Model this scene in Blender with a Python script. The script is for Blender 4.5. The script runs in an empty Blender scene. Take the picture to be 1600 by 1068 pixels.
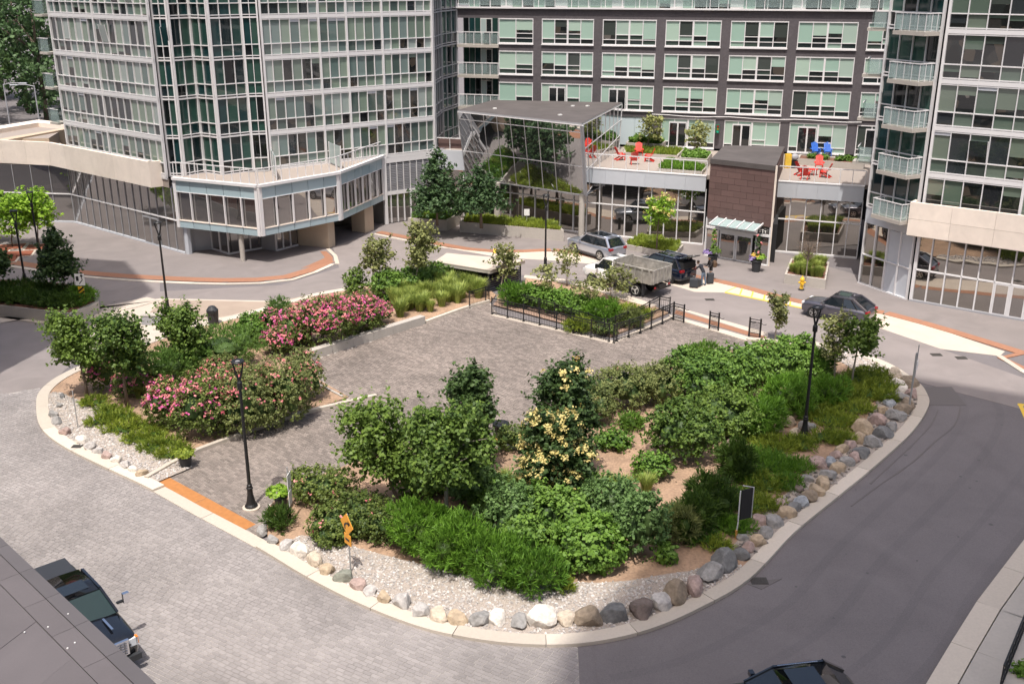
import bpy, bmesh, math, random
import numpy as np
from mathutils import Vector, Matrix

# ---------------------------------------------------------------- scene, camera, light
S = bpy.context.scene
C = S.collection
PITCH = math.radians(19.57); F = 1600.0; H = 20.2
cam_d = bpy.data.cameras.new('camera'); cam = bpy.data.objects.new('camera', cam_d); C.objects.link(cam)
cam.location = (0, 0, H); cam.rotation_euler = (math.radians(90) - PITCH, 0, 0)
cam_d.lens = 36.0; cam_d.sensor_width = 36.0; cam_d.clip_end = 3000; cam_d.clip_start = 0.1
S.camera = cam
SUN_EL = math.radians(68); SUN_DIR = Vector((-0.206 * math.cos(SUN_EL), -0.978 * math.cos(SUN_EL), math.sin(SUN_EL)))
W = bpy.data.worlds.new('World'); S.world = W; W.use_nodes = True
wn = W.node_tree.nodes; sky = wn.new('ShaderNodeTexSky'); sky.sky_type = 'NISHITA'; sky.sun_disc = False
sky.sun_elevation = SUN_EL; sky.sun_rotation = math.atan2(SUN_DIR.x, SUN_DIR.y)
sky.air_density = 1.0; sky.dust_density = 6.0; sky.ozone_density = 0.6
W.node_tree.links.new(sky.outputs[0], wn['Background'].inputs[0]); wn['Background'].inputs[1].default_value = 0.15
sun_d = bpy.data.lights.new('sun', 'SUN'); sun_d.energy = 3.6; sun_d.angle = math.radians(0.5); sun_d.color = (1.0, 0.955, 0.89)
sun = bpy.data.objects.new('sun', sun_d); C.objects.link(sun)
sun.rotation_euler = (-SUN_DIR).to_track_quat('-Z', 'Y').to_euler()
S.view_settings.view_transform = 'Standard'; S.view_settings.look = 'None'; S.view_settings.gamma = 1
S.view_settings.exposure = 0.36; S.view_settings.use_curve_mapping = False
S.render.engine = 'CYCLES'; S.cycles.max_bounces = 6

R = random.Random(7); NR = np.random.default_rng(11)

def g(u, v, z=0.0):
    """surveyed point: where the sight line through photo position (u, v) meets height z"""
    dx = (u - 800) / F; dy = (534 - v) / F
    d = (dx, math.cos(PITCH) + dy * math.sin(PITCH), -math.sin(PITCH) + dy * math.cos(PITCH))
    t = (z - H) / d[2]
    return Vector((d[0] * t, d[1] * t, z))
def zat(u, v, Y):
    dy = (534 - v) / F
    return H + Y * (-math.sin(PITCH) + dy * math.cos(PITCH)) / (math.cos(PITCH) + dy * math.sin(PITCH))
def mpp(p):
    return (p.y * math.cos(PITCH) + (H - p.z) * math.sin(PITCH)) / F

# ---------------------------------------------------------------- materials
MATS = {}
def nt(m): return m.node_tree.nodes, m.node_tree.links
def mat(name, col, rough=0.7, var=0.0, scale=4.0, bump=0.0, bscale=40.0, metal=0.0, spec=0.5, rnd=0.0, ramp=None, coat=0.0, stain=0.0, sscale=0.6, blinds=None):
    """procedural surface: base colour, fine noise, island/object variation, broad stains, bump"""
    if name in MATS: return MATS[name]
    m = bpy.data.materials.new(name); m.use_nodes = True; n, l = nt(m); b = n['Principled BSDF']
    b.inputs['Roughness'].default_value = rough; b.inputs['Metallic'].default_value = metal
    b.inputs['Specular IOR Level'].default_value = spec; b.inputs['Coat Weight'].default_value = coat
    b.inputs['Coat Roughness'].default_value = 0.04
    col4 = (*col, 1)
    cur = None
    geo = n.new('ShaderNodeNewGeometry'); tc = n.new('ShaderNodeTexCoord')
    pos = geo.outputs['Position']
    rv = None
    if rnd or ramp:
        oi = n.new('ShaderNodeObjectInfo'); a = n.new('ShaderNodeMath'); a.operation = 'MULTIPLY_ADD'
        l.new(geo.outputs['Random Per Island'], a.inputs[0]); a.inputs[1].default_value = 7.31; l.new(oi.outputs['Random'], a.inputs[2])
        fr = n.new('ShaderNodeMath'); fr.operation = 'FRACT'; l.new(a.outputs[0], fr.inputs[0]); rv = fr.outputs[0]
    if ramp:
        cr = n.new('ShaderNodeValToRGB'); cr.color_ramp.interpolation = 'CONSTANT'
        el = cr.color_ramp.elements
        while len(el) < len(ramp): el.new(0.5)
        for e, (p, c) in zip(el, ramp): e.position = p; e.color = (*c, 1)
        l.new(rv, cr.inputs[0]); cur = cr.outputs[0]
        if blinds is not None:      # roller blinds drawn to different heights, a dim room with odd things in it below them
            def mth(op, a, b_):
                q = n.new('ShaderNodeMath'); q.operation = op
                for i_, x_ in enumerate((a, b_)):
                    if isinstance(x_, (int, float)): q.inputs[i_].default_value = x_
                    else: l.new(x_, q.inputs[i_])
                return q.outputs[0]
            r2 = mth('FRACT', mth('MULTIPLY', rv, 13.71), 0.0); thr = mth('MAXIMUM', mth('MULTIPLY', mth('SUBTRACT', r2, blinds), 1.9), -0.01)
            sz = n.new('ShaderNodeSeparateXYZ'); l.new(tc.outputs['Generated'], sz.inputs[0]); up = mth('GREATER_THAN', sz.outputs[2], thr)
            vo = n.new('ShaderNodeTexVoronoi'); vo.inputs['Scale'].default_value = 1.6; vo.inputs['Randomness'].default_value = .8; l.new(pos, vo.inputs['Vector'])
            rc = n.new('ShaderNodeValToRGB'); rc.color_ramp.interpolation = 'CONSTANT'; l.new(vo.outputs['Color'], rc.inputs[0]); e2 = rc.color_ramp.elements
            while len(e2) < 5: e2.new(.5)
            for e_, (p_, c_) in zip(e2, [(0, (.012, .014, .014)), (.42, (.03, .03, .028)), (.6, (.06, .05, .04)), (.72, (.018, .022, .022)), (.9, (.12, .11, .10))]): e_.position = p_; e_.color = (*c_, 1)
            mb_ = n.new('ShaderNodeMix'); mb_.data_type = 'RGBA'; l.new(up, mb_.inputs[0]); l.new(rc.outputs[0], mb_.inputs[6]); l.new(cur, mb_.inputs[7]); cur = mb_.outputs[2]
    def mulv(cur, val_socket, lo, hi):
        mr = n.new('ShaderNodeMapRange'); mr.inputs[3].default_value = lo; mr.inputs[4].default_value = hi; l.new(val_socket, mr.inputs[0])
        mx = n.new('ShaderNodeMix'); mx.data_type = 'RGBA'; mx.blend_type = 'MULTIPLY'; mx.inputs[0].default_value = 1
        if cur is None: mx.inputs[6].default_value = col4
        else: l.new(cur, mx.inputs[6])
        l.new(mr.outputs[0], mx.inputs[7]); return mx.outputs[2]
    if rnd and not ramp: cur = mulv(cur, rv, 1 - rnd, 1 + rnd)
    if var:
        no = n.new('ShaderNodeTexNoise'); no.inputs['Scale'].default_value = scale; no.inputs['Detail'].default_value = 6; l.new(pos, no.inputs['Vector'])
        cur = mulv(cur, no.outputs[0], 1 - var * 1.6, 1 + var * 1.6)
    if stain:
        no = n.new('ShaderNodeTexNoise'); no.inputs['Scale'].default_value = sscale; no.inputs['Detail'].default_value = 4; no.inputs['Distortion'].default_value = 0.8; l.new(pos, no.inputs['Vector'])
        cur = mulv(cur, no.outputs[0], 1 - stain * 1.6, 1 + stain * 1.6)
    if cur is None: b.inputs['Base Color'].default_value = col4
    else: l.new(cur, b.inputs['Base Color'])
    if bump:
        no = n.new('ShaderNodeTexNoise'); no.inputs['Scale'].default_value = bscale; no.inputs['Detail'].default_value = 5; l.new(pos, no.inputs['Vector'])
        bp = n.new('ShaderNodeBump'); bp.inputs['Strength'].default_value = bump; bp.inputs['Distance'].default_value = 0.02
        l.new(no.outputs[0], bp.inputs['Height']); l.new(bp.outputs[0], b.inputs['Normal'])
    MATS[name] = m; return m

def leafmat(name, c1, c2, rough=0.55, trans=0.3):
    m = bpy.data.materials.new(name); m.use_nodes = True; n, l = nt(m); b = n['Principled BSDF']
    geo = n.new('ShaderNodeNewGeometry'); oi = n.new('ShaderNodeObjectInfo')
    no = n.new('ShaderNodeTexNoise'); no.inputs['Scale'].default_value = 1.3; l.new(geo.outputs['Position'], no.inputs['Vector'])
    ad = n.new('ShaderNodeMath'); ad.operation = 'ADD'; l.new(geo.outputs['Random Per Island'], ad.inputs[0]); l.new(no.outputs[0], ad.inputs[1])
    ad2 = n.new('ShaderNodeMath'); ad2.operation = 'MULTIPLY_ADD'; l.new(oi.outputs['Random'], ad2.inputs[0]); ad2.inputs[1].default_value = 0.5; l.new(ad.outputs[0], ad2.inputs[2])
    mr = n.new('ShaderNodeMapRange'); mr.inputs[1].default_value = 0.35; mr.inputs[2].default_value = 1.75; l.new(ad2.outputs[0], mr.inputs[0])
    mx = n.new('ShaderNodeMix'); mx.data_type = 'RGBA'; mx.inputs[6].default_value = (*c1, 1); mx.inputs[7].default_value = (*c2, 1)
    l.new(mr.outputs[0], mx.inputs[0]); l.new(mx.outputs[2], b.inputs['Base Color'])
    b.inputs['Roughness'].default_value = rough; b.inputs['Specular IOR Level'].default_value = 0.35
    tr = n.new('ShaderNodeBsdfTranslucent'); l.new(mx.outputs[2], tr.inputs[0])
    ms = n.new('ShaderNodeMixShader'); ms.inputs[0].default_value = trans
    l.new(b.outputs[0], ms.inputs[1]); l.new(tr.outputs[0], ms.inputs[2]); l.new(ms.outputs[0], n['Material Output'].inputs[0])
    return m

ASPH = mat('asphalt', (0.155, 0.140, 0.143), 0.9, var=0.2, scale=22, bump=0.35, bscale=90, stain=0.13, sscale=0.4)
ASPHL = mat('worn_asphalt', (0.228, 0.2, 0.192), 0.9, var=0.07, scale=50, bump=0.3, bscale=150, stain=0.16, sscale=0.5)
ASPH2 = mat('asphalt_patch', (0.135, 0.122, 0.12), 0.9, var=0.07, scale=60, bump=0.3, bscale=150)
WALK = mat('walkway_paving', (0.206, 0.182, 0.176), 0.9, var=0.08, scale=25, bump=0.2, stain=0.14, sscale=0.5)
JOINT = mat('paver_joint_sand', (0.40, 0.37, 0.34), 0.95, var=0.6, scale=0.55)
PAVER = mat('paver', (0.258, 0.236, 0.23), 0.85, rnd=0.115, var=0.06, scale=30, stain=0.26, sscale=0.22)
PAVER2 = mat('plaza_paver', (0.205, 0.172, 0.152), 0.85, rnd=0.24, var=0.06, scale=30, stain=0.3, sscale=0.25)
TANP = mat('tan_paver', (0.38, 0.30, 0.24), 0.85, rnd=0.16, stain=0.14)
KERB = mat('kerb_concrete', (0.52, 0.46, 0.39), 0.85, var=0.07, scale=12, rnd=0.14, bump=0.15)
CONC = mat('concrete', (0.42, 0.385, 0.345), 0.85, var=0.07, scale=8, bump=0.1, stain=0.08)
LAYBY = mat('layby_concrete', (0.52, 0.45, 0.38), 0.85, var=0.05, scale=6, stain=0.1, rnd=0.05)
ORANGE = mat('orange_tile', (0.31, 0.15, 0.09), 0.8, var=0.12, scale=5, rnd=0.08)
ORANGE2 = mat('orange_tile_bright', (0.39, 0.165, 0.05), 0.8, var=0.16, scale=5, rnd=0.05)
SOIL = mat('soil', (0.34, 0.225, 0.15), 0.95, var=0.3, scale=9, bump=1.0, bscale=18, stain=0.32, sscale=1.1)
MULCH = mat('mulch', (0.16, 0.075, 0.05), 0.95, var=0.3, scale=30, bump=0.8)
REDMULCH = mat('red_mulch', (0.24, 0.075, 0.04), 0.95, var=0.3, scale=20, bump=0.6)
GRAVBED = mat('gravel_bed', (0.36, 0.31, 0.27), 0.95, var=0.45, scale=22, bump=1.0, bscale=22)
COBBLE = mat('cobble_stone', (0.24, 0.215, 0.195), 0.85, rnd=0.4)
STONE = mat('gravel_stone', (0.48, 0.445, 0.42), 0.85, rnd=0.3)
YELLOW = mat('yellow_paint', (0.75, 0.5, 0.06), 0.7, var=0.12, scale=8)
BLACK = mat('black_metal', (0.012, 0.012, 0.013), 0.45)
DKPL = mat('dark_plastic', (0.03, 0.032, 0.036), 0.6)
WHITEM = mat('white_frame', (0.68, 0.665, 0.67), 0.5, var=0.03, scale=3)
GREYM = mat('grey_mullion', (0.33, 0.33, 0.35), 0.45, var=0.04, scale=3)
FASC = mat('metal_fascia', (0.5, 0.52, 0.56), 0.42, rnd=0.04, var=0.03, scale=2)
STONEW = mat('cream_stone', (0.74, 0.65, 0.57), 0.75, rnd=0.06, stain=0.1, sscale=0.8, var=0.03)
BROWN = mat('brown_stone', (0.125, 0.075, 0.068), 0.7, rnd=0.12, var=0.06, scale=10)
BRICKD = mat('dark_brick', (0.094, 0.083, 0.09), 0.85, var=0.16, scale=5, bump=0.3, bscale=30, stain=0.15)
ROOFM = mat('roof_membrane', (0.085, 0.074, 0.072), 0.8, stain=0.25, sscale=0.5, var=0.08, scale=10)
LOUV = mat('louvre_metal', (0.26, 0.26, 0.28), 0.5, rnd=0.1)
TERR = mat('terrace_paver', (0.31, 0.265, 0.235), 0.85, var=0.06, scale=8, rnd=0.06)
SPGL = mat('pale_blue_panel', (0.36, 0.46, 0.5), 0.12, rnd=0.05, spec=0.7)
FROST = mat('frosted_glass', (0.42, 0.50, 0.50), 0.25, rnd=0.05)
def see_through(name, tint, fac, rough=.03):
    m = bpy.data.materials.new(name); m.use_nodes = True; n, l = nt(m); b = n['Principled BSDF']; b.inputs['Base Color'].default_value = (*tint, 1); b.inputs['Roughness'].default_value = rough
    tr = n.new('ShaderNodeBsdfTransparent'); tr.inputs[0].default_value = (.86, .92, .9, 1); ms = n.new('ShaderNodeMixShader'); ms.inputs[0].default_value = fac
    l.new(tr.outputs[0], ms.inputs[1]); l.new(b.outputs[0], ms.inputs[2]); l.new(ms.outputs[0], n['Material Output'].inputs[0]); return m
RAILGL = see_through('rail_glass', (0.42, 0.5, 0.5), .22)
RAILFR = see_through('tinted_rail_glass', (0.45, 0.54, 0.54), .38)
BEIGE = mat('beige_wall', (0.5, 0.4, 0.3), 0.85, var=0.04)
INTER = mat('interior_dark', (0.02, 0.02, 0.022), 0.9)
RUBBER = mat('rubber', (0.018, 0.018, 0.018), 0.85)
ALLOY = mat('alloy', (0.5, 0.5, 0.5), 0.3, metal=0.9)
CHROME = mat('chrome', (0.75, 0.75, 0.78), 0.12, metal=1.0)
CARGL = mat('car_glass', (0.012, 0.016, 0.02), 0.03, spec=1.0)
TAIL = mat('tail_light', (0.3, 0.012, 0.018), 0.2)
HEADL = mat('head_light', (0.7, 0.72, 0.75), 0.1)
RED = mat('red_plastic', (0.62, 0.03, 0.02), 0.5)
BLUE = mat('blue_plastic', (0.02, 0.12, 0.5), 0.5)
BARK = mat('bark', (0.16, 0.12, 0.09), 0.9, var=0.25, scale=15, bump=0.6)
BARKL = mat('pale_bark', (0.30, 0.26, 0.21), 0.9, var=0.2, scale=15, bump=0.4)
WHITE = mat('white_paint', (0.78, 0.77, 0.75), 0.5)
PANEG = mat('glass_green_blind', (0.3, 0.4, 0.32), 0.02, spec=1.0, coat=.6, blinds=.7, ramp=[(0, (0.155, 0.205, 0.17)), (0.15, (0.19, 0.25, 0.20)), (0.30, (0.07, 0.10, 0.09)), (0.40, (0.22, 0.28, 0.23)), (0.55, (0.12, 0.17, 0.16)), (0.70, (0.03, 0.038, 0.042)), (0.78, (0.17, 0.225, 0.215)), (0.92, (0.30, 0.35, 0.33))])
PANER = mat('glass_tower_right', (0.3, 0.4, 0.32), 0.02, spec=1.0, coat=.6, blinds=.45, ramp=[(0, (0.09, 0.125, 0.10)), (0.22, (0.14, 0.175, 0.14)), (0.42, (0.05, 0.062, 0.055)), (0.50, (0.11, 0.145, 0.12)), (0.62, (0.03, 0.036, 0.04)), (0.83, (0.10, 0.14, 0.11)), (0.93, (0.02, 0.022, 0.025))])
PANED = mat('glass_dark_teal', (0.02, 0.05, 0.05), 0.025, spec=0.75, ramp=[(0, (0.012, 0.04, 0.042)), (0.25, (0.02, 0.052, 0.045)), (0.45, (0.007, 0.009, 0.01)), (0.6, (0.028, 0.07, 0.055)), (0.78, (0.012, 0.022, 0.025)), (0.9, (0.035, 0.075, 0.06))])
PANEB = mat('glass_mint_blind', (0.3, 0.4, 0.32), 0.03, spec=0.6, blinds=.72, ramp=[(0, (0.34, 0.47, 0.40)), (0.3, (0.38, 0.50, 0.42)), (0.55, (0.31, 0.45, 0.38)), (0.78, (0.05, 0.06, 0.055)), (0.88, (0.36, 0.46, 0.4))])
PANEV = mat('glass_vent', (0.02, 0.03, 0.03), 0.03, spec=0.6, ramp=[(0, (0.02, 0.024, 0.024)), (0.45, (0.05, 0.07, 0.06)), (0.7, (0.26, 0.36, 0.3)), (0.85, (0.02, 0.03, 0.03))])
PANEX = mat('glass_night', (0.015, 0.018, 0.02), 0.025, spec=0.8, rnd=0.3)
def mirror_glass(name, tint, base, fac):
    m = bpy.data.materials.new(name); m.use_nodes = True; n, l = nt(m); b = n['Principled BSDF']
    b.inputs['Base Color'].default_value = (*base, 1); b.inputs['Roughness'].default_value = 0.1
    gl = n.new('ShaderNodeBsdfGlossy'); gl.inputs[0].default_value = (*tint, 1); gl.inputs['Roughness'].default_value = 0.012
    geo = n.new('ShaderNodeNewGeometry'); no = n.new('ShaderNodeTexNoise'); no.inputs['Scale'].default_value = 0.7; no.inputs['Detail'].default_value = 1
    l.new(geo.outputs['Position'], no.inputs['Vector'])
    bp = n.new('ShaderNodeBump'); bp.inputs['Strength'].default_value = 0.08; bp.inputs['Distance'].default_value = 0.06; l.new(no.outputs[0], bp.inputs['Height']); l.new(bp.outputs[0], gl.inputs['Normal'])
    fr = n.new('ShaderNodeFresnel'); fr.inputs[0].default_value = 1.5
    mr = n.new('ShaderNodeMapRange'); mr.inputs[3].default_value = fac; mr.inputs[4].default_value = 1.0; l.new(fr.outputs[0], mr.inputs[0])
    ms = n.new('ShaderNodeMixShader'); l.new(mr.outputs[0], ms.inputs[0]); l.new(b.outputs[0], ms.inputs[1]); l.new(gl.outputs[0], ms.inputs[2]); l.new(ms.outputs[0], n['Material Output'].inputs[0])
    MATS[name] = m; return m
MIRR = mirror_glass('lobby_glass', (0.75, 0.72, 0.68), (0.02, 0.019, 0.017), 0.42)
MIRL = mirror_glass('podium_glass', (0.85, 0.83, 0.82), (0.085, 0.078, 0.075), 0.26)
MIRW = mirror_glass('canopy_mirror_glass', (0.86, 0.88, 0.9), (0.05, 0.055, 0.055), 0.62)

L_TREE = leafmat('leaves_maple', (0.032, 0.079, 0.018), (0.179, 0.270, 0.047))
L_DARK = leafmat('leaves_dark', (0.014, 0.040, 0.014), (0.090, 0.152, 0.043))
L_LIME = leafmat('leaves_lime', (0.100, 0.229, 0.018), (0.431, 0.642, 0.078), trans=0.4)
L_JUN = leafmat('needles_juniper', (0.035, 0.10, 0.012), (0.17, 0.33, 0.035))
L_JUND = leafmat('needles_dark_juniper', (0.011, 0.036, 0.009), (0.080, 0.144, 0.019))
L_JUNY = leafmat('needles_yellow_juniper', (0.057, 0.114, 0.011), (0.305, 0.372, 0.047))
L_YEW = leafmat('needles_yew', (0.043, 0.108, 0.025), (0.179, 0.304, 0.062))
L_SHR = leafmat('leaves_dogwood', (0.036, 0.100, 0.020), (0.215, 0.355, 0.062))
L_SHRB = leafmat('leaves_bright_shrub', (0.04, 0.11, 0.015), (0.19, 0.33, 0.05))
L_VAR = leafmat('leaves_grey_green', (0.035, 0.09, 0.022), (0.17, 0.28, 0.085))
L_ROSE = leafmat('leaves_rose', (0.036, 0.072, 0.020), (0.197, 0.254, 0.055))
L_OLIVE = leafmat('leaves_olive', (0.05, 0.09, 0.02), (0.24, 0.27, 0.09))
L_THIN = leafmat('leaves_thin', (0.072, 0.100, 0.029), (0.359, 0.372, 0.140))
L_GRASS = leafmat('grass_blades', (0.086, 0.143, 0.029), (0.431, 0.507, 0.125), trans=0.4)
L_SPRUCE = leafmat('needles_spruce', (0.023, 0.057, 0.025), (0.108, 0.186, 0.070))
L_GROUND = leafmat('sedum', (0.072, 0.172, 0.014), (0.359, 0.507, 0.062))
P_PINK = leafmat('petals_pink', (0.58, 0.09, 0.15), (0.82, 0.34, 0.33), trans=0.2)
P_HOT = leafmat('petals_magenta', (0.5, 0.03, 0.18), (0.75, 0.16, 0.42), trans=0.2)
P_CREAM = leafmat('petals_cream', (0.5, 0.4, 0.11), (0.76, 0.65, 0.28), trans=0.2)
P_GOLD = leafmat('petals_gold', (0.6, 0.35, 0.05), (0.8, 0.6, 0.15), trans=0.2)
P_PURP = leafmat('petals_violet', (0.2, 0.12, 0.4), (0.45, 0.35, 0.6), trans=0.2)

# ---------------------------------------------------------------- mesh helpers
class MB:
    def __init__(s): s.v = []; s.f = []; s.mi = []; s.m = []
    def _m(s, m):
        if m not in s.m: s.m.append(m)
        return s.m.index(m)
    def add(s, vs, fs, m):
        o = len(s.v); s.v += [tuple(p) for p in vs]; k = s._m(m)
        for f in fs: s.f.append([o + i for i in f]); s.mi.append(k)
        return s
    def box(s, c, d, m, rz=0.0, M=None):
        x, y, z = d[0] / 2, d[1] / 2, d[2] / 2; ca, sa = math.cos(rz), math.sin(rz); vs = []
        for sx, sy, sz in ((-1,-1,-1),(1,-1,-1),(1,1,-1),(-1,1,-1),(-1,-1,1),(1,-1,1),(1,1,1),(-1,1,1)):
            a, b = sx * x, sy * y; p = Vector((c[0] + a * ca - b * sa, c[1] + a * sa + b * ca, c[2] + sz * z))
            vs.append(M @ p if M else p)
        return s.add(vs, [(0,3,2,1),(4,5,6,7),(0,1,5,4),(1,2,6,5),(2,3,7,6),(3,0,4,7)], m)
    def beam(s, a, b, w, h, m, up=(0, 0, 1)):
        a = Vector(a); b = Vector(b); d = (b - a)
        if d.length < 1e-6: return s
        d = d.normalized(); u = Vector(up)
        if abs(d.dot(u)) > 0.98: u = Vector((0, 1, 0)) if abs(d.y) < 0.9 else Vector((1, 0, 0))
        r = d.cross(u).normalized(); u = r.cross(d).normalized(); vs = []
        for p in (a, b):
            for i, j in ((-1,-1),(1,-1),(1,1),(-1,1)): vs.append(p + r * (i * w / 2) + u * (j * h / 2))
        return s.add(vs, [(3,2,1,0),(4,5,6,7),(0,1,5,4),(1,2,6,5),(2,3,7,6),(3,0,4,7)], m)
    def prism(s, poly, z0, z1, m, mtop=None, bottom=True):
        n = len(poly); vs = [(p[0], p[1], z0) for p in poly] + [(p[0], p[1], z1) for p in poly]
        a = sum(poly[i][0] * poly[(i+1) % n][1] - poly[(i+1) % n][0] * poly[i][1] for i in range(n))
        order = list(range(n)) if a > 0 else list(range(n))[::-1]
        o = len(s.v); s.v += vs; k = s._m(m); kt = s._m(mtop or m)
        for i in range(n):
            p, q = order[i], order[(i + 1) % n]; s.f.append([o + p, o + q, o + q + n, o + p + n]); s.mi.append(k)
        s.f.append([o + i + n for i in order]); s.mi.append(kt)
        if bottom: s.f.append([o + i for i in order[::-1]]); s.mi.append(k)
        return s
    def tube(s, pts, rad, m, n=8, cap=True):
        pts = [Vector(p) for p in pts]; rad = rad if isinstance(rad, (list, tuple)) else [rad] * len(pts); vs = []; fs = []
        for i, p in enumerate(pts):
            d = (pts[min(i + 1, len(pts) - 1)] - pts[max(i - 1, 0)]).normalized()
            u = Vector((0, 0, 1)) if abs(d.z) < 0.9 else Vector((1, 0, 0)); a = d.cross(u).normalized(); b = d.cross(a)
            for k in range(n): t = 2 * math.pi * k / n; vs.append(p + a * math.cos(t) * rad[i] + b * math.sin(t) * rad[i])
        for i in range(len(pts) - 1):
            for k in range(n): q = (k + 1) % n; fs.append((i*n+k, (i+1)*n+k, (i+1)*n+q, i*n+q))
        if cap: fs += [tuple(range(n)), tuple(range((len(pts)-1)*n, len(pts)*n))[::-1]]
        return s.add(vs, fs, m)
    def lathe(s, prof, m, n=16, c=(0, 0, 0)):
        vs = []; fs = []
        for r, z in prof:
            for k in range(n): t = 2 * math.pi * k / n; vs.append((c[0] + r * math.cos(t), c[1] + r * math.sin(t), c[2] + z))
        for i in range(len(prof) - 1):
            for k in range(n): q = (k + 1) % n; fs.append((i*n+k, i*n+q, (i+1)*n+q, (i+1)*n+k))
        fs += [tuple(range(n))[::-1], tuple(range((len(prof)-1)*n, len(prof)*n))]
        return s.add(vs, fs, m)
    def poly(s, pts, m): return s.add(pts, [tuple(range(len(pts)))], m)
    def mesh(s, name, off=None):
        me = bpy.data.meshes.new(name)
        vs = s.v if off is None else [(p[0]-off[0], p[1]-off[1], p[2]-off[2]) for p in s.v]
        me.from_pydata(vs, [], s.f)
        for m in s.m: me.materials.append(m)
        me.polygons.foreach_set('material_index', s.mi); me.update(); return me
    def build(s, name, parent=None, smooth=False, world=True):
        off = parent_off(parent) if (parent and world) else None
        me = s.mesh(name, off)
        if smooth: me.shade_smooth()
        return link(name, me, parent)
def parent_off(p):
    o = Vector((0, 0, 0))
    while p: o += p.location; p = p.parent
    return o
def link(name, me, parent=None, loc=None, rz=None):
    o = bpy.data.objects.new(name, me); C.objects.link(o); o.parent = parent
    if loc is not None: o.location = loc
    if rz is not None: o.rotation_euler = (0, 0, rz)
    return o
def tag(o, label, cat, group=None):
    o['label'] = label; o['category'] = cat
    if group: o['group'] = group
    return o
def thing(name, label, cat, loc=(0, 0, 0), rz=0.0, group=None):
    o = bpy.data.objects.new(name, None); C.objects.link(o); o.location = loc; o.rotation_euler = (0, 0, rz); o.empty_display_size = 0.3
    return tag(o, label, cat, group)
def struct(o): o['kind'] = 'structure'; return o
def stuff(o): o['kind'] = 'stuff'; return o
def dup(root, loc, rz=0.0, label=None, group=None, scale=None):
    r = root.copy(); C.objects.link(r); r.location = loc; r.rotation_euler = (0, 0, rz)
    if scale: r.scale = scale
    if label: r['label'] = label
    if group: r['group'] = group
    for ch in list(root.children):
        c = ch.copy(); C.objects.link(c); c.parent = r
        for gch in ch.children:
            d = gch.copy(); C.objects.link(d); d.parent = c
    return r
ORD = ['first','second','third','fourth','fifth','sixth','seventh','eighth','ninth','tenth','eleventh','twelfth','thirteenth','fourteenth','fifteenth','sixteenth','seventeenth','eighteenth','nineteenth','twentieth']
def ordn(i):
    if i < 20: return ORD[i]
    n = i + 1; return '%d%s' % (n, {1: 'st', 2: 'nd', 3: 'rd'}.get(n % 10 if n % 100 not in (11, 12, 13) else 0, 'th'))
def inpoly(x, y, P):
    c = False; n = len(P)
    for i in range(n):
        x1, y1 = P[i][0], P[i][1]; x2, y2 = P[(i+1) % n][0], P[(i+1) % n][1]
        if (y1 > y) != (y2 > y) and x < (x2 - x1) * (y - y1) / (y2 - y1) + x1: c = not c
    return c
def spline(pts, k=6):
    """Catmull-Rom through 2-D points"""
    out = []; P = [Vector((p[0], p[1], 0)) for p in pts]
    for i in range(len(P) - 1):
        p0 = P[max(i-1, 0)]; p1 = P[i]; p2 = P[i+1]; p3 = P[min(i+2, len(P)-1)]
        for j in range(k):
            t = j / k; out.append(0.5 * ((2*p1) + (p2-p0)*t + (2*p0-5*p1+4*p2-p3)*t*t + (3*p1-p0-3*p2+p3)*t*t*t))
    out.append(P[-1]); return out
def ribbon(path, w0, w1):
    """left/right offsets of a path; returns two point lists"""
    A = []; B = []
    for i, p in enumerate(path):
        d = (path[min(i+1, len(path)-1)] - path[max(i-1, 0)]); d.z = 0; d.normalize(); nrm = Vector((-d.y, d.x, 0))
        A.append(p + nrm * w0); B.append(p + nrm * w1)
    return A, B
def resample(path, step):
    out = [path[0].copy()]; acc = 0
    for a, b in zip(path[:-1], path[1:]):
        L = (b - a).length; t = step - acc
        while t <= L: out.append(a + (b - a) * (t / L)); t += step
        acc = (acc + L) % step if L else acc
    return out
# ---------------------------------------------------------------- ground
struct(MB().prism([(-500, -120), (500, -120), (500, 900), (-500, 900)], -0.4, -0.012, ASPH).build('ground'))
def sheet(name, pts, m, z0, z1, px=True):
    P = [g(*p) for p in pts] if px else pts
    return struct(MB().prism(P, z0, z1, m).build(name))
struct(MB().prism([g(*p) for p in [(250,455),(440,445),(530,418),(520,385),(590,362),(700,388),(780,402),(885,408),(955,416),(1085,456),(1130,457),(1255,482),(1340,500),(1470,545),(1600,590),(1750,660),(1700,690),(1600,640),(1440,598),(1330,552),(1250,534),(1055,480),(820,430),(690,426),(520,455),(400,480),(250,480)]], -0.01, 0.002, ASPHL).build('north_road'))
struct(MB().prism([g(*p) for p in [(-300,410),(-100,402),(250,440),(250,470),(150,500),(120,560),(60,618),(0,625),(-300,625)]], -0.011, 0.0, ASPHL).build('west_road'))
# outer kerb line of the planted island (photo survey, road side), anticlockwise from the west tip
K_S = [(57,640),(60,662),(73,681),(104,703),(160,731),(228,763),(300,803),(400,857),(480,905),(565,948),(650,981),(720,998),(800,1009),(880,1011),(950,1003),(1020,985),(1090,955),(1170,908),(1241,835),(1310,778),(1368,730),(1425,677),(1450,638),(1448,618),(1432,598),(1388,570),(1330,549),(1270,536)]
K_N = [(57,640),(60,618),(80,598),(112,580),(160,560),(215,540),(290,515),(350,500),(400,487),(487,462),(535,453),(600,440),(690,428)]
kS = spline([g(*p) for p in K_S], 6); kN = spline([g(*p) for p in K_N], 6)
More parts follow.
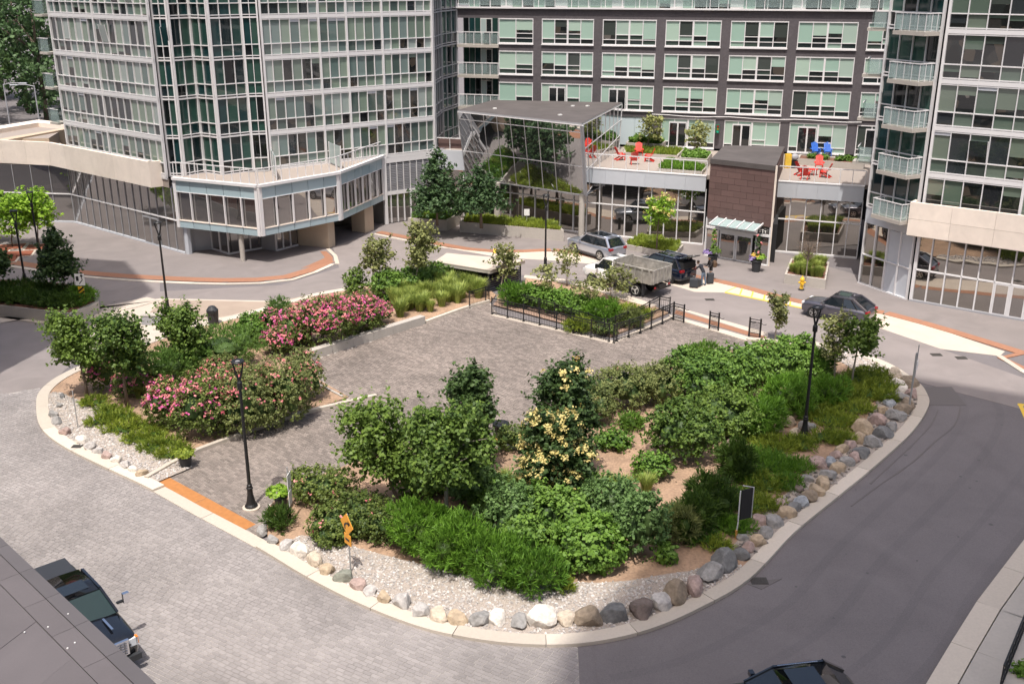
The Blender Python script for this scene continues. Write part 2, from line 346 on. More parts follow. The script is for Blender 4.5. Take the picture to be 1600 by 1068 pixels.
# the concrete kerb is cast in bays, each its own piece
kerb = struct(MB().prism([g(233,753), g(233,755), g(235,755)], 0.0, 0.01, KERB).build('island_kerb'))
def kerb_bays(path, side, w=0.56, hh=0.13, step=3.0, parent=kerb):
    bay = []; acc = 0
    def flush():
        if len(bay) < 2: return
        A, B = ribbon(bay, 0, side * w); h = .05 if (abs(bay[0].x + 12.8) < 2.6 and side > 0) else hh
        m = MB(); n = len(A); vs = []
        for a, b in zip(A, B): vs += [(a.x, a.y, 0), (a.x, a.y, h), (b.x, b.y, h), (b.x, b.y, 0)]
        fs = []
        for i in range(n - 1):
            o = i * 4
            for k in range(3): fs.append((o + k, o + k + 1, o + k + 5, o + k + 4))
        fs += [(0, 1, 2, 3), ((n-1)*4, (n-1)*4+3, (n-1)*4+2, (n-1)*4+1)]
        if side > 0: fs = [f[::-1] for f in fs]
        m.add(vs, fs, KERB); m.build('kerb_stone', parent)
    for a, b in zip(path[:-1], path[1:]):
        if not bay: bay.append(a.copy())
        L = (b - a).length; acc += L
        if acc >= step:
            bay.append(b - (b - a).normalized() * 0.03); flush(); bay = [b.copy()]; acc = 0
        else: bay.append(b.copy())
    flush()
kerb_bays(kS, 1); kerb_bays(kN, -1)

# island beds: soil raised a little inside the kerb
inS = ribbon(kS, 0.56, 0.56)[0]; inN = ribbon(kN, -0.56, -0.56)[0]
def near(path, uv):
    p = g(*uv); return min(range(len(path)), key=lambda i: (path[i] - p).length)
iW = near(kS, (240, 765)); iE = near(kS, (402, 856))
inner_w = [g(*p) for p in [(275,722),(330,697),(400,672),(470,648),(545,622),(500,596),(488,560),(560,538),(665,503),(733,481),(766,473)]]
bedW = inS[:iW] + inner_w + [g(775,462), g(745,440), g(690,440)] + inN[::-1][2:]
SOILH = 0.09
west_soil = struct(MB().prism(bedW, 0.0, SOILH, SOIL).build('west_bed_soil'))
inner_e = [g(*p) for p in [(1240,533),(1190,540),(1130,552),(1060,575),(990,598),(930,632),(860,672),(800,704),(760,700),(720,690),(640,700),(560,722),(490,748),(440,772),(415,800)]]
bedE = inS[iE:] + inner_e
east_soil = struct(MB().prism(bedE, 0.0, SOILH, SOIL).build('east_bed_soil'))
bedNpx = [(778,478),(955,527),(1044,490),(1018,478),(985,470),(930,452),(880,440),(822,436),(815,456),(776,462)]
north_soil = struct(MB().prism([g(*p) for p in bedNpx], 0.0, SOILH, SOIL).build('north_bed_soil'))
mulch = struct(MB().prism([g(*p) for p in [(770,478),(955,527),(990,512),(900,480),(830,465),(782,466)]], SOILH, SOILH + 0.01, mat('pebble_mulch', (0.30, 0.2, 0.15), 0.95, var=0.5, scale=14, bump=1.0, bscale=20)).build('mulch_strip'))
# kerb and paving on the north-east side
ne = sheet('crossing_walk', [(1052,481),(1200,524),(1236,534),(1180,546),(1045,500)], WALK, 0, 0.006)
oj = struct(MB().prism([g(1052,478), g(1056,482), g(1200,527), g(1200,520)], 0, 0.014, LAYBY).build('north_kerb_strip'))
sheet('orange_tile_strip_north', [(1056,484),(1054,490),(1192,531),(1200,527)], ORANGE, 0, 0.018)
sheet('plaza_edge_kerb', [(1045,493),(1048,498),(1166,534),(1172,529)], LAYBY, 0, 0.10)
sheet('bed_corner_kerb', [(1166,532),(1172,529),(1250,536),(1240,541)], LAYBY, 0, 0.11)
sheet('north_bed_kerb', [(820,432),(818,436),(880,444),(930,456),(985,474),(1018,482),(1026,479),(985,465),(930,448),(880,438)], LAYBY, 0, 0.12)
# plaza and entry strip (unit pavers built one by one on a sand bed)
plaza_px = [(225,750),(275,722),(330,697),(400,672),(470,648),(545,622),(505,598),(490,562),(560,540),(665,505),(733,482),(766,474),(776,490),(958,536),(1048,497),(1166,533),(1130,552),(1060,575),(990,598),(930,632),(860,672),(800,704),(760,700),(720,690),(640,700),(560,722),(490,748),(440,772),(415,800),(408,836),(395,840),(300,787)]
plazaP = [g(*p) for p in plaza_px]
plaza = struct(MB().prism(plazaP, 0, 0.022, JOINT).build('plaza'))
# road paving south and west of the island
road_poly = [g(0,617), g(68,607)]
road_poly = [Vector((-60, 49.5, 0)), g(0,617), g(62,606)] + [p for p in ribbon(kS, 0.3, 0.3)[0]][:near(kS, (905,1010))] + [g(905,1013), Vector((2.0, 20, 0)), Vector((-60, 20, 0))]
road = struct(MB().prism(road_poly, -0.01, 0.004, JOINT).build('road_paving'))
def pave(parent, P, ang, pw, pl, z, m, indiv, name='paver', near_pt=None, gap=0.019, clipy=None):
    xs = [p[0] for p in P]; ys = [p[1] for p in P]; ca, sa = math.cos(ang), math.sin(ang); cx, cy = (min(xs)+max(xs))/2, (min(ys)+max(ys))/2
    rad = math.hypot(max(xs)-min(xs), max(ys)-min(ys)) / 2; cells = []
    nr = int(rad / pw) + 1; nc = int(rad / pl) + 1
    for r in range(-nr, nr):
        o = R.random() * pl
        for c in range(-nc, nc):
            a = c * pl + o; b = r * pw
            pts = [(cx + (a+da)*ca - (b+db)*sa, cy + (a+da)*sa + (b+db)*ca) for da, db in ((-pl/2,-pw/2),(pl/2,-pw/2),(pl/2,pw/2),(-pl/2,pw/2))]
            if clipy and not (clipy[0] < pts[0][1] < clipy[1]): continue
            if abs(pts[0][0]) > 0.66 * pts[0][1] + 3: continue
            if inpoly(cx + a*ca - b*sa, cy + a*sa + b*ca, P): cells.append((cx + a*ca - b*sa, cy + a*sa + b*ca))
    cells.sort(key=lambda c: (c[0] - near_pt[0])**2 + (c[1] - near_pt[1])**2 if near_pt else 0)
    w, d = pw - gap, pl - gap
    base = MB().box((0, 0, 0), (d, w, 0.014), m); base.f.pop(0); base.mi.pop(0)
    if indiv:
        me = base.mesh(name)
        for x, y in cells[:indiv]: link(name, me, parent, (x, y, z + 0.004 + R.random() * 0.003), ang)
    m2 = MB()
    for x, y in cells[indiv:]:
        zz = z + R.random() * 0.003
        vs = [(x + a*ca - b*sa, y + a*sa + b*ca, zz + c) for c in (0, 0.011) for a, b in ((-d/2,-w/2),(d/2,-w/2),(d/2,w/2),(-d/2,w/2))]
        m2.add(vs, [(4,5,6,7),(0,1,5,4),(1,2,6,5),(2,3,7,6),(3,0,4,7)], m)
    stuff(m2.build(name + '_field', parent))
d1 = g(287, 850) - g(187, 812)
pave(road, [(p.x, p.y) for p in road_poly], math.atan2(d1.y, d1.x), 0.155, 0.31, 0.004, PAVER, 300, near_pt=(-8, 27.5))
d2 = g(545, 622) - g(400, 672)
pave(plaza, [(p.x, p.y) for p in plazaP], math.atan2(d2.y, d2.x) + math.radians(90), 0.155, 0.31, 0.022, PAVER2, 300, near_pt=(-11, 41))
struct(MB().prism([g(903,1011), g(925,1009), Vector((2.6, 20, 0)), Vector((1.85, 20, 0))], 0, .0235, ASPH).build('asphalt_edge'))
TRK = mat('tyre_worn_asphalt', (0.138, 0.125, 0.128), 0.8, var=0.2, scale=22, stain=.13, sscale=.4)
trk = MB()
i_a = near(kS, (905,1010)) + 2; i_b = near(kS, (1440,610))
for off, wd in ((1.5, .35), (3.1, .35), (4.9, .3), (6.4, .35)):
    A_, B_ = ribbon(kS[i_a:i_b], -off, -off - wd)
    for q_ in range(len(A_) - 1): trk.add([(p.x, p.y, -.0085) for p in (A_[q_], B_[q_], B_[q_+1], A_[q_+1])], [(0,1,2,3)], TRK)
stuff(trk.build('tyre_wear'))
spt = MB(); OIL = mat('oil_spot', (.075,.07,.072), .6)
for _ in range(70):
    x_ = R.uniform(3, 26); y_ = R.uniform(26, 48)
    if inpoly(x_, y_, [(p.x, p.y) for p in kS]) or inpoly(x_, y_, [(p.x, p.y) for p in road_poly]): continue
    r_ = R.uniform(.02, .09); spt.lathe([(r_, 0), (r_*.9, .002)], OIL, 9, (x_, y_, -.0095))
stuff(spt.build('oil_spots'))
# orange tactile strip at the entry and its pale kerb
for i, (a, b) in enumerate(((0, .5), (.5, 1))):
    P0, P1, Q0, Q1 = g(229,750), g(383,829), g(254,741), g(400,820)
    f = lambda A, B, t: A + (B - A) * t
    MB().prism([f(P0, P1, a + .002), f(P0, P1, b - .002), f(Q0, Q1, b - .002), f(Q0, Q1, a + .002)], 0.02, 0.042, ORANGE2).build('orange_tile', plaza)
# low kerbs along the entry strip
def wall_run(name, path, w, h, m, label, cat, piece='coping_stone', step=1.5, side=1, z0=0.0):
    t = thing(name, label, cat, tuple(path[0]))
    pts = resample(path, step); pts.append(path[-1]); 
    for a, b in zip(pts[:-1], pts[1:]):
        if (b - a).length < 0.05: continue
        d = (b - a).normalized(); n = Vector((-d.y, d.x, 0)) * w * side
        b2 = b - d * 0.01
        MB().prism([a, b2, b2 + n, a + n], z0, h, m).build(piece, t)
    return t
wall_run('kerb_edging', [g(232,751), g(275,726), g(300,712), g(400,674), g(470,650), g(590,624-2)], 0.22, 0.2, KERB, 'low pale concrete kerb along the sandy edge of the west rose bed', 'kerb', 'kerb_stone')
wall_run('retaining_wall', [g(487,563), g(560,540), g(665,507)], 0.45, 0.55, CONC, 'low grey concrete seat wall in front of the big pink rose bed', 'wall', side=1)
wall_run('kerb_edging', [g(667,506), g(733,482), g(766,473)], 0.2, 0.2, KERB, 'narrow concrete kerb in front of the ornamental grasses', 'kerb', 'kerb_stone')
wall_run('kerb_edging', [g(537,622), g(500,603)], 0.12, 0.16, CONC, 'short thin kerb at the sandy tip of the west rose bed', 'kerb', 'kerb_stone')
# gravel strips
def gravel_zone(outer, w_fn, soilz, name, n_per_m2, rs=(0.03, 0.075), sm=None):
    A, B = [], []
    for i, p in enumerate(outer):
        d = (outer[min(i+1, len(outer)-1)] - outer[max(i-1, 0)]); d.normalize(); nrm = Vector((-d.y, d.x, 0)); w = w_fn(i / (len(outer) - 1))
        A.append(p); B.append(p + nrm * w)
    poly = A + B[::-1]; bed = struct(MB().prism(poly, soilz, soilz + 0.012, GRAVBED).build(name + '_bed'))
    v0 = np.array([(-1,0,-.1),(0,-1,-.1),(1,0,-.1),(0,1,-.1),(-.5,-.4,.6),(.5,-.5,.6),(.5,.5,.6),(-.5,.5,.6)], float); f0 = [(4,5,6,7),(0,1,5,4),(1,2,6,5),(2,3,7,6),(3,0,4,7)]
    allv = []; cnt = 0
    for i in range(len(A) - 1):
        a, b, c, d_ = A[i], A[i+1], B[i+1], B[i]; area = ((b-a).length + (c-d_).length) / 2 * ((d_-a).length + (c-b).length) / 2
        for _ in range(int(area * n_per_m2)):
            s, t = R.random(), R.random(); p = (a*(1-s)+b*s)*(1-t) + (d_*(1-s)+c*s)*t
            r = R.uniform(*rs); th = R.random() * 6.28; ca, sa = math.cos(th) * r, math.sin(th) * r; e = R.uniform(.6, 1)
            q = v0.copy() + NR.normal(0, .12, (8, 3)); xx = q[:,0]*ca - q[:,1]*sa*e; yy = q[:,0]*sa + q[:,1]*ca*e; zz = q[:,2] * r * .8
            allv.append(np.stack([xx + p.x, yy + p.y, zz + soilz + 0.015 + R.random()*0.015], 1)); cnt += 1
    m = MB(); m._m(sm or STONE); V = np.concatenate(allv); m.v = [tuple(x) for x in V.tolist()]
    for k in range(cnt):
        for f in f0: m.f.append([k*8 + j for j in f]); m.mi.append(0)
    stuff(m.build(name, None))
    return poly
segW = inS[near(kS, (66,665)):iW]
gravW = gravel_zone([p.copy() for p in inN[:7][::-1]] + inS[:iW], lambda t: 0.5 + 2.1 * min(1, t * 3.2) * (1 - max(0, t - .9) * 4), SOILH, 'white_gravel', 75)
i2 = near(kS, (1185, 884)); 
gravE = gravel_zone(inS[iE + 1:i2], lambda t: 1.1 + 2.2 * math.sin(math.pi * min(1, t * 1.05)) ** 0.7 , SOILH, 'river_gravel', 75)
i3 = near(kS, (1436,596)); 
gravN = gravel_zone(inS[i3 - 3:], lambda t: 2.6 - 1.6 * t, SOILH, 'pale_gravel', 30, (0.04, .1))

gravel_zone(inS[i2:i3 - 3], lambda t: .9 + 1.2 * t, SOILH, 'cobble_infill', 16, (.06, .15), COBBLE)
# ---------------------------------------------------------------- outer pavements
BAND = 0.03
west_walk = sheet('west_walk', [(-260,395),(-100,405),(0,413),(100,427),(200,436),(350,441),(440,438),(522,414),(527,411),(515,396),(510,388),(480,380),(300,378),(100,340),(-50,330),(-300,330)], WALK, -0.01, BAND)
def strip(name, line, wpx, m, z, parent=None, width=None, piece=None, step=2.4, side=1):
    path = spline([g(*p) for p in line], 6); pts = resample(path, step); pts.append(path[-1])
    top = struct(MB().prism([pts[0], pts[0] + Vector((.02, 0, 0)), pts[0] + Vector((0, .02, 0))], 0, z - .004, m).build(name))
    for k_, (a, b) in enumerate(zip(pts[:-1], pts[1:])):
        if (b - a).length < .1: continue
        d = (b - a).normalized(); n = Vector((-d.y, d.x, 0)) * width * side; b2 = b - d * .01
        MB().prism([a, b2, b2 + n, a + n], 0, z + (k_ % 2) * .0025, m).build(piece, top)
wl = [(-120,402),(0,415),(100,430),(200,439),(350,445),(440,441),(485,430),(524,413)]
strip('west_kerb', wl, 0, KERB, BAND + .01, width=.35, piece='kerb_stone', side=1)
wl2 = [(u, v - 4) for u, v in wl]
strip('orange_tile_strip_west', wl2, 0, ORANGE, BAND + .006, width=.95, piece='orange_tile', side=1)
strip('driveway_kerb', [(524,413),(524,405),(514,393),(509,389)], 0, LAYBY, BAND + .012, width=.3, piece='kerb_stone', side=-1)
sheet('orange_tile_corner', [(470,420),(520,409),(520,402),(510,393),(500,393),(508,403),(500,407)], ORANGE, 0.0, BAND + .008)
north_walk = sheet('north_walk', [(586,362),(640,372),(745,391),(850,392),(885,393),(1093,434),(1150,447),(1250,472),(1360,484),(1460,510),(1600,552),(1750,600),(1900,560),(1700,490),(1420,455),(1340,430),(1200,390),(1100,370),(900,360),(700,330),(600,345)], WALK, -0.01, BAND)
sheet('layby_concrete', [(690,386),(745,392),(850,393),(885,394),(1093,435),(1150,448),(1250,474),(1360,486),(1460,512),(1570,549),(1562,556),(1470,545),(1370,511),(1340,500),(1255,482),(1130,457),(1085,456),(950,415),(880,408),(780,402)], LAYBY, -0.01, 0.012)
strip('orange_tile_strip_north_walk', [(587,364),(640,374),(745,393),(850,394),(885,395),(1093,436),(1150,448),(1250,475),(1360,487),(1460,513),(1590,553)], 0, ORANGE, BAND + .006, width=.75, piece='orange_tile', side=1)
sheet('orange_tile_return', [(1598,549),(1558,559),(1600,580),(1640,600),(1640,592),(1600,573),(1572,560),(1612,551)], ORANGE, 0.0, BAND + .008)
strip('east_kerb', [(1556,556),(1600,584),(1690,628)], 0, KERB, BAND + .012, width=.35, piece='kerb_stone', side=1)
strip('north_road_kerb', [(587,365),(640,376),(700,387)], 0, KERB, 0.03, width=.25, piece='kerb_stone', side=-1)
# pale tan unit paving west of the island
tan = sheet('tan_paving', [(160,480),(250,466),(430,470),(487,461),(400,484),(350,497),(290,512),(215,536),(160,556),(125,560),(140,520)], LAYBY, -0.01, 0.006)
sheet('tan_paving_field', [(255,468),(430,472),(480,461),(400,483),(350,495),(300,500),(230,492)], TANP, 0.0, 0.012)
# painted lines in the loading bay
yl = struct(MB().prism([g(1133,456), g(1132,457.5), g(1255,482.5), g(1256,481)], 0.012, 0.018, YELLOW).build('bay_marking'))
for a, b in (((1133,456),(1160,443)),((1155,460),(1161,444)),((1173,464),(1178,447)),((1192,468),(1196,452)),((1212,472),(1216,456)),((1233,477),(1235,461)),((1252,481),(1256,464))):
    A, B = g(*a), g(*b); MB().prism([A, A + Vector((.11, 0, 0)), B + Vector((.11, 0, 0)), B], 0.012, 0.018, YELLOW).build('painted_bar', yl)
MB().prism([g(771,389), g(775,389), g(775,396), g(771,396)], 0.03, 0.04, YELLOW).build('painted_bar', yl)
ym = struct(MB().prism([g(1590,630), g(1596,630), g(1640,720), g(1630,720)], 0, 0.006, YELLOW).build('road_marking'))
MB().prism([g(1590,630), g(1590,633), g(1640,636), g(1640,633)], 0, 0.007, YELLOW).build('painted_bar', ym)
# asphalt repairs, drains
for pts in ([(1400,604),(1487,604),(1510,633),(1420,633)], [(1200,905),(1222,903),(1190,920),(1168,912)]):
    sheet('asphalt_patch', pts, ASPH2, -.012, .003)
crk = MB()
for line in ([(1498,628),(1500,640),(1490,665),(1460,690),(1425,722),(1370,760),(1330,790)], [(1466,640),(1455,662),(1430,690),(1400,718),(1360,755)]):
    pts = spline([g(*p) for p in line], 5)
    for a, b in zip(pts[:-1], pts[1:]): crk.beam(a + Vector((0, 0, -.004)), b + Vector((0, 0, -.004)), .05 + R.random() * .05, .012, ASPH2)
stuff(crk.build('tar_seams'))
GRATE = mat('iron_grate', (0.05, 0.045, 0.04), 0.7)
for i, (u, v, lab) in enumerate([(1463,554,'square iron drain grate in the asphalt beside the east boulders'), (1502,559,'small iron drain grate near the pale layby at the right'), (1109,468,'small square drain cover in the road behind the truck'), (1186,907,'iron drain grate by the kerb below the dark boulders'), (121,701,'grey drain cover set in the west kerb')]):
    p = g(u, v); t = thing('drain_grate', lab, 'drain', p); w = .55 if i < 4 else .4
    z0 = .135 if i == 4 else .008
    for k in range(5): MB().box((p.x - w/2 + w * (k + .5) / 5, p.y, z0 + .004), (w / 5 - .03, w * .7, .02), GRATE).build('bar', t)
    MB().box((p.x, p.y, z0 - .006), (w + .06, w * .7 + .06, .02), GRATE).build('frame', t)
# pavement at the lower right with its kerb
kr = [g(1445,1075), g(1517,955), g(1600,846), g(1680,740)]
rk = struct(MB().prism([kr[0], kr[0] + Vector((.02, 0, 0)), kr[0] + Vector((0, .02, 0))], 0, .05, KERB).build('right_kerb'))
path = [kr[0] + (kr[0] - kr[1]) * 1.2] + kr; pts = resample(path, 2.9); pts.append(path[-1])
for a, b in zip(pts[:-1], pts[1:]):
    d = (b - a).normalized(); n = Vector((d.y, -d.x, 0)) * .75; b2 = b - d * .02
    MB().prism([a, b2, b2 + n, a + n], 0, .14, KERB).build('kerb_stone', rk)
    n2 = Vector((d.y, -d.x, 0)) * .79; n3 = Vector((d.y, -d.x, 0)) * 3.6
    MB().prism([a + n2, b2 + n2, b2 + n3, a + n3], 0, .135, CONC).build('paving_slab', rk)
# ---------------------------------------------------------------- buildings
PM = {}; BUDGET = {}; REST = {}
def pane(parent, A, d, n, s0, s1, z0, z1, m, off=-0.05, name='pane', tilt=0.004):
    """one sheet of glass set in the wall that starts at A and runs along d (outward normal n)"""
    w, h = round(s1 - s0, 2), round(z1 - z0, 2); key = (w, h, m.name)
    c = A + d * ((s0 + s1) / 2) + n * off; c = Vector((c.x, c.y, (z0 + z1) / 2))
    root = parent
    while root.parent: root = root.parent
    bk = (root.name, name); BUDGET[bk] = BUDGET.get(bk, 0) + 1
    if BUDGET[bk] > 300:
        mb = REST.setdefault(bk, (root, MB()))[1]; mb.box(c, (w, .03, h), m, math.atan2(d.y, d.x)); return
    if key not in PM: PM[key] = MB().box((0, 0, 0), (w, .03, h), m).mesh('pane')
    o = link(name, PM[key], parent, c - parent_off(parent)); o.rotation_euler = (R.gauss(0, tilt), 0, math.atan2(d.y, d.x) + R.gauss(0, tilt)); return o
def flush_rest():
    for (rn, nm), (root, mb) in REST.items(): stuff(mb.build(nm + '_upper_rows', root))
    REST.clear()
def wall_axes(A, B):
    A = Vector((A[0], A[1], 0)); B = Vector((B[0], B[1], 0)); d = (B - A); L = d.length; d.normalize(); n = Vector((d.y, -d.x, 0))
    return A, d, n, L
def hb(parent, A, d, s0, s1, z0, z1, off, thick, m, n, name, mb=None):
    """horizontal member of a wall"""
    mid = A + d * ((s0 + s1) / 2) + n * off; t = mb or MB()
    t.box((mid.x, mid.y, (z0 + z1) / 2), (s1 - s0, thick, z1 - z0), m, math.atan2(d.y, d.x))
    return None if mb else t.build(name, parent)
def curtain(T, A, B, levels, nb, pm, fm=WHITEM, heavy=(), low=.98, sp=.24, darkgap=False, off=0.0, balc_doors=()):
    A, d, n, L = wall_axes(A, B); A = A + n * off; bw = L / nb
    z0, z1 = levels[0], levels[-1]
    for i in range(nb + 1):
        w = (.16 if not darkgap else .12) if (i in heavy or i in (0, nb)) else .052
        p = A + d * min(max(i * bw, w / 2), L - w / 2) + n * (.01 if w < .1 else .03)
        MB().box((p.x, p.y, (z0 + z1) / 2), (w, .12 if w < .1 else .18, z1 - z0), fm, math.atan2(d.y, d.x)).build('mullion', T)
    for k in range(len(levels) - 1):
        a, b = levels[k], levels[k+1]
        if darkgap:
            hb(T, A, d, 0, L, a - .06, a + .05, .03, .12, fm, n, 'spandrel'); hb(T, A, d, 0, L, a + .16, a + .22, .03, .10, fm, n, 'transom')
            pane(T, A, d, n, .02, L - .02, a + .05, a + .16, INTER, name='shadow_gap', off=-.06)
            lo = a + .22
        else:
            hb(T, A, d, 0, L, a - .14, a + .12, .03, .12, fm, n, 'spandrel'); hb(T, A, d, 0, L, a + .15, a + .22, .03, .10, fm, n, 'transom'); lo = a + .22
            hb(T, A, d, 0, L, a - .22, a - .17, .03, .10, fm, n, 'transom')
        hb(T, A, d, 0, L, a + low, a + low + .07, .015, .09, fm, n, 'transom')
        for i in range(nb):
            s0 = i * bw + .03; s1 = (i + 1) * bw - .03
            pane(T, A, d, n, s0, s1, lo, a + low, pm); pane(T, A, d, n, s0, s1, a + low + .07, b - (.14 if not darkgap else .06), pm)
            if not darkgap and R.random() < .13:   # bay with a solid head panel
                hb(T, A, d, s0, s1, b - .42, b - .15, .005, .05, FASC, n, 'head_panel')
            if R.random() < .035:                   # awning pushed open
                c = A + d * ((s0 + s1) / 2) + n * .16; M = Matrix.Translation((c.x, c.y, a + low + .75)) @ Matrix.Rotation(math.atan2(d.y, d.x), 4, 'Z') @ Matrix.Rotation(.17, 4, 'X')
                q = MB(); q.box((0, 0, 0), (s1 - s0, .03, 1.3), pm, M=M); 
                for sx in (-1, 1): q.box((sx * (s1 - s0) / 2, 0, 0), (.05, .05, 1.34), fm, M=M)
                q.build('open_window', T)
LV = [5.85, 8.72, 11.6, 14.42, 17.4, 20.3, 23.2]
tw = thing('glass_tower', 'left glass apartment tower with white grid and zigzag dark front', 'apartment building', (-24, 84, 0))
LF0, LF1 = (-37.7, 87.5), (-26.35, 78.05)
curtain(tw, LF0, LF1, LV, 15, PANEG, heavy=(7,))
Q = [(-26.33, 78.5), (-25.15, 78.4), (-24.0, 79.9), (-22.35, 78.8), (-20.35, 80.6), (-19.14, 80.9)]
for i in range(5):
    curtain(tw, Q[i], Q[i+1], LV, [2, 2, 2, 3, 2][i], PANED, darkgap=True)
RF0, RF1 = (-19.1, 81.0), (-6.75, 90.35)
curtain(tw, RF0, RF1, LV, 19, PANEG, heavy=(6, 9, 13))
# body behind the glass: floor slabs and a dark core wall
core = MB(); outline = [LF0, LF1, *Q, RF0, RF1, (-8, 105), (-36, 105)]
def inset(P, k, c): return [(p[0] + (c[0]-p[0])*k, p[1] + (c[1]-p[1])*k) for p in P]
cin = inset(outline, .03, (-22, 92))
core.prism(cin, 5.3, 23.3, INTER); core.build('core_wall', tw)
MB().prism(outline, 23.3, 23.6, FASC).build('roof', tw)
# recess between tower and dark building
curtain(tw, (-6.7, 90.4), (-6.35, 95.0), LV, 3, PANED, fm=GREYM, darkgap=True)
curtain(tw, (-6.35, 95.0), (-5.15, 99.25), LV, 3, PANED, fm=GREYM, darkgap=True)
# podium glazing below the cream band
A, d, n, L = wall_axes((-47.0, 93.2), (-37.3, 87.05)); segs = [((-62.0, 91.0), (-38.2, 87.9)), ((-38.2, 87.9), (-25.3, 77.15))]
for (a, b), nb in zip(segs, (14, 15)):
    A, d, n, L = wall_axes(a, b); bw = L / nb
    for i in range(nb + 1):
        p = A + d * (i * bw + (.03 if i == 0 else 0)); MB().box((p.x, p.y, 2.5), (.05, .05, 5.0), GREYM, math.atan2(d.y, d.x)).build('mullion', tw)
    hb(tw, A, d, 0, L, .0, .16, .02, .14, FASC, n, 'sill'); hb(tw, A, d, 0, L, 2.5, 2.58, .02, .1, WHITEM, n, 'transom')
    for i in range(nb):
        pane(tw, A, d, n, i*bw+.03, (i+1)*bw-.03, .16, 2.5, MIRL, name='shop_pane', tilt=.002); pane(tw, A, d, n, i*bw+.03, (i+1)*bw-.03, 2.58, 5.0, MIRL, name='shop_pane', tilt=.002)
    if nb == 15:
        for i in (10, 11): hb(tw, A, d, i*bw+.05, (i+1)*bw-.05, .1, 2.3, .03, .05, GREYM, n, 'door'); pane(tw, A, d, n, i*bw+.14, (i+1)*bw-.14, .25, 2.2, MIRL, name='door_glass', off=.07)
bandP = [(-62, 90.9), (-44.1, 89.0), (-39.5, 87.75), (-27.65, 77.97), (-26.6, 78.75)]
for i in range(4):
    A, d, n, L = wall_axes(bandP[i], bandP[i+1]); k = max(1, round(L / 2.6))
    for j in range(k):
        hb(tw, A, d, L*j/k + .006, L*(j+1)/k - .006, 5.03, 7.0, -.15, .3, STONEW, n, 'cladding_panel')
MB().prism([(-39.4,87.9),(-27.6,78.2),(-26.4,79.0),(-26.3,78.0),(-37.7,87.5),(-44,100),(-62,100),(-62,91.2),(-44.1,89.2)], 5.0, 5.6, TERR).build('terrace_floor', tw)
# projecting corner volume with a terrace on top
L0, V0, W0, E0 = (-25.6, 77.0), (-18.5, 73.9), (-13.5, 79.3), (-11.0, 87.1)
MB().prism([L0, V0, W0, E0, RF0, (-19.2, 80.35), (-26.3, 79.3)], 5.6, 5.84, TERR).build('terrace_floor', tw)
MB().prism([L0, V0, W0, E0, RF0, (-19.2, 80.35), (-26.0, 79.0)], 2.2, 2.35, CONC).build('soffit', tw)
for a, b, nb in ((L0, V0, 5), (V0, W0, 5), (W0, E0, 6)):
    A, d, n, L = wall_axes(a, b); bw = L / nb
    hb(tw, A, d, 0, L, 5.84, 6.04, .05, .34, WHITEM, n, 'coping')
    for i in range(nb):
        hb(tw, A, d, i*bw+.02, (i+1)*bw-.02, 4.98, 5.84, 0, .1, SPGL, n, 'blue_panel'); hb(tw, A, d, i*bw+.02, (i+1)*bw-.02, 2.2, 2.72, 0, .1, SPGL, n, 'blue_panel')
        pane(tw, A, d, n, i*bw+.05, (i+1)*bw-.05, 2.78, 4.95, MIRL, name='bay_pane', off=-.12)
    hb(tw, A, d, 0, L, 2.72, 2.78, .02, .14, STONEW, n, 'sill'); hb(tw, A, d, 0, L, 4.93, 4.98, .02, .14, WHITEM, n, 'transom')
    for i in range(nb + 1):
        w = .26 if i in (0, nb) else .09
        p = A + d * min(max(i * bw, w/2), L - w/2) + n * .04; MB().box((p.x, p.y, 3.85 if w < .1 else 4.0), (w, .16, 2.2 if w < .1 else 3.6), WHITEM, math.atan2(d.y, d.x)).build('mullion', tw)
    # terrace railing
    for i in range(nb * 2 + 1):
        p = A + d * (i * bw / 2) - n * .12; MB().box((p.x, p.y, 6.6), (.05, .05, 1.12), WHITEM, math.atan2(d.y, d.x)).build('rail_post', tw)
    hb(tw, A, d, 0, L, 7.1, 7.17, -.12, .07, WHITEM, n, 'handrail')
    for i in range(nb): hb(tw, A, d, i*bw*1+.1, (i+.45)*bw, 6.12, 7.0, -.12, .015, RAILGL, n, 'rail_glass') if i % 2 == 9 else None
# privacy screens on the terrace
for a, b in (((-18.9, 80.6), (-17.7, 76.7)), ((-14.9, 83.9), (-13.6, 81.6))):
    A, d, n, L = wall_axes(a, b)
    for i in range(2): hb(tw, A, d, i*L/2+.04, (i+1)*L/2-.04, 5.95, 7.6, 0, .04, FROST, n, 'screen_panel')
    for i in range(3): p = A + d * (i * L / 2); MB().box((p.x, p.y, 6.75), (.07, .07, 1.8), WHITEM).build('screen_post', tw)
# undercroft walls, column, pier
def undercroft(a, b, h, m, name, glass=0, t=.2):
    A, d, n, L = wall_axes(a, b)
    if not glass: hb(tw, A, d, 0, L, 0, h, -t/2, t, m, n, name); return
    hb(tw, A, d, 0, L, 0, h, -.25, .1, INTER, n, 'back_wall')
    for i in range(glass):
        pane(tw, A, d, n, i*L/glass+.03, (i+1)*L/glass-.03, .15, h-.1, MIRL, name='shop_pane')
        p = A + d * (i * L / glass); MB().box((p.x, p.y, h/2), (.08, .1, h), WHITEM, math.atan2(d.y, d.x)).build('mullion', tw)
    hb(tw, A, d, 0, L, .0, .15, 0, .1, WHITEM, n, 'sill')
gp = lambda u, v: tuple(g(u, v))[:2]
undercroft((-25.3, 77.15), gp(296, 398), 5.0, FASC, 'pier', t=.3)
undercroft(gp(296,398), gp(305,392), 2.2, FASC, 'wall_panel')
undercroft(gp(305,392), gp(332,390), 2.2, GREYM, 'wall_panel'); undercroft(gp(332,390), gp(358,398), 2.2, GREYM, 'wall', 2); undercroft(gp(358,398), gp(409,389), 2.2, None, 'wall', 3)
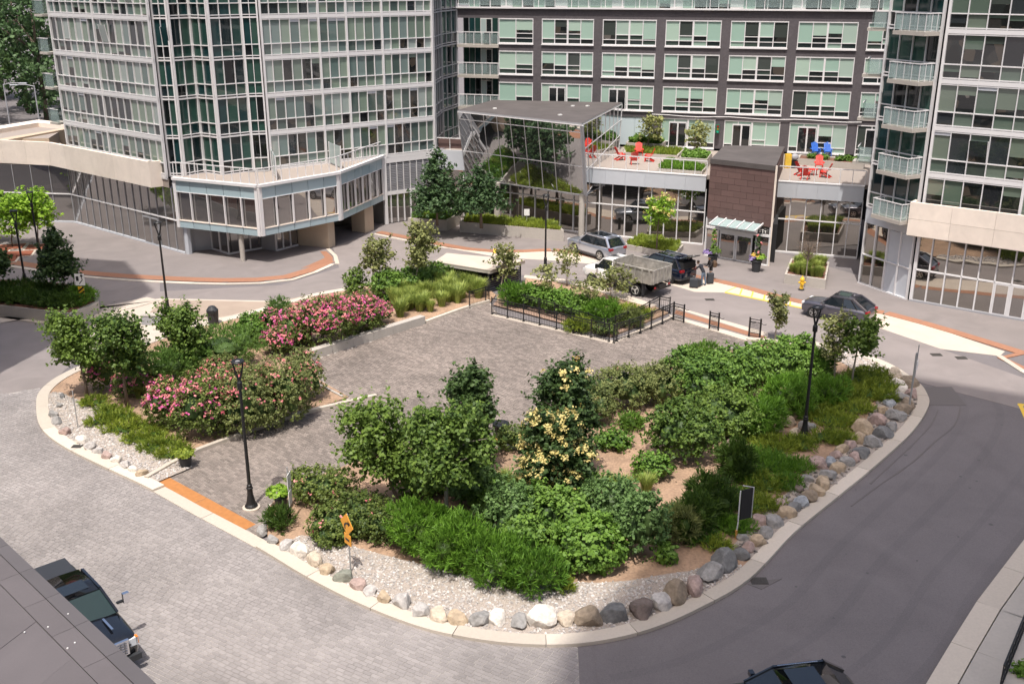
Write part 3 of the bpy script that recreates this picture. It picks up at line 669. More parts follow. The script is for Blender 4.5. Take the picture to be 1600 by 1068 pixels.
undercroft(gp(409,389), gp(432,393), 2.2, GREYM, 'wall_panel'); undercroft(gp(432,393), gp(466,384), 2.2, None, 'wall', 3)
A, d, n, L = wall_axes(gp(466,383), gp(514,388)); hb(tw, A, d, 0, L, 0, 2.6, -.5, 1.0, BEIGE, n, 'garage_pier')
A, d, n, L = wall_axes(gp(550,361), gp(571,364)); hb(tw, A, d, 0, L, 0, 3.2, -.6, 1.2, BEIGE, n, 'garage_pier')
undercroft(gp(505,352), gp(560,350), 3, mat('garage_wall', (.2,.19,.18), .9), 'garage_wall'); undercroft(gp(565,345), gp(603,350), 5.5, mat('garage_wall', (.2,.19,.18)), 'garage_wall')
p = g(380, 408); MB().lathe([(.19, 0), (.19, 2.22)], CONC, 14, (p.x, p.y, 0)).build('column', tw)
# louvred wall and shopfront under the right part of the tower
A, d, n, L = wall_axes((-11.0, 87.15), RF1); nb = 8
MB().box(((A + d*.12).x, (A + d*.12).y, 2.9), (.28, .3, 5.7), WHITEM, math.atan2(d.y, d.x)).build('corner_post', tw)
hb(tw, A, d, 0, L, 5.3, 5.7, .03, .14, WHITEM, n, 'spandrel'); hb(tw, A, d, 0, L, 2.55, 2.85, .03, .14, WHITEM, n, 'spandrel')
for i in range(nb):
    a0, a1 = L*i/nb + .04, L*(i+1)/nb - .04; lv = MB()
    for k in range(16): mid = A + d*((a0+a1)/2); lv.box((mid.x, mid.y, 2.93 + k*.148), (a1-a0, .09, .11), LOUV, math.atan2(d.y, d.x))
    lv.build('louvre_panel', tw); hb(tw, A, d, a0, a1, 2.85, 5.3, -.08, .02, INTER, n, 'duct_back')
    pane(tw, A, d, n, a0, a1, .1, 2.55, MIRL, name='shop_pane'); p = A + d * (L * (i+1) / nb); MB().box((p.x, p.y, 2.8), (.06, .16, 5.4), WHITEM, math.atan2(d.y, d.x)).build('mullion', tw)
flush_rest()
# small balconies at the tower's left edge
for i, z in enumerate(LV[1:5]):
    t = thing('balcony', 'glass balcony on the left edge of the left tower, %s one up' % ORD[i], 'balcony', (-38.1, 88.0, z), group='balconies on the far left edge of the tower')
    MB().box((-38.25, 88.1, z - .1), (1.3, 1.3, .18), CONC, -.7).build('slab', t)
    for sgn, a in ((0, (-38.45, 87.5)), (1, (-38.75, 88.5))):
        MB().box((a[0], a[1], z + .55), (1.3, .03, 1.0), RAILGL, -.7 if not sgn else -.7 + 1.57).build('rail_glass', t)
        MB().box((a[0], a[1], z + 1.08), (1.4, .05, .05), WHITEM, -.7 if not sgn else -.7 + 1.57).build('handrail', t)

# ---- dark brick building at the back
bb = thing('brick_building', 'long dark brick apartment block with mint green blinds behind the terrace', 'apartment building', (14, 95, 0))
A0 = Vector((11.71, 94.29, 0)); D0 = Vector((.9585, -.2854, 0)).normalized(); N0 = Vector((D0.y, -D0.x, 0)); PIT = 5.62
rows = [(14.5, 16.7), (11.76, 13.85), (8.87, 11.05), (5.75, 8.3)]
piers = [-9.8 - .05 + PIT * k for k in range(-0, 6)] + [-9.8 + PIT * 6]
sL, sR = -13.5, 24.5
for (z0, z1), zt in zip(rows, (17.55, 14.5, 11.76, 8.87)):
    k = 0; s = sL
    while s < sR:
        e = min(s + 3.2, sR); hb(bb, A0, D0, s + .005, e - .005, z1, zt, -.15, .3, BRICKD, N0, 'spandrel'); s = e
for k in range(-1, 7):
    s = -9.8 + PIT * k
    for (z0, z1) in rows:
        if s - .4 > sL - 1: hb(bb, A0, D0, max(s - .4, sL), s + .4, z0 + .004, z1 - .004, -.15, .3, BRICKD, N0, 'pier')
hb(bb, A0, D0, -17.6, sR, 17.55, 17.68, -.05, .6, WHITEM, N0, 'parapet_cap')
hb(bb, A0, D0, -17.5, -13.5, 16.7, 17.55, -.15, .3, BRICKD, N0, 'spandrel')
for (ri, (z0, z1)) in enumerate(rows):
    for k in range(-1, 6):
        s0 = -9.8 + PIT * k + .4; s1 = s0 + PIT - .8
        if k == -1: s0 = sL
        Wd = s1 - s0; mid = A0 + D0 * ((s0+s1)/2); fr = MB(); ff = []
        ncol = 4 if k >= 0 else 2; cw = Wd / ncol
        hasdoor = (ri == 3) or (ri == 2 and k in (0, 1))
        if ri == 3 and k in (0, 1, 2) and k != 2:
            # plain panelled wall behind the terrace trees
            for j in range(3): hb(bb, A0, D0, s0 + Wd*j/3 + .01, s0 + Wd*(j+1)/3 - .01, z0, z1, -.12, .1, SPGL if False else mat('white_blue_wall', (.52, .60, .64), .5), N0, 'wall_panel')
            continue
        F_ = MB()
        for z in (z0 + .04, z1 - .04): hb(None, A0, D0, s0, s1, z - .05, z + .05, -.06, .12, WHITEM, N0, '', mb=F_)
        for j in range(ncol + 1):
            w = .16 if (ncol == 4 and j == 2) else .07; c = A0 + D0 * min(max(s0 + j*cw, s0 + w/2), s1 - w/2) + N0 * (-.06); F_.box((c.x, c.y, (z0+z1)/2), (w, .1, z1 - z0 - .02), WHITEM, math.atan2(D0.y, D0.x))
        zl = z0 + .48; hb(None, A0, D0, s0, s1, zl - .03, zl + .03, -.065, .09, WHITEM, N0, '', mb=F_)
        fo = F_.build('window', bb)
        hb(fo, A0, D0, s0 - .03, s1 + .03, z0 - .09, z0 - .012, .03, .2, WHITEM, N0, 'sill')
        for j in range(ncol):
            a, b = s0 + j*cw + .04, s0 + (j+1)*cw - .04
            pane(fo, A0, D0, N0, a, b, z0 + .09, zl - .03, PANEV, off=-.1)
            if j in (1, 2) and not (hasdoor and j == 1):
                zv = zl + .42; hb(fo, A0, D0, a, b, zv - .03, zv + .03, -.06, .09, WHITEM, N0, 'transom')
                pane(fo, A0, D0, N0, a, b, zl + .03, zv - .03, PANEV, off=-.1); pane(fo, A0, D0, N0, a, b, zv + .03, z1 - .09, PANEB, off=-.1)
            else: pane(fo, A0, D0, N0, a, b, zl + .03, z1 - .09, PANEB, off=-.1)
        if hasdoor:
            a = s0 + cw * .6; b = a + cw * 1.3; dd = MB()
            hb(None, A0, D0, a, b, z0, z1 - .3, -.02, .08, WHITEM, N0, '', mb=dd); dr = dd.build('door', bb)
            for j in range(2): pane(dr, A0, D0, N0, a + (b-a)*j/2 + .08, a + (b-a)*(j+1)/2 - .06, z0 + .12, z1 - .42, PANEX, off=.035, name='door_glass')
# recessed glass wall and balconies at the left end
for ri, (z0, z1) in enumerate(rows[:4]):
    zb = z0 - .15; A, d, n, L = wall_axes(tuple(A0 + D0 * -17.5 - N0 * 1.7)[:2], tuple(A0 + D0 * -13.5 - N0 * 1.7)[:2])
    for i in range(7):
        pane(bb, A, d, n, L*i/7 + .02, L*(i+1)/7 - .02, zb, zb + 2.75, PANED, name='recess_pane'); p = A + d * (L*i/7); MB().box((p.x, p.y, zb + 1.35), (.05, .1, 2.7), GREYM, math.atan2(d.y, d.x)).build('mullion', bb)
    hb(bb, A, d, L*3/7, L*5/7, zb, zb + 2.3, .05, .06, WHITEM, n, 'door_frame'); pane(bb, A, d, n, L*3/7+.07, L*4/7-.03, zb+.1, zb+2.2, FROST, name='door_glass', off=.1); pane(bb, A, d, n, L*4/7+.03, L*5/7-.07, zb+.1, zb+2.2, PANEX, name='door_glass', off=.1)
    t = thing('balcony', 'railed balcony at the left end of the dark brick block, %s from the top' % ORD[ri], 'balcony', tuple(A0 + D0 * -15.4 + Vector((0, 0, zb))), group='balconies at the left end of the brick block')
    hb(t, A0, D0, -17.5, -13.45, zb - .25, zb, -.75, 2.0, CONC, N0, 'slab')
    for i in range(6):
        p = A0 + D0 * (-17.4 + i * .78) + N0 * .2; MB().box((p.x, p.y, zb + .55), (.06, .06, 1.1), WHITEM).build('rail_post', t)
    hb(t, A0, D0, -17.5, -13.45, zb + 1.08, zb + 1.16, .2, .1, WHITEM, N0, 'handrail')
    for i in range(5): hb(t, A0, D0, -17.4 + i*.78 + .05, -17.4 + (i+1)*.78 - .05, zb + .12, zb + 1.0, .2, .015, RAILGL, N0, 'rail_glass')
flush_rest()
MB().prism([tuple(A0 + D0*-17.6 - N0*1.9)[:2], tuple(A0 + D0*26 - N0*.32)[:2], tuple(A0 + D0*26 - N0*14)[:2], tuple(A0 + D0*-17.6 - N0*14)[:2]], 0, 17.5, INTER, TERR).build('core_wall', bb)
# set-back top storey with its railing
A, d, n, L = wall_axes(tuple(A0 + D0*-17 - N0*2)[:2], tuple(A0 + D0*25 - N0*2)[:2]); nb = 40
MB().box(((A + d*L/2 - n*5).x, (A + d*L/2 - n*5).y, 19), (L, 9.7, 2.9), INTER, math.atan2(d.y, d.x)).build('penthouse_core', bb)
for i in range(nb):
    wd = WHITE if i % 5 == 3 else PANEB
    (hb(bb, A, d, L*i/nb+.03, L*(i+1)/nb-.03, 17.6, 20.4, 0, .06, WHITEM, n, 'wall_panel') if i % 5 == 3 else pane(bb, A, d, n, L*i/nb+.03, L*(i+1)/nb-.03, 17.6, 20.4, PANEV if R.random() < .5 else PANEB, name='top_pane'))
    p = A + d * (L*i/nb); MB().box((p.x, p.y, 19), (.07, .12, 2.8), WHITEM, math.atan2(d.y, d.x)).build('mullion', bb)
hb(bb, A, d, 0, L, 18.5, 18.58, .03, .1, WHITEM, n, 'transom'); hb(bb, A, d, -.5, L+.5, 20.4, 20.8, -4, 10, FASC, n, 'roof')
for i in range(28):
    p = A0 + D0 * (-17.4 + i * 1.53) - N0 * .1; MB().box((p.x, p.y, 18.2), (.05, .05, 1.1), WHITEM).build('rail_post', bb)
    hb(bb, A0, D0, -17.4+i*1.53+.06, -17.4+(i+1)*1.53-.06, 17.8, 18.65, -.1, .015, RAILGL, N0, 'rail_glass')
hb(bb, A0, D0, -17.5, 25, 18.72, 18.79, -.1, .07, WHITEM, N0, 'handrail')
# thin sprinkler pipe along the terrace wall
pp = MB(); pts = [A0 + D0 * s + N0 * .12 + Vector((0, 0, 8.55 + .05*math.sin(s))) for s in np.linspace(1.0, 19, 14)]; pp.tube(pts, .035, WHITEM, 6); pp.build('pipe', bb)

# ---- right glass tower
rt = thing('glass_tower', 'right glass tower with cream stone band and small square balconies', 'apartment building', (28, 66, 0))
RLV = [5.48, 8.42, 11.35, 14.2, 17.15, 20.1, 23.0]
G0, G1 = (24.33, 69.17), (26.25, 65.1)
curtain(rt, G0, G1, RLV, 4, PANED, darkgap=True, heavy=(0, 4))
e2 = Vector((31.95, 60.64, 0)) - Vector((26.37, 64.94, 0)); e2.normalize(); G2 = (26.37 + e2.x * 15, 64.94 + e2.y * 15)
curtain(rt, (26.37, 64.94), G2, RLV, 13, PANER, heavy=(5, 9))
curtain(rt, (27.4, 75.9), (24.42, 69.35), RLV, 4, PANED, darkgap=True)
MB().prism([(24.5, 69.3), (26.45, 65.15), (G2[0] + .1, G2[1] + .15), (45, 70), (33, 82), (27.6, 76)], 0.0, 23.1, INTER, FASC).build('core_wall', rt)
# ground floor glazing
A, d, n, L = wall_axes(G0, G1); bw = L / 4
hb(rt, A, d, 0, L, 4.35, 5.4, 0, .12, FASC, n, 'fascia')
for i in range(4):
    for z0, z1 in ((.12, 2.1), (2.18, 4.3)):
        (pane(rt, A, d, n, i*bw+.03, (i+1)*bw-.03, z0, z1, MIRR, name='lobby_pane', tilt=.001) if i < 2 else hb(rt, A, d, i*bw+.03, (i+1)*bw-.03, z0, z1, -.05, .05, FASC, n, 'metal_panel'))
for i in range(5): p = A + d * min(max(i*bw, .06), L-.06); MB().box((p.x, p.y, 2.2), (.1, .16, 4.4), WHITEM, math.atan2(d.y, d.x)).build('mullion', rt)
hb(rt, A, d, 0, L, 0, .12, .02, .16, WHITEM, n, 'sill'); hb(rt, A, d, 0, L, 2.1, 2.18, .02, .12, WHITEM, n, 'transom')
A, d, n, L = wall_axes((26.37, 64.94), G2); nb = 15; bw = L / nb
for i in range(nb):
    for z0, z1 in ((.15, 2.15), (2.23, 4.7)): pane(rt, A, d, n, i*bw+.03, (i+1)*bw-.03, z0, z1, MIRR, name='lobby_pane', tilt=.001)
    p = A + d * max(i*bw, .08); MB().box((p.x, p.y, 2.35), (.08 if i else .2, .16, 4.7), WHITEM, math.atan2(d.y, d.x)).build('mullion', rt)
hb(rt, A, d, 0, L, 0, .15, .02, .18, GREYM, n, 'sill'); hb(rt, A, d, 0, L, 2.15, 2.23, .02, .12, WHITEM, n, 'transom')
for i in (5, 6): dr = hb(rt, A, d, i*bw+.05, (i+1)*bw-.05, .12, 2.2, .04, .06, WHITEM, n, 'door'); pane(dr, A, d, n, i*bw+.15, (i+1)*bw-.15, .25, 2.08, MIRL, name='door_glass', off=.08)
# cream stone band, two rows of panels
B0 = A + n * .75 - d * .55; kk = 6
for j in range(kk):
    for z0, z1 in ((4.55, 5.62), (5.635, 6.7)): hb(rt, B0, d, j*2.6 + .006, (j+1)*2.6 - .006, z0, z1, -.12, .24, STONEW, n, 'cladding_panel')
A2, d2_, n2_, L2_ = wall_axes(tuple(B0 - n * 1.6)[:2], tuple(B0)[:2])
hb(rt, A2, d2_, 0, L2_ - .25, 4.55, 6.7, -.12, .22, STONEW, n2_, 'cladding_panel')
hb(rt, B0, d, 0.1, 15.4, 4.5, 4.6, -.6, 1.1, CONC, n, 'soffit'); hb(rt, B0, d, 0.1, 15.4, 5.6, 5.75, -.6, .9, TERR, n, 'terrace_floor')
flush_rest()
for i, z in enumerate(RLV[1:6]):
    t = thing('balcony', 'sliver of a glass balcony on the hidden left side of the right tower, %s up' % ORD[i], 'balcony', (24.3, 70.2, z), group='balconies on the hidden side of the right tower')
    MB().box((24.35, 70.6, z - .15), (1.3, 1.6, .2), CONC, 1.15).build('slab', t); MB().box((23.85, 70.7, z + .45), (1.6, .02, .95), RAILFR, 1.15).build('rail_glass', t); MB().box((23.85, 70.7, z + .98), (1.65, .06, .06), WHITEM, 1.15).build('handrail', t); MB().box((24.1, 69.95, z + .45), (.9, .02, .95), RAILFR, -.42).build('rail_glass', t)
A, d, n, L = wall_axes(G0, G1)
for i, z in enumerate(RLV[:6]):
    t = thing('balcony', 'small square glass balcony on the right tower, %s from the bottom' % ORD[i], 'balcony', tuple(A + d * 3.2 + Vector((0, 0, z))), group='square balconies on the right tower')
    s0, s1, dp = 1.75, 4.35, 1.25
    hb(t, A, d, s0, s1, z - .3, z - .06, dp/2 + .08, dp, CONC, n, 'slab')
    for s in np.linspace(s0 + .05, s1 - .05, 5): p = A + d * s + n * (dp + .03); MB().box((p.x, p.y, z + .45), (.035, .035, 1.1), WHITEM, math.atan2(d.y, d.x)).build('rail_post', t)
    for o in (.35, .8):
        for s in (s0 + .05, s1 - .05): p = A + d * s + n * o; MB().box((p.x, p.y, z + .45), (.04, .04, 1.05), WHITEM, math.atan2(d.y, d.x)).build('rail_post', t)
    hb(t, A, d, s0, s1, z + .98, z + 1.04, dp + .03, .07, WHITEM, n, 'handrail'); hb(t, A, d, s0 + .08, s1 - .08, z + .02, z + .93, dp + .03, .015, RAILFR, n, 'rail_glass')
    for s in (s0 + .05, s1 - .05):
        p0, p1 = A + d * s + n * .12, A + d * s + n * (dp); MB().beam(p0 + Vector((0,0,z+1.01)), p1 + Vector((0,0,z+1.01)), .06, .06, WHITEM).build('handrail', t); MB().beam(p0 + Vector((0,0,z+.47)), p1 + Vector((0,0,z+.47)), .015, .9, RAILFR).build('rail_glass', t)

# ---- terrace podium between the towers
tp = thing('terrace_podium', 'glazed ground floor hall carrying the roof terrace and its pale metal fascia', 'building', (12, 84, 0))
TE = [(6.2, 83.85), (9.25, 82.53), (15.3, 80.0)]
MB().prism([(-6.7, 90.5), (-1.5, 88.9), TE[0], TE[1], TE[2], (20.3, 77.9), (26.3, 75.9), (29, 76.5), (31.5, 88.0), (-5, 98.9)], 5.3, 5.62, TERR).build('terrace_floor', tp)
MB().prism([(-6.2, 91.5), (-1.5, 89.9), (6.2, 84.85), (9.4, 83.6), (15.3, 81.2), (20.3, 79.2), (25.7, 77.1), (26.5, 89.2), (-5, 98.0)], 0, 5.28, INTER).build('core_wall', tp)
def glazed(a, b, nb, fas=True, rail=True, mats=MIRR, trz=2.62):
    A, d, n, L = wall_axes(a, b); bw = L / nb
    for i in range(nb):
        pane(tp, A, d, n, i*bw+.03, (i+1)*bw-.03, .12, trz, mats, name='lobby_pane', tilt=.0012); pane(tp, A, d, n, i*bw+.03, (i+1)*bw-.03, trz+.07, 4.5, mats, name='lobby_pane', tilt=.0012)
    for i in range(nb + 1): p = A + d * (i*bw); MB().box((p.x, p.y, 2.25), (.07, .14, 4.5), WHITEM, math.atan2(d.y, d.x)).build('mullion', tp)
    hb(tp, A, d, 0, L, 0, .12, .03, .18, WHITEM, n, 'sill'); hb(tp, A, d, 0, L, trz, trz+.07, .02, .12, WHITEM, n, 'transom')
    if fas:
        for j in range(max(1, round(L/1.5))): k = max(1, round(L/1.5)); hb(tp, A, d, L*j/k+.005, L*(j+1)/k-.005, 4.38, 5.55, .22, .2, FASC, n, 'fascia_panel')
        hb(tp, A, d, 0, L, 5.55, 5.64, .2, .3, WHITEM, n, 'coping')
    if rail:
        k = max(1, round(L/.95))
        for j in range(k + 1): p = A + d * (L*j/k) + n * .2; MB().box((p.x, p.y, 6.15), (.05, .05, 1.1), WHITEM, math.atan2(d.y, d.x)).build('rail_post', tp)
        hb(tp, A, d, 0, L, 6.7, 6.77, .2, .07, WHITEM, n, 'handrail')
glazed(TE[0], TE[1], 3); glazed(TE[1], TE[2], 6); glazed((20.3, 77.95), (24.6, 76.45), 4); glazed((24.6, 76.45), (26.3, 75.8), 2)
glazed((-1.2, 88.6), (6.2, 83.85), 7, fas=False, rail=False); 
A, d, n, L = wall_axes((-6.6, 90.45), (-1.9, 89.0)); hb(tp, A, d, 0, L, 4.3, 6.0, .1, .2, FASC, n, 'fascia_panel')
for j in range(5): p = A + d * (L*j/4); MB().box((p.x, p.y, 6.5), (.05, .05, 1.0), WHITEM).build('rail_post', tp)
hb(tp, A, d, 0, L, 6.98, 7.05, 0, .07, WHITEM, n, 'handrail'); hb(tp, A, d, 0.05, L, 6.1, 6.9, -.3, .1, BROWN, n, 'timber_screen')
for i in range(4): pane(tp, A, d, n, L*i/4+.03, L*(i+1)/4-.03, .1, 4.25, MIRR, name='lobby_pane'); p = A + d * (L*i/4); MB().box((p.x, p.y, 2.15), (.07, .12, 4.3), WHITEM, math.atan2(d.y, d.x)).build('mullion', tp)
for u, v in ((988, 281), (1262, 293)):   # scupper slots in the fascia
    p = g(u, v, 5.0); pass
# angled glass box
wz = thing('glass_box', 'tilted glass pavilion with a flat dark roof leaning over the walkway', 'pavilion', (0, 86, 0))
ZB, ZT = 3.7, 9.6
Bl, Br = g(728, 277, ZB), Vector((5.93, 81.65, ZB)); Tl, Tr = g(715, 175, ZT), g(909, 196, ZT); Tbr, Tbl = g(972, 163, ZT), g(770, 159, ZT)
Bbr = Vector((Tbr.x - .2, Tbr.y - .5, 5.6)); Bbl = Vector((Tbl.x, Tbl.y, 5.6))
MB().prism([Tl, Tr, Tbr, Tbl], ZT - .02, ZT + .16, GREYM, ROOFM).build('roof', wz)
def lerp(a, b, t): return a + (b - a) * t
def quadpane(a, b, c, d_, m, name, parent, t=.02):
    nn = (b - a).cross(d_ - a).normalized() * t
    MB().add([a, b, c, d_, a - nn, b - nn, c - nn, d_ - nn], [(0,1,2,3),(7,6,5,4),(0,4,5,1),(1,5,6,2),(2,6,7,3),(3,7,4,0)], m).build(name, parent)
def leaning(Bl, Br, Tr, Tl, nb, rows, m, mw=.07, edge=.22):
    for i in range(nb):
        for r0, r1 in zip(rows[:-1], rows[1:]):
            f = lambda s, r: lerp(lerp(Bl, Br, s), lerp(Tl, Tr, s), r)
            s0, s1 = (i + .03) / nb, (i + .97) / nb; quadpane(f(s0, r0+.004), f(s1, r0+.004), f(s1, r1-.004), f(s0, r1-.004), m, 'pane', wz)
    for i in range(nb + 1): w = edge if i == nb else mw; MB().beam(lerp(Bl, Br, i/nb), lerp(Tl, Tr, i/nb), w, .06, WHITEM if w < .1 else FASC, up=(-.6, -.8, 0)).build('mullion', wz)
    for r in rows: MB().beam(lerp(Bl, Tl, r), lerp(Br, Tr, r), .06, .06, WHITEM).build('transom', wz)
leaning(Bl, Br, Tr, Tl, 9, [0, .42, .9, 1], MIRW, mw=.045, edge=.34)
leaning(Br, Bbr, Tbr, Tr, 9, [0, .33, .66, 1], MIRW, mw=.05, edge=.08)
MB().prism([Bl, Br, Bbr, Bbl], ZB - .1, ZB - .02, FASC).build('soffit', wz)
cc = [lerp(p, Vector((2.5, 92, p.z)), .12) for p in (Bl, Br, Bbr, Bbl)]; ct = [lerp(p, Vector((2.5, 92, p.z)), .12) for p in (Tl, Tr, Tbr, Tbl)]
MB().add([*cc, *ct], [(0,1,5,4),(1,2,6,5),(2,3,7,6),(3,0,4,7)], mat('dim_room', (.06,.055,.05), .9)).build('inner_wall', wz)
for u, v, in ((773,170),(895,166),(918,166),(875,180)): p = g(u, v, ZT+.17); MB().box((p.x, p.y, ZT+.2), (.3, .2, .08), WHITE, R.random()).build('roof_vent', wz)
p = g(907, 378); MB().lathe([(.24, 0), (.24, 3.72)], CONC, 16, (p.x + .1, p.y + .75, 0)).build('column', wz)
p = g(770, 350); MB().lathe([(.28, 0), (.28, 3.72)], CONC, 16, (p.x + .4, p.y - .5, 0)).build('column', wz)
# brown stone lift tower over the entrance
bt = thing('stone_tower', 'brown stone clad tower with flat grey roof above the glass entrance', 'building', (17.4, 77.6, 0))
Fa, Fb = tuple(g(1101,399))[:2], tuple(g(1199,416))[:2]; BTZ = 7.45; A, d, n, L = wall_axes(Fa, Fb)
back = [tuple(g(u, v, BTZ))[:2] for u, v in ((1226, 229), (1132, 227))]
MB().prism([Fa, Fb, back[0], back[1]], BTZ - .35, BTZ, BROWN, ROOFM).build('roof', bt)
MB().prism([tuple(A + n*-.15)[:2], tuple(A + d*L - n*.15)[:2], tuple(Vector((*back[0], 0)) )[:2], back[1]], 2.95, BTZ - .34, BROWN).build('core_wall', bt); MB().prism([tuple(A + n*-1.2)[:2], tuple(A + d*L - n*1.2)[:2], back[0], back[1]], 0, 2.94, INTER).build('lobby_back', bt)
ncol, nrow = 5, 9
for r in range(nrow):
    zz0, zz1 = 2.95 + (BTZ - 3.3) * r / nrow, 2.95 + (BTZ - 3.3) * (r + 1) / nrow; sh = (r % 2) * .5
    cuts = sorted({0, L, *[max(0, min(L, (j + sh) * L / ncol)) for j in range(ncol + 1)]})
    for a, b in zip(cuts[:-1], cuts[1:]): hb(bt, A, d, a + .008, b - .008, zz0 + .008, zz1 - .008, -.04 + R.random() * .012, .14, BROWN, n, 'stone_panel')
MB().beam((Fb[0] + .05, Fb[1] + .05, 0), (Fb[0] + .05, Fb[1] + .05, BTZ), .14, .2, STONEW).build('edge_trim', bt)
hb(bt, A, d, 0, L, BTZ - .34, BTZ + .02, .06, .1, ROOFM, n, 'roof_edge')
for sg in (0, 1):
    a_, b_ = (Vector((*Fb, 0)), Vector((*back[0], 0))) if sg else (Vector((*Fa, 0)), Vector((*back[1], 0)))
    MB().beam(a_ + Vector((0,0,1.5)), a_.lerp(b_, .3) + Vector((0,0,1.5)), .1, 3.0, STONEW if sg else FASC).build('side_wall', bt)
# glass vestibule
for i in range(6):
    p = A + d * (L*i/5); MB().box((p.x, p.y, 1.47), (.1, .12, 2.94), WHITEM, math.atan2(d.y, d.x)).build('mullion', bt)
hb(bt, A, d, 0, L, 2.2, 2.36, .03, .14, WHITEM, n, 'transom'); hb(bt, A, d, 0, L, 0, .1, .03, .14, WHITEM, n, 'sill')
for i in range(5): pane(bt, A, d, n, L*i/5+.05, L*(i+1)/5-.05, 2.38, 2.93, MIRL, name='vestibule_pane')
for i in (0, 4): pane(bt, A, d, n, L*i/5+.05, L*(i+1)/5-.05, .1, 2.1, MIRL, name='vestibule_pane')
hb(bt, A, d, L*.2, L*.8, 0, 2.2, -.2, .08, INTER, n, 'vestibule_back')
Ad = A + n * .02 + d * (L * .23); Ld = L * .52
hb(bt, Ad, d, 0, Ld, 1.95, 2.3, .05, .1, WHITEM, n, 'door_head')
for i in range(2):
    dr = MB(); a0, a1 = Ld*i/2 + .02, Ld*(i+1)/2 - .02
    for s in (a0 + .05, a1 - .05): p = Ad + d*s + n*.06; dr.box((p.x, p.y, 1.0), (.1, .08, 1.95), WHITEM, math.atan2(d.y, d.x))
    hb(None, Ad, d, a0, a1, .02, .14, .06, .08, WHITEM, n, '', mb=dr); o = dr.build('door', bt); pane(o, Ad, d, n, a0 + .1, a1 - .1, .14, 1.93, MIRL, name='door_glass', off=.06)
# glass canopy
for i in range(5):
    s0, s1 = .95 + i * (L-1.5)/5, .95 + (i + 1) * (L-1.5)/5 - .05; a = A + d*s0 + n*.1; b = A + d*s1 + n*.1; c = A + d*s1 + n*1.35; e = A + d*s0 + n*1.35
    quadpane(Vector((e.x,e.y,2.82)), Vector((c.x,c.y,2.82)), Vector((b.x,b.y,3.12)), Vector((a.x,a.y,3.12)), mat('canopy_frit', (.3,.38,.38), .2), 'canopy_glass', bt)
for i in range(6):
    s = .93 + i * (L-1.5)/5; a = A + d*s + n*.1; e = A + d*s + n*1.45; MB().beam((a.x, a.y, 3.17), (e.x, e.y, 2.86), .08, .12, WHITEM).build('canopy_rib', bt)
hb(bt, A, d, .9, L-.5, 2.72, 2.79, 1.25, .1, WHITEM, n, 'canopy_beam')
# raised address lettering on the canopy beam (too small to read in the photo)
nm = MB()
for i, (w, h) in enumerate(((.09,.22),(.16,.22),(.16,.22),(.16,.22),(.14,.16))): p = A + d*(L - 1.15 + i*.21) + n*.16; nm.box((p.x, p.y, 2.5 + h/2), (w*.35, .05, h), WHITE, math.atan2(d.y, d.x)); nm.box((p.x, p.y, 2.5 + h), (w, .05, .04), WHITE, math.atan2(d.y, d.x)) 
nm.build('address_lettering', bt)
flush_rest()
# ---- far left podium roofs
fl = thing('low_building', 'low cream roofed podium wing at the far left beyond the tower', 'building', (-50, 105, 0))
pz = 6.9
MB().prism([tuple(g(u,v,pz))[:2] for u,v in ((-60,209),(60,190),(102,193),(75,209),(-60,212))], 0, pz-.4, BEIGE, TERR).build('wing', fl)
MB().prism([tuple(g(u,v,pz))[:2] for u,v in ((-60,206),(60,187),(104,192),(104,196),(60,191.5),(-60,211))], pz-1.2, pz, STONEW).build('parapet', fl)
MB().prism([tuple(g(u,v,pz))[:2] for u,v in ((0,212),(104,195),(106,197),(0,216))], 4.6, pz-.25, BEIGE).build('parapet', fl)

# ---- the building the photographer stands in, and its neighbour (both outside the frame but casting shade and reflected in the glass)
def slab_block(name, label, P, h, loc):
    t = thing(name, label, 'apartment building', loc)
    MB().prism(P, 0, h, mat('tower_glass', (.05,.065,.07), .08, spec=.8, rnd=.2)).build('wall', t)
    z = 3.0; k = 0
    bm = MB()
    while z < h: bm.prism([(p[0] + (p[0]-loc[0])*.006, p[1] + (p[1]-loc[1])*.006) for p in P], z - .3, z + .35, mat('tower_band', (.5,.49,.48), .6)); z += 3.0
    bm.build('floor_band', t)
    for i in range(len(P)):
        a, b = Vector((*P[i], 0)), Vector((*P[(i+1) % len(P)], 0)); nn = int((b-a).length / 1.6); q = MB()
        for j in range(nn): p = a.lerp(b, j/nn); q.box((p.x, p.y, h/2), (.12, .12, h), WHITEM)
        q.build('mullion', t)
TC = (8.15, 5.6)
slab_block('glass_tower', 'tall glass tower just out of frame at the near right, shading the lower right road', [TC, (TC[0] - 16.5, TC[1] - 25.3), (TC[0] + 4, TC[1] - 40), (TC[0] + 24, TC[1] - 12.5)], 120, (6, -14, 0))
slab_block('side_tower', 'tower out of the frame at the left, whose shade falls on the left road', [(-29.6, 43.6), (-34.2, 51.2), (-70, 60), (-70, 30), (-34.0, 28.0)], 60, (-50, 43, 0))
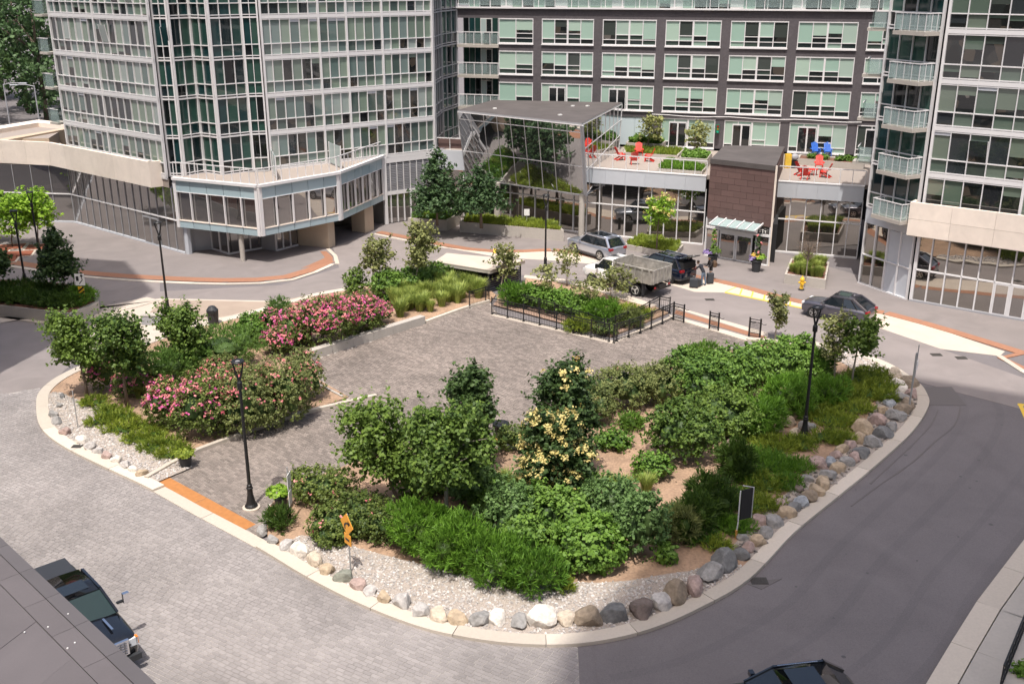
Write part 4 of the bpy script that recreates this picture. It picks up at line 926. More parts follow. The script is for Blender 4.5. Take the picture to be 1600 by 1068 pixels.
# near podium roof in the lower left corner
pr = thing('podium_roof', 'grey membrane podium roof with a panelled parapet in the lower left corner', 'building', (-12, 18, 0))
r0, r1 = g(0, 838, 6), g(245, 1068, 6); dr_ = (r1 - r0).normalized(); nr_ = Vector((dr_.y, -dr_.x, 0)); 
if nr_.x > 0: nr_ = -nr_
a0 = r0 - dr_ * 14; 
PCAP = mat('parapet_metal', (0.095, 0.086, 0.09), 0.6, rnd=.06, stain=.08); PROOF = mat('grey_roofing', (0.105, 0.093, 0.098), 0.85, rnd=.04, var=.06, scale=25, stain=.1)
q = 0; seg = 1.62
while q < 34:
    a = a0 + dr_ * q; b = a0 + dr_ * (q + seg - .012)
    MB().prism([a, b, b + nr_*.33, a + nr_*.33], 5.0, 6.0, PCAP).build('parapet_cap', pr)
    MB().prism([a + nr_*.345, b + nr_*.345, b + nr_*.86, a + nr_*.86], 5.2, 5.985, PROOF).build('flashing_panel', pr); q += seg
q = -3.0; k = 0
vdir = (nr_ * math.cos(.45) + dr_ * math.sin(.45))
while q < 34:
    a = a0 + dr_ * q + nr_ * .875; b = a0 + dr_ * (q + 1.95) + nr_ * .875
    MB().prism([a, b, b + vdir * 25, a + vdir * 25], 5.2, 5.97 - (k % 2) * .006, PROOF).build('roofing_sheet', pr); q += 1.96; k += 1
MB().prism([a0, a0 + dr_*34, a0 + dr_*34 + nr_*25, a0 + nr_*25], 0, 4.99, BEIGE).build('wall', pr)
sp_ = MB()
for _ in range(26): p = a0 + dr_ * R.uniform(10, 26) + nr_ * R.uniform(.1, 5); sp_.box((p.x, p.y, 6.0), (.03, .03, .02), WHITE)
stuff(sp_.build('droppings', pr))
# ---------------------------------------------------------------- vegetation
def leaves_mesh(name, P, N, size, aspect, m, spray=False, up=0.0, curl=0.0):
    """one four-sided leaf per point; spray leaves stand along their normal, broad ones lie across it"""
    n = len(P); N = N / np.linalg.norm(N, axis=1, keepdims=True)
    r = NR.normal(size=(n, 3)); t = np.cross(N, r); t /= np.linalg.norm(t, axis=1, keepdims=True) + 1e-9; b = np.cross(N, t)
    sz = size * NR.uniform(.65, 1.3, (n, 1))
    if spray: a = N * sz * aspect; w = t * sz * .5; V = np.stack([P - w*.6, P + w*.6, P + a + w*.35, P + a - w*.35], 1)
    else: a = b * sz * aspect * .5; w = t * sz * .5; k = N * sz * .12; V = np.stack([P - a, P + w - k, P + a, P - w - k], 1)
    V = V.reshape(-1, 3); me = bpy.data.meshes.new(name)
    me.vertices.add(4*n); me.vertices.foreach_set('co', V.astype(np.float32).ravel()); me.loops.add(4*n); me.loops.foreach_set('vertex_index', np.arange(4*n, dtype=np.int32))
    me.polygons.add(n); me.polygons.foreach_set('loop_start', np.arange(0, 4*n, 4, dtype=np.int32)); me.polygons.foreach_set('loop_total', np.full(n, 4, dtype=np.int32))
    me.materials.append(m); me.update(calc_edges=True); return me
def crown_points(blobs, n, clump, spread, low=-.25, rough=.12, inner=.0, shoot=0.0, ps=.3):
    B = np.array(blobs, float); area = (B[:,3]*B[:,4] + B[:,4]*B[:,5] + B[:,3]*B[:,5]); k = NR.choice(len(B), max(4, n // clump), p=area/area.sum())
    d = NR.normal(size=(len(k), 3)); d /= np.linalg.norm(d, axis=1, keepdims=True); d[:,2] = np.where(d[:,2] < low, -d[:,2], d[:,2])
    f = 1 + NR.normal(0, rough, (len(k), 1)); f *= np.where(NR.random((len(k), 1)) < inner, NR.uniform(.4, .9, (len(k), 1)), 1)
    c = B[k,:3] + d * B[k,3:6] * f
    ok = np.ones(len(k), bool)
    for j in range(len(B)): ok &= ~((k != j) & ((((c - B[j,:3]) / B[j,3:6])**2).sum(1) < .45))
    c = c[ok]; d = d[ok]; q = NR.integers(0, len(c), n); P = c[q] + NR.normal(0, spread, (n, 3)) * np.array([1, 1, .75])
    if shoot:
        sd = d * .8 + np.array([0, 0, .55]) + NR.normal(0, .25, d.shape); sd /= np.linalg.norm(sd, axis=1, keepdims=True); L = NR.uniform(.3, 1.3, len(c)) * shoot * (NR.random(len(c)) < ps)
        t = NR.random(n); on = L[q] > 0; P[on] = (c[q] + sd[q] * (L[q] * t)[:, None] + NR.normal(0, spread * .35, (n, 3)))[on]
    return P, d[q]
def blobset(r, ry, h, nb, jitter=.35, base=0.0):
    out = [(0, 0, base + (h-base)*.5, r*.8, ry*.8, (h-base)*.5)]
    for i in range(nb):
        a = 6.28 * i / nb + R.random(); k = R.uniform(.35, .62); s = R.uniform(.38, .55); zc = base + (h-base) * R.uniform(.35, .68)
        out.append((math.cos(a)*r*k, math.sin(a)*ry*k, zc, r*s, ry*s, min((h-base)*R.uniform(.28, .42), zc - .02)))
    return out
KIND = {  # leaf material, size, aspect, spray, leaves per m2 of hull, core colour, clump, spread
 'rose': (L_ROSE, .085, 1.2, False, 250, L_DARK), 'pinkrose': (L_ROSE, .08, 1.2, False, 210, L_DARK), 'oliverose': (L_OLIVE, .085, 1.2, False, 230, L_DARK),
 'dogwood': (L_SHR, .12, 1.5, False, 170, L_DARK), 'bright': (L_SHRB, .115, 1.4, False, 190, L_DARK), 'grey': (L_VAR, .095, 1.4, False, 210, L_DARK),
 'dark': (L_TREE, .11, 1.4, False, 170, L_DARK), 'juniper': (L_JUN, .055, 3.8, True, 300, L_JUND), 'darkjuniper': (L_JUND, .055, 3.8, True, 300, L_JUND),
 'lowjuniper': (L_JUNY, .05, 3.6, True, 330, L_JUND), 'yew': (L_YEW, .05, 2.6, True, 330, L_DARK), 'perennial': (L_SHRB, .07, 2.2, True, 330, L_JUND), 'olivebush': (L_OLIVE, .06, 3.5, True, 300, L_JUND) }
def shrub(kind, u, vt, vb, wpx, label, name=None, depth=.85, flowers=None, nf=0, hmax=None, zb=SOILH, group=None, cat=None):
    p = g(u, vb, zb); k = mpp(p); r = max(.15, wpx * k / 2); ry = r * depth; Y = p.y + ry * .85
    h = zat(u, vt, Y + ry * .25) - zb; h = max(.25, min(h, hmax or 3.2))
    X = (u - 800) / F * (Y * math.cos(PITCH) + (H - h*.5) * math.sin(PITCH))
    return shrub_at(kind, X, Y, r, ry, h, label, name, flowers, nf, zb, group, cat)
def shrub_at(kind, X, Y, r, ry, h, label, name=None, flowers=None, nf=0, zb=SOILH, group=None, cat=None):
    lm, sz, asp, spray, dens, corem = KIND[kind]
    low = kind in ('lowjuniper',); bl = blobset(r, ry, h, 7 if r > .9 else 4)
    hull = math.pi * (r * ry + (r + ry) * h * .9); n = int(min(9000, max(350, hull * dens * (1.15))))
    P, D = crown_points(bl, n, 9 if not spray else 7, sz * (.9 if not spray else 1.0), low=-.85, rough=.1, shoot=.16 * min(1.5, r) + .06, ps=.35)
    P[:,2] = np.maximum(P[:,2], .02)
    Nn = D * .7 + NR.normal(0, .5, P.shape) + np.array([0, 0, .45 if not spray else .55])
    t = thing(name or {'pinkrose':'rose_bush','rose':'rose_bush','oliverose':'rose_bush','lowjuniper':'juniper','darkjuniper':'juniper','dogwood':'shrub','bright':'shrub','grey':'shrub','dark':'shrub','olivebush':'shrub','perennial':'perennial_plant','yew':'yew_shrub'}.get(kind, kind),
              label, cat or ('rose bush' if 'rose' in kind else 'juniper' if 'juniper' in kind else 'shrub'), (X, Y, zb), group=group)
    link('foliage', leaves_mesh('foliage', P, Nn, sz, asp, lm, spray), t)
    m = MB()
    for (x, y, z, rx, ryy, rz) in bl: # darker core hull that blocks the view through the leaves
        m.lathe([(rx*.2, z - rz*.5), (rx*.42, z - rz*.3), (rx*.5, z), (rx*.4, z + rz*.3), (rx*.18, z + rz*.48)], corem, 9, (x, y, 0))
    m.build('dark_core', t, world=False)
    if nf:
        for fm, cnt in flowers:
            P, D = crown_points(bl, int(cnt * nf * 1.9), 3, .05, low=.0, rough=.05); P += D * .07
            link('blossom', leaves_mesh('blossom', P, D + NR.normal(0, .4, P.shape) + np.array([0,0,.4]), .1, 1.0, fm), t)
    return t
def limb_tree(t, h, trunk_r, crown_c, crown_r, nl, m, fork=.35, bent=(0, 0)):
    tm = MB(); top = Vector((crown_c[0]*.7 + bent[0], crown_c[1]*.7 + bent[1], crown_c[2] + crown_r[2]*.35))
    pts = [Vector((0, 0, -.02)), Vector((R.gauss(0,.02), R.gauss(0,.02), h*fork*.5)), Vector((crown_c[0]*.35, crown_c[1]*.35, h*fork)), Vector((crown_c[0]*.55, crown_c[1]*.6, (h*fork + top.z)/2)), top]
    tm.tube(pts, [trunk_r*1.35, trunk_r, trunk_r*.85, trunk_r*.55, trunk_r*.2], m, 8); tm.build('trunk', t, smooth=True, world=False)
    lm = MB()
    for i in range(nl):
        a = 6.28 * i / nl + R.random()*.8; s = R.uniform(.25, .8); st = pts[2].lerp(top, s * .75)
        e = Vector((crown_c[0] + math.cos(a)*crown_r[0]*R.uniform(.55,.92), crown_c[1] + math.sin(a)*crown_r[1]*R.uniform(.55,.92), crown_c[2] + crown_r[2]*(s - .35)))
        mid = st.lerp(e, .5) + Vector((0, 0, .06*h*R.random())); lm.tube([st, mid, e], [trunk_r*.42, trunk_r*.28, trunk_r*.1], m, 5, cap=False)
    lm.build('limbs', t, world=False)
def tree(u, vbase, crown, label, lm, name='tree', n=4200, sz=.14, asp=1.3, bark=BARK, tr=.06, zb=SOILH, flowers=None, cone=False, lean=0.0, nl=8, nb=11, fork=None, spray=False, depth=.9, dens=1.0, cat='tree', rough=.16, gap=.5):
    """crown = (u centre, v top, v bottom, width px) in the survey photo"""
    cu, vt, vbt, wpx = crown; p = g(u, vbase, zb); k = mpp(p)
    X = lambda uu, z: (uu - 800) / F * (p.y * math.cos(PITCH) + (H - z) * math.sin(PITCH))
    zt = zat(cu, vt, p.y) - zb; zl = max(.1, zat(cu, vbt, p.y) - zb); cz = (zt + zl) / 2; cx = X(cu, cz) - p.x; rx = wpx * k / 2; rz = (zt - zl) / 2; ry = rx * depth
    t = thing(name, label, cat, tuple(p)); f = fork if fork else max(.25, min(.6, zl / zt + .05))
    limb_tree(t, zt, tr, (cx, 0, cz), (rx, ry, rz), nl, bark, f)
    bl = []
    if cone:
        for i in range(nb):
            s = (i + .5) / nb; rr = rx * (1 - s)**.75 + .12; a = i * 2.4
            for j in range(3): aa = a + j * 2.1; bl.append((cx + math.cos(aa)*rr*.5, math.sin(aa)*rr*.5, zl + (zt-zl)*s, rr*.55, rr*.55, rz*.16))
    else:
        for i in range(nb):
            s = (i + .5) / nb * 2 - 1; rr = math.sqrt(max(.05, 1 - (s*.9)**2)); a = i * 2.4 + R.random(); q = R.uniform(.35, .7) * rr
            e = R.uniform(.2, .42); bl.append((cx + math.cos(a)*rx*q + lean*s*rx, math.sin(a)*ry*q, cz + s*rz*.78, rx*e, ry*e, rz*e*.8))
    P, D = crown_points(bl, int(n * dens), 11, sz * .95, low=-.7, rough=rough, inner=.2, shoot=.22 + rx * .3, ps=.4)
    Nn = D * .5 + NR.normal(0, .5, P.shape) + np.array([0, 0, .6])
    link('crown', leaves_mesh('crown', P, Nn, sz, asp, lm, spray), t)
    if flowers:
        for fm, cnt, fs in flowers:
            P, D = crown_points(bl, cnt, 20, .08, low=.0, rough=.08); P += D * .26 + np.array([0, 0, .05])
            link('blossom', leaves_mesh('blossom', P, D + NR.normal(0, .5, P.shape) + np.array([0,0,.5]), fs, 1.0, fm), t)
    return t
# --- west bed
PK = [(P_PINK, 1.0), (P_HOT, .7)]
for u, vt, vb, w, nf, lab in [(452,483,548,92,520,'pink rose bush at the left end of the big upper rose mass'),(508,462,552,112,760,'largest pink rose bush in the middle of the upper rose mass'),(564,457,532,84,560,'pink rose bush at the right end of the upper rose mass beside the small conifer'),(432,512,562,60,260,'smaller pink rose bush sloping down behind the seat wall'),(590,470,512,50,240,'narrow pink rose bush at the far right tip of the rose mass')]:
    shrub('pinkrose', u, vt, vb, w, lab, flowers=PK, nf=nf)
for u, vt, vb, w, nf, lab, k in [(262,590,678,78,330,'bright pink rose bush at the left end of the long front hedge','pinkrose'),(318,586,696,110,330,'broad rose bush with coral blooms second along the front hedge','pinkrose'),(385,562,690,110,230,'rose bush in the middle of the front hedge behind the black lamp','oliverose'),(440,543,672,100,190,'olive green rose bush with peach buds in the right half of the hedge','oliverose'),(478,550,630,62,90,'rounded olive rose bush at the right end of the hedge by the plaza','oliverose'),(350,556,620,80,260,'rose bush with small pink blooms at the back of the hedge','oliverose'),(160,548,618,62,170,'pink rose bush between the two leftmost trees','pinkrose'),(208,572,628,72,150,'pink rose bush in the shade of the second tree from the left','pinkrose')]:
    shrub(k, u, vt, vb, w, lab, flowers=PK if k == 'pinkrose' else [(P_PINK, 1.0)], nf=nf)
for k, u, vt, vb, w, lab in [('yew',255,545,615,90,'pale green shrub under the tree at the left of the west bed'),('yew',345,508,592,128,'broad feathery green yew in the middle of the west bed'),('yew',300,535,600,70,'rounded green yew at the left of the broad feathery one'),('bright',398,488,545,62,'bright green shrub behind the yew beside the pink roses'),('yew',437,466,505,44,'small dark green shrub above the left end of the rose mass'),('dark',553,421,462,36,'small cone shaped conifer above the pink roses'),('bright',420,505,530,50,'low green plant patch left of the pink roses'),
    ('dogwood',605,424,470,60,'green shrub below the windblown small tree'),('dogwood',642,420,462,62,'dark rounded shrub between the two windblown trees'),('dogwood',676,412,452,60,'rounded green shrub at the left end of the bike shelter'),('dogwood',618,460,476,36,'little dark shrub in front of the windblown tree')]:
    shrub(k, u, vt, vb, w, lab)
LJ = 0
for u, v, w in [(150,632,44),(172,646,50),(160,662,50),(196,655,50),(188,674,50),(222,668,44),(214,690,48),(240,682,44),(238,703,44),(262,694,40),(262,714,36),(282,706,34)]:
    shrub('lowjuniper', u, v - 10, v + 6, w, 'low yellow green juniper in the strip beside the white gravel, %s from the left tree' % ordn(LJ), hmax=.42, depth=.8); LJ += 1
tree(137, 622, (116, 492, 576, 86), 'leftmost tree, slim trunk leaning left, at the west tip of the island', L_TREE, n=8060, sz=.125, tr=.075, lean=-.1)
tree(200, 636, (188, 490, 586, 94), 'second tree from the left with a straight pale trunk above junipers', L_TREE, n=9610, sz=.125, tr=.08)
tree(286, 590, (284, 480, 572, 84), 'third tree from the left rising over the pale green shrubs', L_TREE, n=8060, sz=.125, tr=.07)
tree(583, 460, (590, 368, 428, 52), 'small windblown tree left of the bike shelter', L_THIN, n=1900, sz=.15, tr=.04, bark=BARKL, lean=.25)
tree(650, 458, (658, 343, 425, 52), 'taller windblown tree in front of the grey planters', L_THIN, n=3000, sz=.15, tr=.05, bark=BARKL, lean=.2)
tree(783, 456, (790, 378, 438, 46), 'thin tree in front of the right end of the bike shelter', L_THIN, n=1300, sz=.14, tr=.04, bark=BARKL, rough=.25)
tree(854, 480, (855, 412, 448, 44), 'sparse sapling behind the black fence near the lamp post', L_THIN, n=550, sz=.13, tr=.035, bark=BARKL, rough=.3)
tree(886, 446, (886, 384, 434, 46), 'sparse sapling in front of the silver car', L_THIN, n=800, sz=.13, tr=.035, bark=BARKL, rough=.25)
tree(921, 497, (915, 438, 462, 60), 'thin wide sapling above the fence and left of the truck wheel', L_THIN, n=600, sz=.13, tr=.035, bark=BARKL, rough=.3)
tree(953, 466, (957, 418, 458, 66), 'sapling with olive leaves in front of the white truck', L_THIN, n=1300, sz=.13, tr=.035, bark=BARKL, rough=.25)
tree(1211, 530, (1217, 457, 512, 42), 'slim young tree beside the black rack panel', L_THIN, n=1400, sz=.13, tr=.04, bark=BARKL, rough=.2)
tree(1302, 600, (1306, 492, 568, 52), 'airy young tree right of the tall lamp post', L_THIN, n=1500, sz=.13, tr=.05, bark=BARKL, rough=.22)
tree(1330, 604, (1345, 498, 556, 76), 'dark leaved young tree at the north east corner of the island', L_TREE, n=2600, sz=.14, tr=.05, bark=BARKL, rough=.2)
# ornamental grasses
def grass_mesh(r, h, n, blade=.03):
    a = NR.uniform(0, 6.28, n); q = np.sqrt(NR.random(n)) * r * .35; P = np.stack([np.cos(a)*q, np.sin(a)*q, np.zeros(n)], 1)
    o = np.stack([np.cos(a), np.sin(a), np.zeros(n)], 1); L = h * NR.uniform(.7, 1.15, (n, 1)); k = NR.uniform(.15, .9, (n, 1)) * r
    t = np.stack([-np.sin(a), np.cos(a), np.zeros(n)], 1) * blade; m1 = P + o*k*.35 + np.array([0,0,1])*L*.65; m2 = P + o*k*1.1 + np.array([0,0,1])*L*.95 + np.array([.06,0,0])
    V = np.stack([P - t, P + t, m1 + t*.8, m1 - t*.8, m2], 1).reshape(-1, 3); me = bpy.data.meshes.new('blades'); fs = []
    for i in range(n): b = i*5; fs += [(b, b+1, b+2, b+3), (b+3, b+2, b+4)]
    me.from_pydata(V.tolist(), [], fs); me.materials.append(L_GRASS); me.update(); return me
GM = [grass_mesh(.55, .95, 260, .028), grass_mesh(.5, .85, 240, .028), grass_mesh(.45, 1.0, 220, .028)]
def grass(u, v, s, label, group, zb=SOILH):
    o = link('ornamental_grass', GM[R.randrange(3)], None, g(u, v, zb), R.random()*6); o.scale = (s, s, s * R.uniform(.85, 1.1)); return tag(o, label, 'grass', group)
for i in range(64):
    t = R.random(); s = R.random(); u = 612 + 146*t + R.uniform(-6, 6); v = 501 - 38*t - s*36*(1 - .3*t)
    grass(u, v, R.uniform(.95, 1.25), 'tuft of green ornamental grass in the bed between the seat wall and the bike shelter', 'ornamental grasses by the bike shelter')
for i, (u, v) in enumerate([(290,600),(318,610),(235,620),(216,622)]): grass(u, v, .7, 'grass tuft between the yews and the rose hedge, %s from the left' % ORD[[2,3,1,0][i]], 'grass tufts in the west bed')
for i, (u, v) in enumerate([(790,762),(806,770),(778,772),(930,775),(955,768),(975,772),(1010,770)]): grass(u, v, .85, 'loose grass tuft among the dogwoods, %s from the left' % ORD[[1,2,0,3,4,5,6][i]], 'grass tufts in the east bed')
# --- small north bed
for k, u, vt, vb, w, lab in [('juniper',806,440,482,50,'bright green juniper at the left end of the fenced bed'),('bright',836,432,484,60,'tall bright green shrub beside the bike shelter in the fenced bed'),('bright',872,440,492,66,'bright green shrub behind the fence near the second sapling'),('bright',910,452,502,66,'bright green shrub in the centre of the fenced bed'),('juniper',940,466,510,60,'green spreading juniper near the fence corner'),('lowjuniper',975,478,505,56,'yellowish low juniper towards the right fence'),('lowjuniper',1000,484,500,40,'small yellowish juniper at the right end of the fenced bed'),('lowjuniper',905,498,522,50,'yellow green ground juniper close behind the fence pickets'),('rose',945,505,526,46,'small leafy bush in the fence corner'),('olivebush',985,488,514,44,'olive bush behind the right fence run')]:
    shrub(k, u, vt, vb, w, lab, hmax=1.3)
# --- big east bed
E = [('rose',500,712,800,110,'low rose bush with a few pink flowers by the entry sign post',40),('rose',560,700,850,130,'wide green rose bush above the yellow arrow sign',30),('rose',520,765,858,90,'rose bush touching the gravel behind the yellow arrow sign',26),('rose',610,740,860,90,'rose bush right of the yellow arrow sign',16),
 ('juniper',655,790,880,100,'bright green juniper mound right of the yellow arrow sign',0),('juniper',712,815,905,110,'bright green juniper mound in the middle of the front row',0),('juniper',775,840,925,110,'bright green juniper mound third in the front row',0),('juniper',838,868,940,90,'bright green juniper mound at the right end of the front row',0),('juniper',700,802,856,90,'juniper mound around the foot of the centre tree',0),('juniper',810,835,890,70,'juniper behind the front row right of the centre tree',0),('lowjuniper',884,905,928,26,'tiny juniper beside the sandy patch',0),
 ('grey',800,752,862,110,'grey green dogwood right of the centre tree trunk',0),('grey',740,720,800,90,'grey green shrub behind the centre tree trunk',0),('dogwood',872,765,868,120,'dark green dogwood in the middle of the big bed',0),('bright',918,806,908,126,'light green flat topped shrub above the sandy patch',0),('grey',955,742,850,110,'grey green shrub above the light green flat topped one',0),('grey',1000,770,885,84,'upright grey green shrub right of the light green one',0),('dogwood',820,800,880,90,'dogwood left of the light green flat topped shrub',0),('dogwood',890,730,800,110,'dogwood just below the cream blossom tree',0),
 ('dogwood',705,690,780,84,'dark shrub in the shade between the two big trees',0),('grey',845,705,792,84,'grey green shrub under the cream blossom tree at its left',0),('bright',760,745,800,70,'bright shrub between the centre tree and the dogwoods',0),
 ('dogwood',650,700,790,90,'dark shrub behind the roses and left of the centre tree',0),
 ('olivebush',1060,795,858,66,'olive feathery bush left of the dark rounded ones',0),('darkjuniper',1112,745,815,84,'dark rounded feathery bush left of the banner sign',0),('darkjuniper',1085,775,845,70,'dark feathery bush below the larger one near the banner',0),('darkjuniper',1150,690,760,60,'dark juniper above the banner sign',0),
 ('dark',1065,618,735,108,'big round leafed shrub in the centre of the sandy ground',0),('bright',1017,708,756,66,'small round shrub alone on the sandy ground',0),('bright',958,672,708,62,'low dense green mound beside the cream blossom tree',0),('perennial',985,648,675,44,'small grey green mound behind the low dense one',0),('perennial',1130,698,722,18,'tiny round plant beside the pink flat stones',0),('bright',1040,850,884,36,'small shrub at the edge of the sand near the dark junipers',0),
 ('oliverose',975,572,652,110,'dull green rose bush by the plaza left of the big dogwoods',8),('oliverose',925,600,672,80,'dull rose bush right of the cream blossom trees',8),('oliverose',1030,566,640,84,'dull rose bush next to the tall dogwoods',4),('rose',800,664,712,56,'small bush beside the black litter bin',0),
 ('dogwood',1085,553,640,112,'large dogwood at the left of the tall hedge',0),('dogwood',1140,545,632,110,'large dogwood in the middle of the tall hedge',0),('dark',1140,605,692,112,'broad shrub in front of the tall hedge',0),('dogwood',1198,533,610,110,'large dogwood right of the middle of the tall hedge',0),('bright',1240,526,600,84,'bright large leafed shrub at the right end of the hedge left of the lamp',0),('perennial',1090,540,575,70,'spiky green plant on the plaza side of the tall hedge',0),('perennial',1275,548,600,60,'green bush just right of the tall lamp post',0),
 ('juniper',1185,625,690,84,'bright juniper in front of the tall hedge',0),('juniper',1232,590,660,84,'bright juniper beside the lamp post',0),('juniper',1290,590,640,70,'bright juniper under the airy young tree',0),('grey',1092,640,700,50,'dark side of a shrub behind the round leafed one',0)]
for k, u, vt, vb, w, lab, nf in E: shrub(k, u, vt, vb, w, lab, flowers=[(P_PINK, .6)], nf=nf, hmax=1.35 if k == 'rose' else 2.6)
i = 0
for u, v, w in [(1180,690,70),(1215,705,80),(1250,700,60),(1165,720,70),(1205,735,80),(1240,735,60),(1160,750,70),(1195,765,76),(1230,762,56),(1135,785,70),(1172,798,80),(1205,795,50),(1115,820,66),(1150,832,66),(1090,850,66),(1120,858,50),(1300,665,80),(1280,650,70),(1330,645,80),(1312,625,80),(1350,622,80),(1375,608,60),(1335,600,70),(1360,590,60),(1290,690,60),(1318,690,40),(1385,625,40),(1268,622,60)]:
    shrub('lowjuniper' if v < 700 or R.random() < .35 else 'juniper', u, v - 13, v + 6, w, 'spreading ground juniper above the east boulders, %s from the banner' % ordn(i), hmax=.42); i += 1
tree(622, 800, (590, 624, 752, 136), 'big multi branched tree with curling shoots at the left of the east bed', L_TREE, n=8060, sz=.125, tr=.07, lean=-.1, nl=12, fork=.25, rough=.2)
tree(697, 832, (700, 640, 762, 146), 'centre tree with a straight pale trunk rising from junipers', L_TREE, n=11625, sz=.125, tr=.085, bark=BARKL, fork=.4)
tree(738, 738, (732, 578, 705, 100), 'dark tree with a few yellow blossoms by the plaza', L_DARK, n=11625, sz=.125, tr=.08, flowers=[(P_GOLD, 170, .1)], fork=.2)
tree(885, 740, (884, 566, 725, 112), 'dark tree dotted with cream blossoms beside the litter bin', L_DARK, n=13175, sz=.125, tr=.08, flowers=[(P_CREAM, 650, .1), (P_GOLD, 200, .09)], fork=.2)
tree(872, 800, (866, 642, 792, 112), 'tree covered in cream yellow blossom in front of the darker one', L_DARK, n=11625, sz=.125, tr=.07, flowers=[(P_CREAM, 5600, .085)], fork=.2)
# --- across the road
# left median planter
mp = thing('raised_planter', 'long grey concrete planter with dark hedge in the left road', 'planter', g(80, 480))
MB().prism([g(u, v, 0) for u, v in ((-200,505),(0,494),(115,508),(157,489),(152,470),(100,458),(0,452),(-200,455))], 0, .75, CONC).build('planter_wall', mp)
MB().prism([lerp(g(u, v, 0), g(40,478), .05) for u, v in ((-200,505),(0,494),(115,508),(157,489),(152,470),(100,458),(0,452),(-200,455))], .75, .78, MULCH).build('planter_soil', mp)
sheet('median_kerb', [(0,497),(115,512),(160,492),(215,480),(250,470),(230,465),(160,480),(0,505)], LAYBY, -.01, .05)
i = 0
for u, v, w in [(-30,478,70),(8,480,60),(40,484,60),(72,487,60),(100,490,50),(125,486,40),(20,468,60),(60,472,60),(95,474,50),(128,474,36),(143,478,26)]:
    shrub('darkjuniper' if u < 110 else 'juniper', u, v - 34, v - 6, w, 'dark clipped juniper in the left road planter, %s in the row' % ordn(i), zb=.78, hmax=.6); i += 1
tree(86, 460, (90, 358, 432, 64), 'dark green tree standing in the left road planter', L_DARK, n=4200, sz=.17, tr=.06, zb=.78, cone=True, nb=8)
tree(-6, 458, (-4, 392, 432, 44), 'dark tree cut by the left edge of the photo', L_DARK, n=1800, sz=.17, tr=.06, zb=.78)
for u, v, cr, lab in [(20,386,(18,298,372,74),'lime green tree at the far left on the mulch squares'),(62,386,(58,296,360,66),'lime green tree second from the left on the mulch squares'),(-30,380,(-30,300,366,70),'lime green tree partly outside the left edge')]:
    tree(u, v, cr, lab, L_LIME, n=2200, sz=.2, tr=.05, zb=BAND)
for i, (u, v) in enumerate([(18,386),(62,386),(30,397),(-10,396),(5,406)]):
    p = g(u, v, BAND); t = thing('tree_pit', 'square of red mulch with pale edging, %s of the left cluster' % ORD[i], 'tree pit', p); MB().box((p.x, p.y, BAND), (2.2, 2.0, .09), KERB, .25).build('edging', t); MB().box((p.x, p.y, BAND + .03), (1.9, 1.7, .06), REDMULCH, .25).build('mulch', t)
# planters by the lobby
def planter(rim, vbase, label, soil=MULCH, wall=.18, z=BAND, h=None, veg=None):
    """rim = surveyed top corners (front left, front right, back right, back left); vbase = photo height of the front right foot"""
    if h is None: h = max(.2, zat(rim[1][0], rim[1][1], g(rim[1][0], vbase, z).y) - z)
    P = [g(u, v, z + h) for u, v in rim]; P = [Vector((p.x, p.y, z)) for p in P]; c = sum(P, Vector()) / len(P); t = thing('raised_planter', label, 'planter', (c.x, c.y, z))
    I = [p + (c - p).normalized() * wall * 1.4 for p in P]; n = len(P)
    for i in range(n): q = (i+1) % n; MB().prism([P[i], P[q], I[q], I[i]], z, z + h, CONC).build('planter_wall', t)
    MB().prism(I, z, z + h - .08, soil).build('planter_soil', t)
    for kind, nn, hh in (veg or ()): cover_at(I, z + h - .08, kind, 'planting', nn, hh)
    return t, I, z + h - .08
def cover_at(P, zb, kind, name, n, h=.3):
    lm, s0, asp, spray, dens, corem = KIND[kind]; xs = [p.x for p in P]; ys = [p.y for p in P]; out = []
    while len(out) < n:
        x, y = R.uniform(min(xs), max(xs)), R.uniform(min(ys), max(ys))
        if inpoly(x, y, P): out.append((x, y, zb + (.35 + .65*abs(math.sin(x*2.3)*math.cos(y*1.9)))*h*R.random()))
    Pn = np.array(out); N = NR.normal(0, .5, Pn.shape) + np.array([0, 0, 1.0]); return stuff(link(name, leaves_mesh(name, Pn, N, s0*1.5, asp, lm, spray)))
def tufts(I, zb, n, lab, group, s=.62):
    xs = [p.x for p in I]; ys = [p.y for p in I]; k = 0
    while k < n:
        x, y = R.uniform(min(xs), max(xs)), R.uniform(min(ys), max(ys))
        if inpoly(x, y, I): o = link('ornamental_grass', GM[R.randrange(3)], None, (x, y, zb), R.random()*6); o.scale = (s, s, s*R.uniform(.7, 1)); tag(o, lab, 'grass', group); k += 1
_, I, zz = planter([(637.5,340.6),(698,344),(720,333),(662,330)], 361, 'grey concrete planter holding the taller layered conifer', veg=[('juniper', 3000, .4)])
tufts(I, zz, 6, 'low grassy plant in the planter of the tall conifer', 'grassy plants in the conifer planter')
_, I, zz = planter([(718,346),(881,360),(872,350),(728,337)], 377, 'long grey concrete planter under the tilted glass pavilion', veg=[('lowjuniper', 7000, .45)])
tufts(I, zz, 14, 'yellow green grassy plant in the long planter under the pavilion', 'grassy plants in the long planter')
_, I, zz = planter([(974,381),(1056,396),(1068,382),(1000,370)], 404, 'grey planter with the yellow tipped tree in front of the lobby glass', veg=[('lowjuniper', 5500, .5)])
tufts(I, zz, 10, 'yellow green plant in the planter of the yellow tipped tree', 'plants in the lobby planter')
_, I, zz = planter([(1226,428),(1290.6,437),(1296,409),(1236,403.6)], 452, 'square grey planter with a bare tree behind the hydrant')
tufts([p.lerp(sum(I, Vector())/4, .2) for p in I], zz, 26, 'grass clump in the square planter behind the hydrant', 'grass clumps in the square planter', .85)
